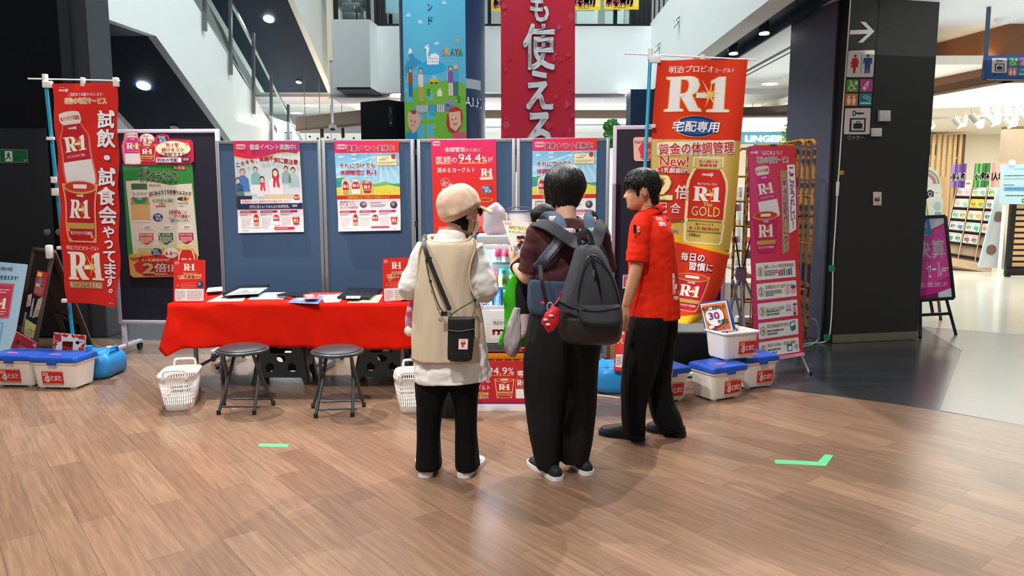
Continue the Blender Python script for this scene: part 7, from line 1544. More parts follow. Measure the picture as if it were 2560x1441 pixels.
# ================================================================ people
def crow(rows,k):
 """catmull interpolation of numeric rows"""
 out=[]; n=len(rows); rows=[list(r)+[2.4]*(6-len(r)) for r in rows]
 for i in range(n-1):
  a,b,c,d=rows[max(i-1,0)],rows[i],rows[i+1],rows[min(i+2,n-1)]
  for q in range(k):
   t=q/k; out.append([.5*((2*y)+(z-x)*t+(2*x-5*y+4*z-w_)*t*t+(3*y-x-3*z+w_)*t**3) for x,y,z,w_ in zip(a,b,c,d)])
 out.append(rows[-1]); return out
def pxloft(mb,rows,seg=44,k=6,disp=None,tilt=0,cap=True):
 """rows: (y, x_left, x_right, Y, half_depth[, exponent]) read off the photo at a real distance Y"""
 rings=[]; R=crow(rows,k)
 for j,(y,xl,xr,Y,d,e) in enumerate(R):
  a,b=P(xl,y,Y),P(xr,y,Y); c=(a+b)/2; hw=(b-a).length/2; ring=[]
  for i in range(seg):
   t=2*pi*i/seg; co,si=cos(t),sin(t)
   p=V((hw*math.copysign(abs(co)**(2/e),co),d*math.copysign(abs(si)**(2/e),si),0))
   if disp: p *= 1+disp(t,j/(len(R)-1),c.z,hw)
   ring.append(c+p+V((0,0,tilt*p.x)))
  rings.append(ring)
 mb.loft(rings,cap); return rings
def fuse(mb,name,m,parent,vox=.006,sm=4,ang=180,fac=.5,post=None):
 me=mb.mesh('tmp',m); bm=bmesh.new(); bm.from_mesh(me); bmesh.ops.recalc_face_normals(bm,faces=bm.faces); bm.to_mesh(me); bm.free()
 o=bpy.data.objects.new('tmp',me); COL.objects.link(o)
 r=o.modifiers.new('r','REMESH'); r.mode='VOXEL'; r.voxel_size=vox; r.use_smooth_shade=True
 if sm: s=o.modifiers.new('s','SMOOTH'); s.iterations=sm; s.factor=fac
 dg=bpy.context.evaluated_depsgraph_get(); ev=o.evaluated_get(dg); nm=bpy.data.meshes.new_from_object(ev); bpy.data.objects.remove(o); bpy.data.meshes.remove(me)
 nm.name=name; nm.materials.clear(); nm.materials.append(m)
 if post: post(nm)
 nm.polygons.foreach_set('use_smooth',[True]*len(nm.polygons))
 return link_mesh(name,nm,parent)
def wr(amp,f,seed=0,dirz=1.0):
 return lambda t,v,z,hw: amp*(noise.noise(V((cos(t)*f*.6+seed,sin(t)*f*.6,z*f*dirz)))+.5*noise.noise(V((cos(t)*f*1.4,sin(t)*f*1.4+seed,z*f*2*dirz))))
def skin_mat(name,c):
 m=bpy.data.materials.new(name); m.use_nodes=True; nt=m.node_tree; b=nt.nodes['Principled BSDF']; a=nt.nodes.new('ShaderNodeVertexColor'); a.layer_name='Col'
 nt.links.new(a.outputs[0],b.inputs['Base Color']); b.inputs['Roughness'].default_value=.5; b.inputs['Subsurface Weight'].default_value=.08; b.inputs['Subsurface Radius'].default_value=(.01,.004,.002); return m
M_SKIN=skin_mat('skin',0)
def hair_mat(name,c,rough=.32,bs=.7,spec=.4):
 m=bpy.data.materials.new(name); m.use_nodes=True; nt=m.node_tree; b=nt.nodes['Principled BSDF']; N=nt.nodes.new; L=nt.links.new
 tc=N('ShaderNodeTexCoord'); mp=N('ShaderNodeMapping'); mp.inputs['Scale'].default_value=(260,260,9); L(tc.outputs['Object'],mp.inputs[0]); n=N('ShaderNodeTexNoise'); n.inputs['Scale'].default_value=1; n.inputs['Detail'].default_value=2; L(mp.outputs[0],n.inputs[0])
 bp=N('ShaderNodeBump'); bp.inputs['Strength'].default_value=bs; b.inputs['Specular IOR Level'].default_value=spec; bp.inputs['Distance'].default_value=.003; L(n.outputs[0],bp.inputs['Height']); L(bp.outputs[0],b.inputs['Normal'])
 b.inputs['Base Color'].default_value=(*rgb(c),1); b.inputs['Roughness'].default_value=rough; return m
HAIR=hair_mat('black_hair','0c0908',.38); HAIRB=hair_mat('brown_black_hair','0a0605',.5,.5,.15)
HT=[(.0,.066,.02,.022),(.01,.082,-.01,.036),(.028,.087,-.04,.050),(.05,.0865,-.06,.060),(.07,.088,-.074,.067),(.09,.086,-.086,.071),(.112,.082,-.094,.074),(.13,.090,-.099,.076),(.155,.089,-.101,.077),(.18,.077,-.094,.073),(.2,.056,-.075,.060),(.214,.03,-.045,.041),(.223,.002,-.018,.016)]
def head_pt(z,t,grow=0):
 """surface point of the head at height z and azimuth t (0 = right, 90 deg = front)"""
 q=HT[0]
 for a,b in zip(HT,HT[1:]):
  if z <= b[0]: f=(z-a[0])/(b[0]-a[0]); q=[x+(y-x)*f for x,y in zip(a,b)]; break
 else: q=HT[-1]
 _,yf,yb,w_=q; cy=(yf*.35+yb*.65) if False else (yf+yb)/2; co,si=cos(t),sin(t)
 return V(((w_+grow)*math.copysign(abs(co)**.88,co),cy+((yf-yb)/2+grow)*math.copysign(abs(si)**.92,si),z))
def head_mb(mb,M,s=1.0,nose=1.0):
 rings=[]
 for j in range(57):
  z=.223*j/56; ring=[]
  for i in range(56):
   t=2*pi*i/56; p=head_pt(z,t)
   if p.y > 0.02:
    nz=0
    if .062 < z < .125: nz=(z-.062)/.014 if z < .076 else max(0,1-(z-.076)/.049)
    p.y += .024*nose*nz*math.exp(-(p.x/(.010+.004*(z < .085)))**2)
    p.y -= .011*math.exp(-((abs(p.x)-.032)/.014)**2-((z-.112)/.011)**2)
    p.y += .005*math.exp(-(p.x/.022)**2)*(math.exp(-((z-.053)/.005)**2)+math.exp(-((z-.043)/.0055)**2))-.004*math.exp(-(p.x/.02)**2-((z-.034)/.005)**2)+.005*math.exp(-(p.x/.02)**2-((z-.018)/.01)**2)
    p.y += .004*math.exp(-((abs(p.x)-.03)/.014)**2-((z-.13)/.007)**2)
   ring.append(M @ (p*s))
  rings.append(ring)
 mb.loft(rings)
 for q in (-1,1):
  R=Matrix.Rotation(q*-.35,4,'Z') @ Matrix.Rotation(-.15,4,'X'); c=V((q*.077,-.012,.1))
  b2=MB(); b2.ball((0,0,0),(.010,.019,.031),14,9); b2.tube([V((q*.008,.016*cos(a)-.002,.028*sin(a)+.002)) for a in [k_*.45-1.2 for k_ in range(10)]],.005,6)
  mb.add([M @ ((c+(R @ v.to_4d()).to_3d())*s) for v in b2.v],b2.f)
def hand_mb(mb,w_,d,n,s,L=.175,curl=.5,spread=.06,thumb=1):
 """palm and five fingers; d towards the fingertips, n palm normal (fingers curl towards n), s towards the thumb"""
 d,n=V(d).normalized(),V(n).normalized(); n=(n-d*n.dot(d)).normalized(); s0=d.cross(n); s=s0 if s0.dot(V(s)) > 0 else -s0
 pl=L*.52; rings=[]
 for t,hw,ht in ((-.3,.017,.017),(-.1,.0235,.0205),(.15,.0275,.0175),(.5,.036,.016),(.85,.041,.014),(1.0,.039,.011)):
  c=w_+d*(pl*t); rings.append([c+s*(hw*math.copysign(abs(cos(a))**.8,cos(a)))+n*(ht*math.copysign(abs(sin(a))**.8,sin(a))) for a in [2*pi*k/18 for k in range(18)]])
 mb.loft(rings)
 for k,(off,l,r) in enumerate(((.029,.92,.0082),(.0095,1.0,.0085),(-.0105,.94,.0082),(-.0295,.75,.0072))):
  p=w_+d*(pl*.95)+s*off; a=0; dr=(d+s*(spread*(off/.03))).normalized(); pts=[p-d*.012,p]
  for sg,c in ((.45,.5),(.3,1.1),(.25,.8)):
   a += curl*c*(1+.12*k); dd=dr*cos(a)+n*sin(a); p=p+dd*(L*.48*l*sg); pts.append(p)
  mb.tube(catmull(pts,3),[r*1.08]*4+[r]*(3*(len(pts)-1)+1-7)+[r*.95,r*.88,r*.6],8)
 p=w_+d*(pl*.18)+s*.022; dr=(d*.62+s*.75*thumb+n*.25).normalized(); pts=[p-dr*.01,p+dr*.03,p+dr*.03+(dr*.6+d*.5+n*.3*curl).normalized()*.03,p+dr*.03+(dr*.6+d*.5+n*.3*curl).normalized()*.03+(d*.8+dr*.2+n*.6*curl).normalized()*.026]
 mb.tube(catmull(pts,3),[.0125,.0122,.0118,.011,.0105,.0102,.0098,.0092,.0082,.006],8)
def limb(mb,pts,rs,n=18,k=5):
 q=catmull(pts,k); R=[]
 for i in range(len(rs)-1): R += [rs[i]+(rs[i+1]-rs[i])*j/k for j in range(k)]
 R.append(rs[-1]); mb.tube([q[0]]+q+[q[-1]],[R[0]*.3]+R+[R[-1]*.3],n)
def paint(skin,M=None,s=1.0,lips='a8604f',brow=None):
 def f(me):
  at=me.color_attributes.new('Col','FLOAT_COLOR','POINT'); sc_=rgb(skin); lc=rgb(lips); inv=M.inverted() if M else None; buf=[]
  for v in me.vertices:
   c=sc_; k=1+.06*noise.noise(v.co*30)
   if inv:
    p=(inv @ v.co)/s
    if p.y > .05 and -.02 < p.z < .25:
     d=(p.x/.022)**2+((p.z-.048)/.0085)**2
     if d < 1: c=[a*(d)+b*(1-d) for a,b in zip(sc_,lc)] if d > .5 else lc
     if abs(p.z-.0485) < .0018 and abs(p.x) < .021: c=rgb('5a2a24')
     if .085 < p.z < .1 and abs(p.x) > .02: k *= 1.02
   buf += [c[0]*k,c[1]*k,c[2]*k,1]
  at.data.foreach_set('color',buf)
 return f
def headM(c,yaw,pitch=0,roll=0):
 """yaw: degrees of the facing direction measured from +Y towards +X; c: centre of the skull base (chin height reference)"""
 return Matrix.Translation(c) @ Matrix.Rotation(-radians(yaw),4,'Z') @ Matrix.Rotation(radians(roll),4,'Y') @ Matrix.Rotation(radians(pitch),4,'X')
def shoe(parent,heel,toe,up,sole_m,hw=1.0,h=1.0,lace=None,sole_h=.024):
 heel,toe=V(heel),V(toe); heel.z=toe.z=0; d=toe-heel; L=d.length; d.normalize(); s=V((d.y,-d.x,0))
 W_=[(0,.010),(.02,.021),(.06,.030),(.15,.034),(.35,.033),(.52,.037),(.7,.045),(.84,.044),(.93,.036),(.98,.022),(1,.010)]
 Hh=[.05,.062,.068,.078,.082,.076,.060,.052,.046,.036,.022]
 rings=[]; srings=[]
 for (t,w_),hh in zip(W_,Hh):
  c=heel+d*(L*t); w_ *= hw; hh *= h; ring=[]
  for a,b in ((-1,.0),(-1.0,.3),(-.9,.62),(-.62,.9),(-.25,1),(.25,1),(.62,.9),(.9,.62),(1.0,.3),(1,0)): ring.append(c+s*(w_*a)+V((0,0,.012+(hh-.012)*b)))
  rings.append(ring)
 b=MB(); b.loft([[sum((p for p in rings[0]),V())/10]*10]+rings+[[sum((p for p in rings[-1]),V())/10]*10]); t_=b.build('shoe',up,parent,ang=180,sub=2)
 b=MB(); o=[]
 for side in (1,-1):
  for t,w_ in (W_ if side == 1 else W_[::-1]): o.append(heel+d*(L*(t*1.03-.012))+s*(side*w_*hw*1.1))
 b.loft([[p+V((0,0,z))+(d*0) for p in o] for z in (.001,.006,sole_h-.004,sole_h)]); b.build('sole',sole_m,t_,ang=50,bevel=0)
 if lace:
  b=MB()
  for t,hh in ((.45,.08),(.52,.073),(.59,.066),(.66,.06)): c=heel+d*(L*t); b.tube([c+s*(-.026*hw)+V((0,0,hh*h-.012)),c+V((0,0,hh*h+.001)),c+s*(.026*hw)+V((0,0,hh*h-.012))],.003,6)
  b.build('lace',lace,t_)
 return t_
def skin_tube_torso(mb,pts,rs): limb(mb,pts,rs,20)
WSH=mat('white_cotton','e9e6e2',.85,bump=.25,bscale=90,sheen=.1); BLKT=mat('black_trouser_cloth','090a0b',.8,spec=.2,bump=.15,bscale=400); WHITES=mat('white_sneaker','e6e4e0',.5)
# ------------------------------------------------ woman in beige vest and cap
YW=3.9
WP_=empty('person',F(1120,1188),'woman seen from behind in beige cap, beige knit vest, white shirt and black wide trousers','person')
hM=headM(P(1146,583,YW+.0)+V((.0,.0,.0)),52,-14,0)
b=MB(); head_mb(b,hM,.98); nk=P(1135,600,YW); hc=hM @ V((0,-.02,.05))
limb(b,[P(1128,640,YW),nk,hc],[.06,.052,.05]); limb(b,[P(1125,940,YW),P(1122,800,YW),P(1122,640,YW)],[.11,.1,.1])
SLw,SRw=P(1062,622,YW),P(1186,622,YW); ELw,ERw=P(1022,722,YW+.02),P(1216,728,YW+.03)
WLw,WRw=P(1062,715,YW+.26),P(1165,705,YW+.28)
for S_,E_,W_,tx in ((SLw,ELw,WLw,1),(SRw,ERw,WRw,-1)):
 limb(b,[V((P(1122,640,YW).x,YW,S_.z)),S_,(S_+E_)/2,E_,(E_+W_)/2,W_],[.044,.034,.034,.034,.032,.024]); hand_mb(b,W_,(tx*.55,.75,.1),(tx*.4,-.2,.8),(0,.3,1),.165,.6)
for xa_,xb_,Y in ((1085,1070,YW),(1165,1168,YW)): limb(b,[P(xa_,940,Y),P((xa_+xb_)/2,1060,Y),P(xb_,1165,Y-.02)],[.075,.05,.036])
fuse(b,'body',M_SKIN,WP_,.0045,3,post=paint('d3a588',hM,.98))
b=MB(); dw=wr(.05,9,3)
def trouser(mb,rows,seed,amp=.06,f=11):
 g=wr(amp,f,seed,.35); pxloft(mb,rows,40,7,lambda t,v,z,hw: g(t,v,z,hw)+.03*cos(3*t+seed)*v)
trouser(b,[(915,1042,1130,YW,.11),(960,1039,1126,YW,.115),(1010,1041,1110,YW-.01,.1),(1070,1042,1101,YW-.02,.085),(1120,1042,1101,YW-.02,.09),(1164,1040,1105,YW-.01,.115)],1)
trouser(b,[(915,1118,1202,YW,.11),(960,1120,1198,YW,.115),(1010,1133,1193,YW-.01,.1),(1070,1138,1192,YW-.02,.085),(1120,1138,1195,YW-.02,.09),(1166,1138,1200,YW-.01,.115)],5)
fuse(b,'trousers',BLKT,WP_,.006,3)
# white shirt: body hem, sleeves, collar
b=MB(); g=wr(.05,8,2,.4)
pxloft(b,[(640,1060,1185,YW,.09),(760,1040,1196,YW,.12),(880,1037,1218,YW,.14),(915,1036,1222,YW,.15),(948,1036,1226,YW,.155)],56,6,lambda t,v,z,hw: g(t,v,z,hw)*v+.018*sin(7*t)*v,tilt=.05)
def sleeve(mb,S_,E_,W_,r0,r1,r2,seed):
 q=catmull([S_+(S_-E_)*.05,S_,S_*.5+E_*.5,E_,E_*.5+W_*.5,W_],7); n=len(q); R=[]
 for i in range(n):
  f=i/(n-1); r=r0+(r1-r0)*min(1,f/.55) if f < .55 else r1+(r2-r1)*((f-.55)/.45)
  R.append(r*(1+.10*noise.noise(V((f*9+seed,seed,0)))))
 mb.tube([q[0]]+q+[q[-1]],[R[0]*.4]+R+[R[-1]*.4],26)
sleeve(b,SLw+V((.012,0,0)),ELw+V((.002,0,-.0)),WLw,.062,.062,.04,2); sleeve(b,SRw+V((-.012,0,0)),ERw+V((-.004,0,0)),WRw,.062,.066,.042,6)
def collar_ring(mb,c,a,d,r,tilt=0,h=.03): mb.tube([c+V((a*cos(2*pi*k/32),d*sin(2*pi*k/32),tilt*cos(2*pi*k/32)+.012*sin(2*pi*k/32))) for k in range(32)],r,10,closed=True)
pxloft(b,[(640,1062,1184,YW,.1),(612,1072,1176,YW,.09),(598,1084,1166,YW,.076),(582,1093,1160,YW,.066),(574,1097,1158,YW,.062)],32,4)
def crease(me,k=1.0):
 for v in me.vertices: q=V((v.co.x*9+v.co.z*7,v.co.y*9,v.co.z*14-v.co.x*6)); v.co += V((noise.noise(q),noise.noise(q+V((5,1,2))),0))*.009*k+V((noise.noise(q*2.3),noise.noise(q*2.3+V((3,1,2))),0))*.004*k
fuse(b,'shirt',WSH,WP_,.006,4,post=crease)
KNIT=hair_mat('beige_knit','cbbaa0',.95,.3,.15)
b=MB(); g=wr(.06,9,8,.4)
ring_v=[(582,1092,1162,YW,.074,2.0),(592,1072,1176,YW,.088,2.2),(604,1056,1190,YW,.1,2.5),(630,1049,1194,YW,.112,2.8),(665,1044,1186,YW,.122,2.7),(700,1041,1184,YW,.13,2.6),(740,1037,1190,YW,.138,2.5),(790,1034,1203,YW,.146,2.4),(840,1033,1213,YW,.152,2.4),(895,1032,1217,YW,.158,2.4)]
ring_v=ring_v[1:]; rv=pxloft(b,ring_v,64,6,lambda t,v,z,hw: g(t,v,z,hw)*(.3+v)+.014*sin(9*t+v*3)*v*v-.03*math.exp(-((t-4.2-.5*v)/.12)**2)*v*(1-v)*3-.025*math.exp(-((t-5.3)/.1)**2)*max(0,v-.45)*2,cap=False)
for i_,ring in enumerate(rv[:8]):
 c_=sum(ring,V())/len(ring)
 for p in ring: p.z -= .034*(1-i_/8)*max(0,(c_.y-p.y)/.09)**.8
b.v=[p for r in rv for p in r]
vest=b.build('vest',KNIT,WP_,ang=180,solid=.006)
b=MB(); b.tube([p+V((0,0,.002)) for p in rv[0]],.010,8,closed=True)
for sx,x0,pts in ((-1,0,((1062,598),(1050,625),(1046,660),(1044,695),(1043,728),(1050,745))),(1,0,((1184,598),(1188,625),(1178,655),(1173,690),(1178,722),(1189,742)))):
 q=[]
 for x,y in pts: q.append(P(x,y,YW-.085 if sx > 0 else YW-.07))
 b.tube(catmull(q,5),.013,8,flat=.5)
b.build('ribbed_edge',mat('beige_rib','c9b698',.9,bump=.8,bscale=120),WP_,ang=180)
# cap
CAP=mat('beige_cap_cloth','cfb097',.85,bump=.25,bscale=300,sheen=.1)
cc=P(1148,517,YW+.01); up=V((-.36,-.05,.93)).normalized(); fr_=V((.64,.74,.22)); fr_=(fr_-up*fr_.dot(up)).normalized(); sd=fr_.cross(up)
b=MB(); rings=[]
for j in range(22):
 a=-.42*pi/2+(pi/2+.42*pi/2)*j/21; ring=[]
 for i in range(64):
  t=2*pi*i/64; r_=cos(a)**.75 if a > 0 else cos(a)*1.0
  pan=1-.05*abs(cos(4*t))**14*max(0,cos(a))**.5; fo=1+.05*noise.noise(V((cos(t)*2,sin(t)*2,a*2.5)))+.03*noise.noise(V((cos(t)*5,sin(t)*5,a*5)))
  z=sin(a)*(.118 if a > 0 else .08); rr_2=.124*max(r_,.01)*pan*fo
  if a < -.25: rr_2 *= 1-.35*(-.25-a)
  back=-cos(t)  # towards the nape: droop
  ring.append(cc+fr_*(rr_2*cos(t)*.98)+sd*(rr_2*sin(t)*.95)+up*(z-.012*max(0,back)*(a < .3)))
 rings.append(ring)
b.loft(rings); b.build('cap',CAP,WP_,ang=180,sub=1); cap_o=[c for c in COL.objects if c.name.startswith('cap') and c.parent == WP_][-1]
b=MB(); b.ball(cc+up*.118,(.011,.011,.007)); b.build('cap_button',CAP,cap_o)
b=MB(); top=[]; 
def brim(u,v):
 t=(u-.5)*2.3; r_=.108+.05*v*max(.02,cos(t*.8))**.35; return cc+fr_*(r_*cos(t))+sd*(r_*sin(t)*1.02)+up*(-.04-.035*v-.014*(1-cos(t*1.6))*v)
b.grid(brim,24,6); b.build('visor',mat('beige_visor','cdac88',.9,spec=.1,bump=.2,bscale=300),cap_o,ang=180,solid=.005)
# hair, mask
b=MB(); r_=random.Random(4)
for k in range(150):
 t=r_.uniform(radians(165),radians(352)); z0=r_.uniform(.07,.125); p0=hM @ (head_pt(z0,t,.006)*.98); l=r_.uniform(.04,.075) if z0 < .1 else .08; p2=hM @ (head_pt(max(.02,z0-l),t+r_.uniform(-.1,.1),.007)*.98); p1=(p0+p2)/2+(hM.to_3x3() @ V((cos(t),sin(t),0)))*.006
 b.tube([p0,p1,p2+V((0,0,-.004))],[.006,.006,.0015],5)
b.loft([[hM @ (head_pt(z,radians(165+187*i/30),.004 if z > .06 else .001)*.98) for i in range(31)]+[hM @ (head_pt(z,radians(352-187*i/30),-.008)*.98) for i in range(31)] for z in (.03,.05,.07,.1,.125,.15)])
for k in range(26): t=radians(r_.uniform(20,75)); p0=hM @ (head_pt(.15,t,.01)*.98); p2=hM @ (head_pt(.118,t+.1,.016)*.98); b.tube([p0,(p0+p2)/2+V((.004,0,0)),p2],[.004,.004,.001],5)
b.build('hair',HAIRB,WP_,ang=180)
b=MB(); MASK=mat('white_mask','e6e6dc',.8)
def mk(u,v):
 t=radians(28+124*u); z=.0+.082*v; p=head_pt(max(z,.004),t,.009+.006*sin(pi*u)*sin(pi*v)); p.y += .02*math.exp(-((u-.5)/.12)**2)*max(0,1-abs(v-.75)*3); p.z=z-.012*(1-v)*sin(pi*u); return hM @ (p*.98)
b.grid(mk,24,10); mo=b.build('face_mask',MASK,WP_,ang=180,solid=.002)
for q in (0,1):
 for v_,zz in ((.95,.11),(.15,.08)): b=MB(); b.tube(catmull([mk(q,v_),hM @ (head_pt(.08,radians(12 if q == 0 else 168),.006)*.98),hM @ (V(((.083 if q == 0 else -.083),-.02,zz))*.98)],4),.0022,6); b.build('ear_loop',MASK,mo)
shoe(WP_,F(1064,1196),F(1062,1150),WHITES,mat('white_sole','e8e6e0',.5),1.1,.85); shoe(WP_,F(1162,1197)+V((-.012,0,0)),F(1186,1150)+V((.02,0,0)),WHITES,MATS['white_sole'],1.1,.85)
# crossbody bag
BN=mat('black_bag_nylon','121214',.5,bump=.2,bscale=300); bgY=YW-.2
t=empty('crossbody_bag',P(1152,905,bgY),'small black crossbody phone bag hanging on the back of the beige vest','bag')
b=MB(); pxloft(b,[(794,1122,1184,bgY,.018,5),(798,1120,1187,bgY,.026,5),(830,1120,1186,bgY,.028,5),(890,1119,1181,bgY,.028,5),(899,1122,1178,bgY,.024,5),(903,1127,1174,bgY,.016,5)],40,3); b.build('body',BN,t,ang=60)
b=MB(); b.tube([P(1121,826,bgY-.03),P(1150,829,bgY-.033),P(1185,823,bgY-.03)],.003,6); b.tube([P(1184,823,bgY-.034),P(1185,832,bgY-.036),P(1184,846,bgY-.034)],.005,6); b.build('zip',mat('zip_black','232326',.3),t)
p=PR(28,34,'ece8e0'); p.poly([(7,10),(21,9),(22,17),(15,20),(15,24),(21,27),(8,27),(10,20),(6,17)],'d8301e',1); p.fine(5,3,24,6,1,'55504a',1); p.build('patch',pxquad(bgY-.031,(1147,848),(1170,848),(1169,874),(1146,874)),M_PAPER,t,thick=.001)
STR=mat('black_webbing','17171a',.6)
def strap(mb,pts,w_,th=.004,up=None):
 q=catmull(pts,7); n=len(q)
 for i in range(n-1): pass
 rings=[]
 for i,p in enumerate(q):
  d=(q[min(i+1,n-1)]-q[max(i-1,0)]).normalized(); nn=(up if up else V((0,-1,0))); nn=(nn-d*nn.dot(d)).normalized(); s=d.cross(nn); rings.append([p+s*(w_/2)+nn*th,p+s*(w_/2),p-s*(w_/2),p-s*(w_/2)+nn*th])
 mb.loft(rings)
b=MB(); strap(b,[P(1066,588,YW+.05),P(1060,596,YW-.04),P(1063,622,YW-.135),P(1085,680,YW-.155),P(1110,740,YW-.165),P(1125,776,YW-.175)],.022); b.build('shoulder_strap',STR,t)
b=MB(); b.tube(catmull([P(1064,650,YW-.14),P(1075,700,YW-.158),P(1095,760,YW-.17),P(1112,785,YW-.18)],5),.0035,6); b.tube(catmull([P(1124,790,YW-.18),P(1150,772,YW-.17),P(1180,755,YW-.15),P(1189,748,YW-.12)],5),.0035,6); b.tube(catmull([P(1189,748,YW-.12),P(1187,775,YW-.16),P(1178,795,YW-.2)],5),.003,6); b.build('cord',mat('grey_cord','3a3836',.6),t)
b=MB(); b.box(P(1072,650,YW-.15),(.03,.008,.03)); b.build('buckle',BN,t,bevel=.003)
b=MB(); b.ball(P(1076,703,YW-.163),.008); b.ball(P(1187,750,YW-.13),.01); b.box(P(1110,785,YW-.19),(.03,.012,.022)); b.build('cord_lock',BN,t)
b=MB(); b.cyl(P(1092,771,YW-.18),P(1100,774,YW-.18),.004,n=8); b.tube([P(1122,785,YW-.19)+V((.012*cos(k),0,.012*sin(k))) for k in range(7)],.003,6,closed=True); b.build('metal_clip',METAL,t)
# pink bag held at the left
o=blob('clear_bag',P(1027,800,YW+.12),(.03,.03,.085),mat('pink_film_bag','e8c4d4',.25,trans=.25,ior=1.1,bump=.6,bscale=40),'pink patterned plastic bag held at the left of the beige vest','bag',2,.25)
b=MB(); b.ball(P(1024,828,YW+.1),(.03,.02,.03),12,8); q=b.build('bottle_end',mat('cream_bottle','e8e0d0',.4),o); 
for k,(x,y) in enumerate(((1028,762),(1022,785),(1030,812))): b=MB(); b.ball(P(x,y,YW+.085),(.016,.008,.018),10,6); b.build('pink_print',mat('pink_spot','e06a9a',.5),o)
# ------------------------------------------------ person with backpack and baby
YB2=3.92
BP=empty('person',F(1410,1185),'person seen from behind with black bob hair, maroon T-shirt, charcoal wide trousers and backpack','person')
hB=headM(P(1414,526,YB2+.01),-32,-8,0)
b=MB(); head_mb(b,hB,1.0); limb(b,[P(1420,600,YB2-.01),P(1415,535,YB2-.005),hB @ V((0,-.02,.06))],[.062,.054,.054]); limb(b,[P(1412,800,YB2),P(1415,700,YB2),P(1418,590,YB2)],[.12,.12,.11])
SLb,SRb=P(1344,592,YB2),P(1492,592,YB2); ELb,ERb=P(1322,690,YB2+.03),P(1512,690,YB2+.06); WLb,WRb=P(1291,668,YB2+.2),P(1455,690,YB2+.28)
limb(b,[P(1415,600,YB2),SLb,(SLb+ELb)/2,ELb,(ELb+WLb)/2+V((0,0,-.006)),WLb],[.06,.052,.047,.043,.04,.027]); limb(b,[P(1415,600,YB2),SRb,(SRb+ERb)/2,ERb,(ERb+WRb)/2,WRb],[.06,.052,.047,.042,.038,.027])
hand_mb(b,WLb+V((-.006,.02,.006)),(-.25,.55,.5),(.6,.2,.3),(.5,.2,.6),.17,.75); hand_mb(b,WRb,(-.9,.3,.1),(0,-.5,.5),(0,.4,.8),.17,.5)
for xa_,xb_,Y in ((1375,1368,YB2-.02),(1455,1440,YB2)): limb(b,[P(xa_,830,Y),P((xa_+xb_)/2,1010,Y),P(xb_,1150,Y)],[.08,.055,.038])
fuse(b,'body',M_SKIN,BP,.0045,3,post=paint('dcae92',hB,1.0))
b=MB()
trouser(b,[(770,1330,1450,YB2-.01,.12),(830,1318,1446,YB2-.01,.135),(905,1309,1430,YB2-.02,.13),(1000,1312,1411,YB2-.02,.115),(1092,1324,1401,YB2-.04,.1),(1166,1339,1398,YB2-.05,.085)],11,.05)
trouser(b,[(770,1390,1508,YB2+.0,.12),(830,1400,1506,YB2+.0,.135),(905,1412,1496,YB2+.01,.125),(1000,1409,1490,YB2+.02,.11),(1092,1402,1481,YB2+.01,.1),(1152,1403,1470,YB2+.0,.085)],14,.05)
fuse(b,'trousers',mat('charcoal_trouser_cloth','191818',.85,spec=.2,bump=.2,bscale=350),BP,.0065,3)
b=MB(); g=wr(.04,8,21,.8)
pxloft(b,[(545,1388,1448,YB2-.005,.062),(556,1366,1472,YB2,.085),(572,1340,1496,YB2,.1,2.6),(600,1334,1502,YB2,.118,2.8),(650,1345,1500,YB2,.128,2.6),(700,1334,1500,YB2,.132),(740,1332,1500,YB2,.135),(790,1330,1504,YB2,.14)],60,6,lambda t,v,z,hw: g(t,v,z,hw)*(.2+v))
def tsleeve(mb,S_,E_,f,r0,r1): q=catmull([S_+(S_-E_)*.12+V((.02 if S_.x < 0.35 else -.02,0,0)),S_,S_*.5+E_*.5,S_*(1-f)+E_*f],6); n=len(q); mb.tube([q[0]]+q+[q[-1]],[r0*.4]+[r0+(r1-r0)*i/(n-1)+.004*noise.noise(V((i*.7,3,0))) for i in range(n)]+[r1*.6],26)
tsleeve(b,SLb,ELb,.9,.07,.066); tsleeve(b,SRb,ERb,.9,.07,.066)
fuse(b,'shirt',mat('maroon_jersey','43191d',.85,bump=.12,bscale=400),BP,.006,4,post=crease)
b=MB(); c=P(1417,548,YB2-.005); collar_ring(b,P(1418,546,YB2),.064,.062,.006,0); b.build('neckband',MATS['maroon_jersey'],BP,ang=180)
# bob hair: thick shell open at the face, with strands
def hair_shell(parent,M,s,m,zmin,grow,face=55,seed=0,nz=26,na=72,tuck=None,ztop=.244):
 b=MB(); rows=[]
 for j in range(nz+1):
  f=j/nz; row=[]
  for i in range(na):
   t=2*pi*i/na; deg=math.degrees(t) % 360; df=abs((deg-90+180) % 360-180)   # angle from the front
   zlo=zmin(df,deg); z=ztop-(ztop-zlo)*f**.85; zz=min(max(z,.0),.2225)
   gr=grow(f,df); p=head_pt(max(zz,.075),t,gr)
   if z > .12: k=min(1,(z-.12)/(ztop-.12)); q=head_pt(.12,t,gr); u_=max(.03,1-k**2.3)**.5; p=V((q.x*u_,(q.y+.01)*u_-.01,z)); hp=head_pt(min(z,.222),t,.006)
   if z > .12 and z < .222 and (p.x**2+(p.y+.01)**2) < (hp.x**2+(hp.y+.01)**2): p=hp
   p.z=z
   if tuck: p=tuck(p,f,df)
   p += V((cos(t),sin(t),0))*(.003*noise.noise(V((t*14,f*2,seed)))+.0025*noise.noise(V((t*34,f*3,seed))))
   row.append(M @ (p*s))
  rows.append(row)
 vs=[p for r in rows for p in r]; fs=[]
 for j in range(nz):
  for i in range(na):
   i2=(i+1) % na; fs.append((j*na+i,j*na+i2,(j+1)*na+i2,(j+1)*na+i))
 b.add(vs,fs); return b,rows
def bob_z(df,deg): return .135 if df < 40 else (.135-(df-40)/25*.11 if df < 65 else (.025+.012*sin(deg*.21) if df < 120 else .022-.022*(df-120)/60))
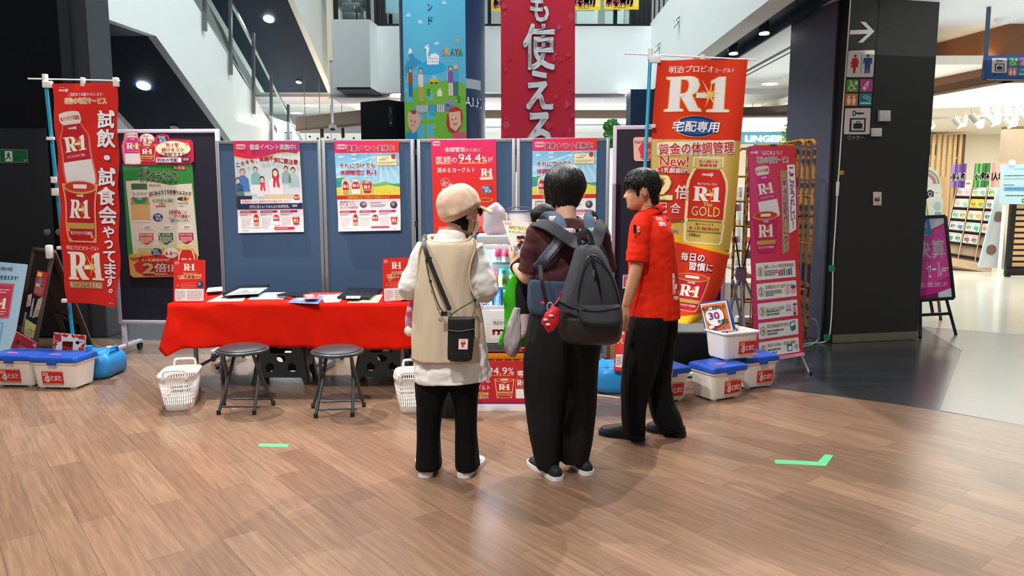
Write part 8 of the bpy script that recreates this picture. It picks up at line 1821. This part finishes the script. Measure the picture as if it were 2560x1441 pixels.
b,rows=hair_shell(BP,hB,1.0,HAIR,bob_z,lambda f,df: .026 if df > 60 else .02,seed=3,tuck=lambda p,f,df: p*1 if df < 60 or p.z > .1 else V((p.x*(1-.46*((.1-p.z)/.1)**1.4),p.y*(1-.5*((.1-p.z)/.1)**1.4),p.z)))
hb=b.build('hair',HAIR,BP,ang=180,solid=.008)
b=MB(); r_=random.Random(9)
for k in range(420):
 i=r_.randrange(72); j0=r_.randint(2,18); pts=[]; dr=r_.uniform(-.06,.06); l=r_.randint(5,12)
 for j in range(j0,min(26,j0+l)): q=rows[j][(i+int(dr*(j-j0)*2)) % 72]; pts.append(q+(q-(hB @ V((0,-.01,.11)))).normalized()*.003)
 deg=(360*i/72) % 360; df=abs((deg-90+180) % 360-180)
 if df < 50 and j0 > 8: continue
 if len(pts) > 3:
  if j0+l >= 25: pts.append(pts[-1]+V((r_.uniform(-.004,.004),r_.uniform(-.004,.004),-.008)))
  b.tube(pts,[.0008]+[.0028]*(len(pts)-2)+[.0008],5)
b.build('hair_strands',HAIR,hb,ang=180)
NAV=mat('black_shoe_knit','15161a',.7,bump=.3,bscale=300)
shoe(BP,F(1392,1204)+V((.012,0,0)),F(1331,1156),NAV,MATS['white_sole'],1.12,.95); shoe(BP,F(1467,1190)+V((.012,0,0)),F(1417,1142),NAV,MATS['white_sole'],1.12,.95)
b=MB(); b.tube([WLb+V((.004,-.01,-.0))+V((.031*cos(a),.012*sin(a)-.0,.031*sin(a))) for a in [2*pi*k/24 for k in range(24)]],.008,8,closed=True); b.build('watch',mat('black_watch','101114',.35),BP)
# baby carrier
DEN=mat('grey_denim','56657a',.9,bump=.4,bscale=350,var=.1,vscale=60); DEN2=mat('navy_denim','36435a',.9,bump=.4,bscale=350,var=.1,vscale=60); GRY=mat('grey_webbing','8f9093',.7)
t=empty('baby_carrier',P(1380,770,YB2-.15),'grey blue denim baby carrier strapped over the shoulders and waist of the backpack wearer','carrier')
for xs in (((1364,566,.13),(1362,548,.03),(1374,541,-.03),(1394,548,-.08),(1404,575,-.118),(1392,610,-.142),(1368,640,-.14),(1352,662,-.10),(1340,672,.0)),((1480,566,.13),(1482,548,.03),(1476,539,-.03),(1472,548,-.09),(1478,580,-.125),(1492,615,-.14),(1506,650,-.1),(1510,665,.0))):
 b=MB(); strap(b,[P(x,y,YB2+d) for x,y,d in xs],.056,.012); b.build('shoulder_strap',DEN,t,bevel=.003)
 b=MB(); strap(b,[P(x+2,y,YB2+d-.014) for x,y,d in xs[4:8]],.022,.003); b.build('webbing',GRY,t)
b=MB(); strap(b,[P(1402,572,YB2-.135),P(1425,577,YB2-.14),P(1455,577,YB2-.142),P(1486,573,YB2-.138)],.018,.005); b.build('chest_strap',mat('pale_webbing','d9d9d6',.6),t)
b=MB(); b.box(P(1424,577,YB2-.15),(.038,.012,.024)); b.build('buckle',mat('white_buckle','e6e6e6',.4),t,bevel=.003); b=MB(); b.box(P(1443,576,YB2-.15),(.018,.012,.022)); b.build('buckle_clip',mat('black_buckle','16171a',.4),t,bevel=.003)
for x,y in ((1383,548),(1480,550)): b=MB(); b.box(P(x,y,YB2-.075),(.042,.02,.03)); b.build('strap_adjuster',MATS['white_buckle'],t,bevel=.004)
b=MB(); g=wr(.02,9,5)
pxloft(b,[(697,1326,1502,YB2+.0,.146,2.8),(705,1321,1506,YB2,.152,2.8),(740,1319,1508,YB2,.154,2.8),(772,1321,1508,YB2,.152,2.8),(782,1326,1505,YB2,.144,2.8)],52,4,g); b.build('waist_belt',DEN2,t,ang=180)
b=MB(); strap(b,[P(1350,663,YB2-.12),P(1354,700,YB2-.17),P(1362,740,YB2-.175),P(1370,768,YB2-.17)],.02,.003); b.build('side_strap',STR,t)
p=PR(20,10,'c8202c'); p.fine(3,3,17,7,1,'f0d0d0',1); p.build('red_tag',pxquad(YB2-.168,(1350,752),(1374,755),(1373,762),(1350,760)),M_PAPER,t,thick=.002)
b=MB(); b.box(P(1400,740,YB2-.16),(.05,.004,.075)); b.build('patch_pocket',mat('slate_patch','454b63',.8),t)
b=MB(); pxloft(b,[(590,1318,1350,YB2+.2,.05),(640,1310,1356,YB2+.22,.09),(700,1312,1352,YB2+.2,.09),(745,1318,1345,YB2+.17,.06)],24,4); b.build('front_panel',DEN,t,ang=180)
# backpack
YP=YB2-.27; PKM=mat('charcoal_canvas','37383c',.85,spec=.3,bump=.35,bscale=260,var=.05,vscale=9); LEA=mat('dark_leather','221e1c',.45,bump=.25,bscale=180)
t=empty('backpack',P(1480,855,YP),'charcoal canvas backpack with dark leather base slung on the person with bob hair','backpack')
g=wr(.05,7,31,.7); b=MB()
pxloft(b,[(612,1447,1484,YP+.03,.03,2.4),(622,1438,1500,YP+.02,.07,2.6),(650,1430,1518,YP+.01,.098,2.7),(690,1419,1534,YP,.115,2.8),(730,1408,1546,YP,.125,2.9),(765,1401,1551,YP,.128,3),(800,1397,1553,YP,.128,3.2),(818,1396,1552,YP,.126,3.2)],64,6,lambda t_,v,z,hw: g(t_,v,z,hw)*.8); b.build('body',PKM,t,ang=180)
b=MB(); pxloft(b,[(790,1396,1554,YP,.1285,3.4),(800,1395,1555,YP,.131,3.4),(825,1396,1553,YP,.131,3.4),(846,1402,1548,YP+.01,.12,3.2),(856,1420,1535,YP+.03,.08,3)],64,5,tilt=-.0); b.build('leather_base',LEA,t,ang=180)
b=MB(); g2=wr(.06,8,40); pxloft(b,[(762,1452,1548,YP-.115,.02,2.6),(768,1448,1552,YP-.12,.036,2.8),(790,1449,1556,YP-.124,.046,2.6),(806,1456,1554,YP-.124,.05,2.6),(815,1472,1540,YP-.12,.03,2.4)],40,5,g2); pk=b.build('front_pocket',PKM,t,ang=180)
b=MB(); b.tube(catmull([P(1449,766,YP-.155),P(1475,776,YP-.162),P(1510,776,YP-.164),P(1552,768,YP-.15)],6),.004,6); b.build('pocket_zip',mat('zip_black','232326',.3),pk)
b=MB(); b.tube(catmull([P(1446,770,YP-.115),P(1447,720,YP-.125),P(1462,665,YP-.112),P(1476,640,YP-.1),P(1500,650,YP-.1),P(1528,690,YP-.098),P(1545,740,YP-.085),P(1552,775,YP-.07)],7),.0045,6); b.build('main_zip',MATS['zip_black'],t)
b=MB(); b.slab([P(1474,640,YP-.108),P(1486,646,YP-.112),P(1506,760,YP-.135),P(1498,700,YP-.130)],(0,-.003,0)); b.build('zip_flap',mat('flap_black','1c1d20',.7),t)
b=MB(); b.box(P(1484,683,YP-.135),(.008,.006,.03)); b.build('zip_puller',METAL,t)
b=MB(); strap(b,[P(1450,616,YP+.02),P(1448,595,YP+.01),P(1456,579,YP),P(1466,577,YP),P(1476,590,YP+.01),P(1481,612,YP+.02)],.022,.005,V((0,-1,.3))); b.build('carry_handle',PKM,t)
b=MB(); strap(b,[P(1338,600,YB2+.13),P(1332,575,YB2+.06),P(1344,561,YB2-.04),P(1372,567,YB2-.13),P(1405,588,YB2-.175),P(1435,608,YB2-.2),P(1452,618,YP+.02)],.066,.012,V((-.1,-.75,.65))); b.build('shoulder_strap',PKM,t,bevel=.003)
b=MB(); strap(b,[P(1508,640,YB2+.12),P(1512,590,YB2+.08),P(1504,562,YB2-.02),P(1500,572,YB2-.13),P(1492,598,YB2-.19),P(1482,618,YP+.02)],.062,.012,V((.2,-.8,.5))); b.build('shoulder_strap',PKM,t,bevel=.003)
b=MB(); b.slab([P(1393,752,YP-.1),P(1440,770,YP-.128),P(1445,790,YP-.13),P(1400,775,YP-.115)],(0,-.004,0)); b.tube(catmull([P(1396,752,YP-.11),P(1425,766,YP-.128),P(1445,772,YP-.132)],5),.004,6); b.build('side_pocket',PKM,t)
t=empty('pouch',P(1370,820,YP-.12),'red wrinkled pouch hanging from the side of the backpack','pouch')
o=blob('pouch',(0,0,0),(.042,.02,.062),mat('red_nylon','c8202c',.45,bump=.4,bscale=50),None,None,12,.3); o.parent=t; o.location=P(1366,832,YP-.12)-WL[t]; o.rotation_euler=(0,radians(20),0); o.name='pouch_body'
b=MB(); b.tube(catmull([P(1381,770,YP-.12),P(1390,758,YP-.12),P(1399,745,YP-.1),P(1405,730,YP-.11)],5),.004,6); b.build('cord',mat('red_cord','b8283a',.5),t)
b=MB(); b.tube([P(1375,768,YP-.12)+V((.014*cos(k*.6),0,.022*sin(k*.6))) for k in range(11)],.004,6,closed=True); b.build('ring',GRY,t)
for k,(x,y) in enumerate(((1364,800),(1370,812),(1378,790))): b=MB(); b.ball(P(x,y,YP-.142),(.012,.004,.007),10,6); b.build('pale_print',mat('pale_print','e6c8c8',.5),t)
# baby
BB=empty('person',P(1340,780,YB2+.22),'dark-haired baby in black leggings and pale socks riding in the carrier','person')
bM=headM(P(1352,590,YB2+.2),-60,5,0); b=MB(); head_mb(b,bM,.72,.6)
limb(b,[P(1345,740,YB2+.24),P(1348,660,YB2+.24),P(1352,600,YB2+.22),bM @ V((0,-.01,.04))],[.07,.07,.05,.035])
limb(b,[P(1335,615,YB2+.24),P(1318,625,YB2+.26),P(1307,640,YB2+.24)],[.035,.028,.02]); hand_mb(b,P(1306,641,YB2+.24),(-.5,.2,-.6),(.4,-.3,0),(0,-.3,1),.085,.4)
limb(b,[P(1338,735,YB2+.2),P(1314,720,YB2+.16),P(1308,780,YB2+.13),P(1307,815,YB2+.12),P(1299,838,YB2+.1)],[.05,.045,.035,.03,.022])
fuse(b,'body',M_SKIN,BB,.004,3,post=paint('e2b498',bM,.72))
b,rows=hair_shell(BB,bM,.72,HAIRB,lambda df,deg: .15 if df < 45 else (.15-(df-45)/30*.09 if df < 75 else .05),lambda f,df: .008,seed=8); b.build('hair',HAIRB,BB,ang=180,solid=.004)
b=MB(); limb(b,[P(1336,735,YB2+.2),P(1313,716,YB2+.16),P(1308,750,YB2+.135),P(1308,785,YB2+.13)],[.055,.052,.043,.037]); b.build('leggings',mat('black_legging','101113',.8),BB,ang=180)
b=MB(); limb(b,[P(1308,782,YB2+.13),P(1307,815,YB2+.12),P(1303,832,YB2+.11),P(1297,840,YB2+.09)],[.037,.034,.034,.024]); b.build('sock',mat('pale_pink_sock','dcc3ba',.9,bump=.3,bscale=200),BB,ang=180)
b=MB(); limb(b,[P(1336,612,YB2+.24),P(1319,620,YB2+.265),P(1308,634,YB2+.25)],[.045,.042,.032]); limb(b,[P(1345,735,YB2+.24),P(1347,660,YB2+.245),P(1350,606,YB2+.23)],[.078,.08,.055]); b.build('pale_top',mat('pale_pink_top','dcc8cc',.85),BB,ang=180)
# flyer, green bag, grey cloth
p=PR(70,100,'edeee6'); p.rr(2,4,22,10,2,'e8b0b4',1); p.T('抽選で当たる',12,12,62,20,'e8dc2a',2,.04,'8a8a2a',.04); p.T('キャンペーン中',8,23,66,31,'e8dc2a',2,.04,'8a8a2a',.04)
for x,y,r_,c in ((34,44,9,'e6a882'),(46,42,9,'e0b08a'),(40,56,10,'e8a03a'),(52,58,9,'c85a4a'),(30,62,8,'5a4a7a'),(46,70,9,'6a5a8a')): p.ell(x,y,r_,r_*.9,c,2+.01*x); p.ell(x+1,y-r_*.45,r_*.9,r_*.45,'3a2a2a',2.5+.01*x)
p.rect(8,62,22,74,'8a9aa0',2); p.fine(6,78,24,92,3,'9aa0a4',2); p.poly([(0,88),(70,96),(70,100),(0,100)],'2a5a9a',2.2); p.ell(50,94,10,4,'4a90c8',3)
o=p.build('flyer',quadmap(P(1256,552,YB2+.26),P(1322,556,YB2+.3),P(1325,664,YB2+.25),P(1290,652,YB2+.22),lambda u,v: .01*sin(u*3)),M_PAPER,None,6,4,thick=.001); tag(o,'white campaign flyer with yellow title held in the hand of the person with bob hair','flyer')
GB=mat('green_film','52d834',.35,trans=.3,ior=1.1,bump=.3,bscale=30); b=MB(); g=wr(.25,9,50)
pxloft(b,[(690,1281,1290,YB2+.14,.008),(715,1268,1299,YB2+.16,.02),(745,1258,1304,YB2+.18,.035),(775,1262,1318,YB2+.2,.045),(810,1262,1328,YB2+.2,.05),(845,1256,1330,YB2+.2,.05),(862,1253,1328,YB2+.2,.045)],40,6,lambda t_,v,z,hw: g(t_,v,z,hw)+.06*cos(5*t_+v*4)); o=b.build('plastic_bag',GB,None,ang=180); tag(o,'bright green plastic bag hanging from the wrist of the person with bob hair','bag')
b=MB(); b.tube(catmull([P(1284,694,YB2+.15),P(1280,684,YB2+.18),P(1290,676,YB2+.2),P(1299,684,YB2+.18),P(1291,694,YB2+.15)],5),.006,6); b.build('handle',GB,o)
b=MB(); g=wr(.3,13,60,1.5); pxloft(b,[(770,1286,1300,YB2+.1,.015),(800,1274,1300,YB2+.1,.03),(835,1262,1303,YB2+.1,.04),(865,1262,1300,YB2+.1,.042),(885,1268,1292,YB2+.1,.03),(893,1275,1287,YB2+.1,.012)],32,6,lambda t_,v,z,hw: g(t_,v,z,hw)+.08*cos(4*t_+v*9)); o=b.build('folded_cloth',mat('mauve_grey_cloth','b3a9ad',.85,bump=.5,bscale=60),None,ang=180); tag(o,'mauve grey bundled cloth hanging beside the green plastic bag','cloth')
# ------------------------------------------------ man in red polo
YM=4.5
MP=empty('person',F(1605,1095),'man in red polo shirt and black trousers turning his face to the left','person')
mM=headM(P(1608,521,YM+.0)+V((-.005,0,-.005)),-84,-4,0)
b=MB(); head_mb(b,mM,1.03,1.0); limb(b,[P(1632,570,YM),P(1622,528,YM),mM @ V((0,-.03,.06))],[.066,.056,.055]); limb(b,[P(1635,800,YM),P(1632,690,YM),P(1628,575,YM)],[.11,.1,.1])
SLm,ELm,WLm=P(1602,572,YM-.12),P(1590,675,YM-.15),P(1566,764,YM-.13); SRm,ERm,WRm=P(1640,572,YM+.14),P(1610,680,YM+.16),P(1570,760,YM+.12)
limb(b,[P(1625,575,YM-.03),SLm,(SLm+ELm)/2,ELm,(ELm+WLm)/2+V((.004,0,.01)),WLm],[.058,.05,.044,.039,.036,.026]); limb(b,[P(1630,575,YM+.03),SRm,(SRm+ERm)/2,ERm,WRm],[.058,.05,.044,.038,.026])
hand_mb(b,WLm+V((-.003,0,-.01)),(-.2,.05,-1),(.5,.85,-.1),(-1,.0,-.1),.185,.42); hand_mb(b,WRm,(-.3,0,-1),(.4,-.8,0),(-1,0,0),.185,.4)
for xa_,xb_,Y in ((1612,1583,YM-.06),(1655,1665,YM+.04)): limb(b,[P(xa_,830,Y),P((xa_+xb_)/2,950,Y),P(xb_,1070,Y)],[.075,.052,.038])
fuse(b,'body',M_SKIN,MP,.0042,3,post=paint('c6926f',mM,1.03,'9a5646'))
def eye(M,s,q,par,look=0):
 c=V((q*.032,.072,.1125)); b=MB(); b.ball((0,0,0),.0118,16,10); b.v=[M @ ((c+v)*s) for v in b.v]; e=b.build('eye',mat('eye_white','dcd6d0',.25),par,ang=180)
 b=MB(); b.ball((0,0,0),(.0062,.003,.0062),14,8); b.v=[M @ ((c+V((look,.0104,0))+v)*s) for v in b.v]; b.build('iris',mat('dark_iris','1a100c',.2),e,ang=180)
 b=MB(); b.tube([M @ ((V((q*x,y,z)))*s) for x,y,z in ((.018,.084,.1185),(.026,.0865,.1225),(.036,.0845,.1225),(.046,.077,.1175))],.0032,6); b.build('upper_lid',mat('lid_line','5a3828',.6),e,ang=180)
 b=MB(); b.tube([M @ ((V((q*x,y,z)))*s) for x,y,z in ((.014,.093,.130),(.026,.0955,.1345),(.040,.088,.1345),(.052,.076,.129))],[.0022,.0036,.0034,.0015],6); b.build('eyebrow',HAIR,par,ang=180)
for q in (-1,1): eye(mM,1.03,q,MP,.002)
# hair: shaggy
def shag_z(df,deg): return .146 if df < 42 else (.146-(df-42)/20*.03 if df < 62 else (.115 if df < 72 else (.125 if df < 100 else .125-(df-100)/35*.1 if df < 135 else .025-.012*(df-135)/45)))
b,rows=hair_shell(MP,mM,1.03,HAIR,shag_z,lambda f,df: .014*(1 if f < .8 else 1-1.2*(f-.8)),seed=5,ztop=.24)
hm=b.build('hair',HAIR,MP,ang=180,solid=.006)
b=MB(); r_=random.Random(12)
for k in range(900):
 i=r_.randrange(72); deg=(360*i/72); df=abs((deg-90+180) % 360-180); j0=r_.randint(1,20); l=r_.randint(5,11); pts=[]; dr=r_.uniform(-.35,.35)
 lift=r_.uniform(.002,.008)
 for j in range(j0,min(27,j0+l)): q=rows[j][int(i+dr*(j-j0)) % 72]; pts.append(q+(q-(mM @ V((0,-.01,.11)))).normalized()*(lift*(.3+.7*sin(pi*(j-j0)/l))))
 if len(pts) < 3: continue
 if j0+l >= 26:
  out=(pts[-1]-(mM @ V((0,-.01,.11)))).normalized(); ext=r_.uniform(.012,.034) if df < 60 or df > 110 else r_.uniform(.004,.012); pts.append(pts[-1]+V((0,0,-1))*ext*.6+out*ext*.1); pts.append(pts[-1]+V((0,0,-1))*ext*.5-out*ext*.1)
 b.tube(pts,[.001]+[.0024]*(len(pts)-3)+[.0018,.0005],5)
b.build('hair_locks',HAIR,hm,ang=180)
b=MB(); 
for k in range(30):
 for q in (-1,1): x=q*(.071+.002*r_.random()); p0=V((x,.022+r_.uniform(-.008,.008),.13)); p1=V((x+q*.001,p0.y+.004,.085+r_.uniform(-.012,.012))); b.tube([mM @ (p0*1.03),mM @ ((p0+p1)/2*1.03),mM @ (p1*1.03)],[.003,.003,.0008],4)
b.build('sideburn',HAIR,hm,ang=180)
POLO=mat('red_polo_jersey','de2a10',.8,spec=.2,bump=.15,bscale=450,var=.02,vscale=9); b=MB(); g=wr(.035,8,71,.8)
pxloft(b,[(525,1600,1648,YM,.06),(538,1590,1658,YM,.09),(556,1580,1668,YM,.14,2.5),(580,1575,1677,YM,.165,2.6),(620,1572,1686,YM,.165,2.4),(670,1573,1691,YM,.155),(720,1574,1694,YM,.15),(760,1572,1697,YM,.152),(795,1571,1697,YM,.155)],60,6,lambda t_,v,z,hw: g(t_,v,z,hw)*(.3+v))
def psl(mb,S_,E_,f,r0,r1): q=catmull([S_+(S_-E_)*.22+V((.02,.03 if S_.y < YM else -.03,0)),S_,S_*.55+E_*.45,S_*(1-f)+E_*f],6); n=len(q); mb.tube([q[0]]+q+[q[-1]],[r0*.5]+[r0+(r1-r0)*i/(n-1)+.004*noise.noise(V((i*.6,7,1))) for i in range(n)]+[r1*.6],26)
psl(b,SLm,ELm,.82,.064,.069); psl(b,SRm,ERm,.82,.064,.066)
po=fuse(b,'polo_shirt',POLO,MP,.006,5,post=lambda me: crease(me,.55))
b=MB(); rings=[]
for k,(gr,dz) in enumerate(((.0,-.012),(.004,.012),(.008,.03),(.016,.022),(.026,-.005),(.03,-.02))):
 ring=[]
 for i in range(40): a=2*pi*i/40; ring.append(P(1622,531,YM)+V(((.058+gr)*cos(a)+.004,(.062+gr)*sin(a),dz+.028*cos(a))))
 rings.append(ring)
b.loft(rings,cap=False); b.build('collar',POLO,po,ang=180,solid=.004)
b=MB(); b.tube(catmull([P(1612,516,YM-.075),P(1640,518,YM-.085),P(1652,528,YM-.06)],5),.005,6,flat=.4); b.build('lanyard',mat('purple_lanyard','4a2a8a',.6),MP)
def onback(p,tl,tr,br,bl,name,par,off=.003,nu=8,nv=8):
 """print laid on the shirt surface: ray-cast from the camera onto the built shirt"""
 from mathutils.bvhtree import BVHTree
 bm=bmesh.new(); bm.from_mesh(po.data); bm.transform(Matrix.Translation(WL[po])); bv=BVHTree.FromBMesh(bm); bm.free(); o=V((0,0,CAMZ))
 def f(u,v):
  x=(tl[0]*(1-u)+tr[0]*u)*v+(bl[0]*(1-u)+br[0]*u)*(1-v); y=(tl[1]*(1-u)+tr[1]*u)*v+(bl[1]*(1-u)+br[1]*u)*(1-v); r=ray(x,y).normalized(); h=bv.ray_cast(o,r)
  if h[0] is None: h=bv.find_nearest(o+r*((YM)/r.y))
  n=h[1] if h[1].dot(r) < 0 else -h[1]; return h[0]+n*off,n
 return p.build(name,f,M_CLOTH,par,nu,nv,thick=.0005,eps=.0005)
p=PO(60,26); p.T('それにつけても',0,0,44,10,'f7eaea',1,.04); p.T('体調管理に',10,13,56,25,'f7eaea',1,.04); onback(p,(1638,541),(1660,546),(1668,566),(1645,568),'back_print',po)
p=PO(24,60); p.T('R-1',0,0,24,44,'f7eaea',1,.05); p.T('宅配専用',2,50,24,58,'f7eaea',1,.04); onback(p,(1680,684),(1695,680),(1695,752),(1682,752),'back_print',po)
b=MB(); b.box(P(1587,573,YM-.205),(.016,.008,.05)); b.build('pen_clip',mat('black_pen','151518',.4),po); p=PR(10,16,'efdfdc'); p.rect(2,3,8,13,'d8503a',1); p.build('sleeve_tag',pxquad(YM-.207,(1593,568),(1599,567),(1599,580),(1594,581)),M_PAPER,po,thick=.002)
b=MB(); trouser(b,[(788,1576,1670,YM-.04,.13),(840,1566,1664,YM-.05,.13),(900,1558,1650,YM-.06,.115),(960,1553,1633,YM-.07,.1),(1010,1554,1617,YM-.08,.09),(1050,1555,1613,YM-.08,.09),(1082,1560,1613,YM-.08,.095)],80,.06,13)
trouser(b,[(788,1600,1694,YM+.03,.13),(840,1604,1690,YM+.04,.12),(900,1610,1681,YM+.05,.11),(950,1618,1676,YM+.05,.095),(1000,1622,1684,YM+.04,.09),(1035,1628,1700,YM+.02,.09),(1066,1640,1708,YM+.01,.095)],85,.075,15)
fuse(b,'trousers',BLKT,MP,.006,3)
BSH=mat('black_sneaker','16171a',.6,bump=.2,bscale=250); BSO=mat('black_sole','101113',.55)
shoe(MP,F(1610,1102),F(1500,1083),BSH,BSO,1.12,1.15,mat('black_lace','0c0d0e',.7),.03); shoe(MP,F(1712,1094),F(1618,1073),BSH,BSO,1.12,1.15,MATS['black_lace'],.03)
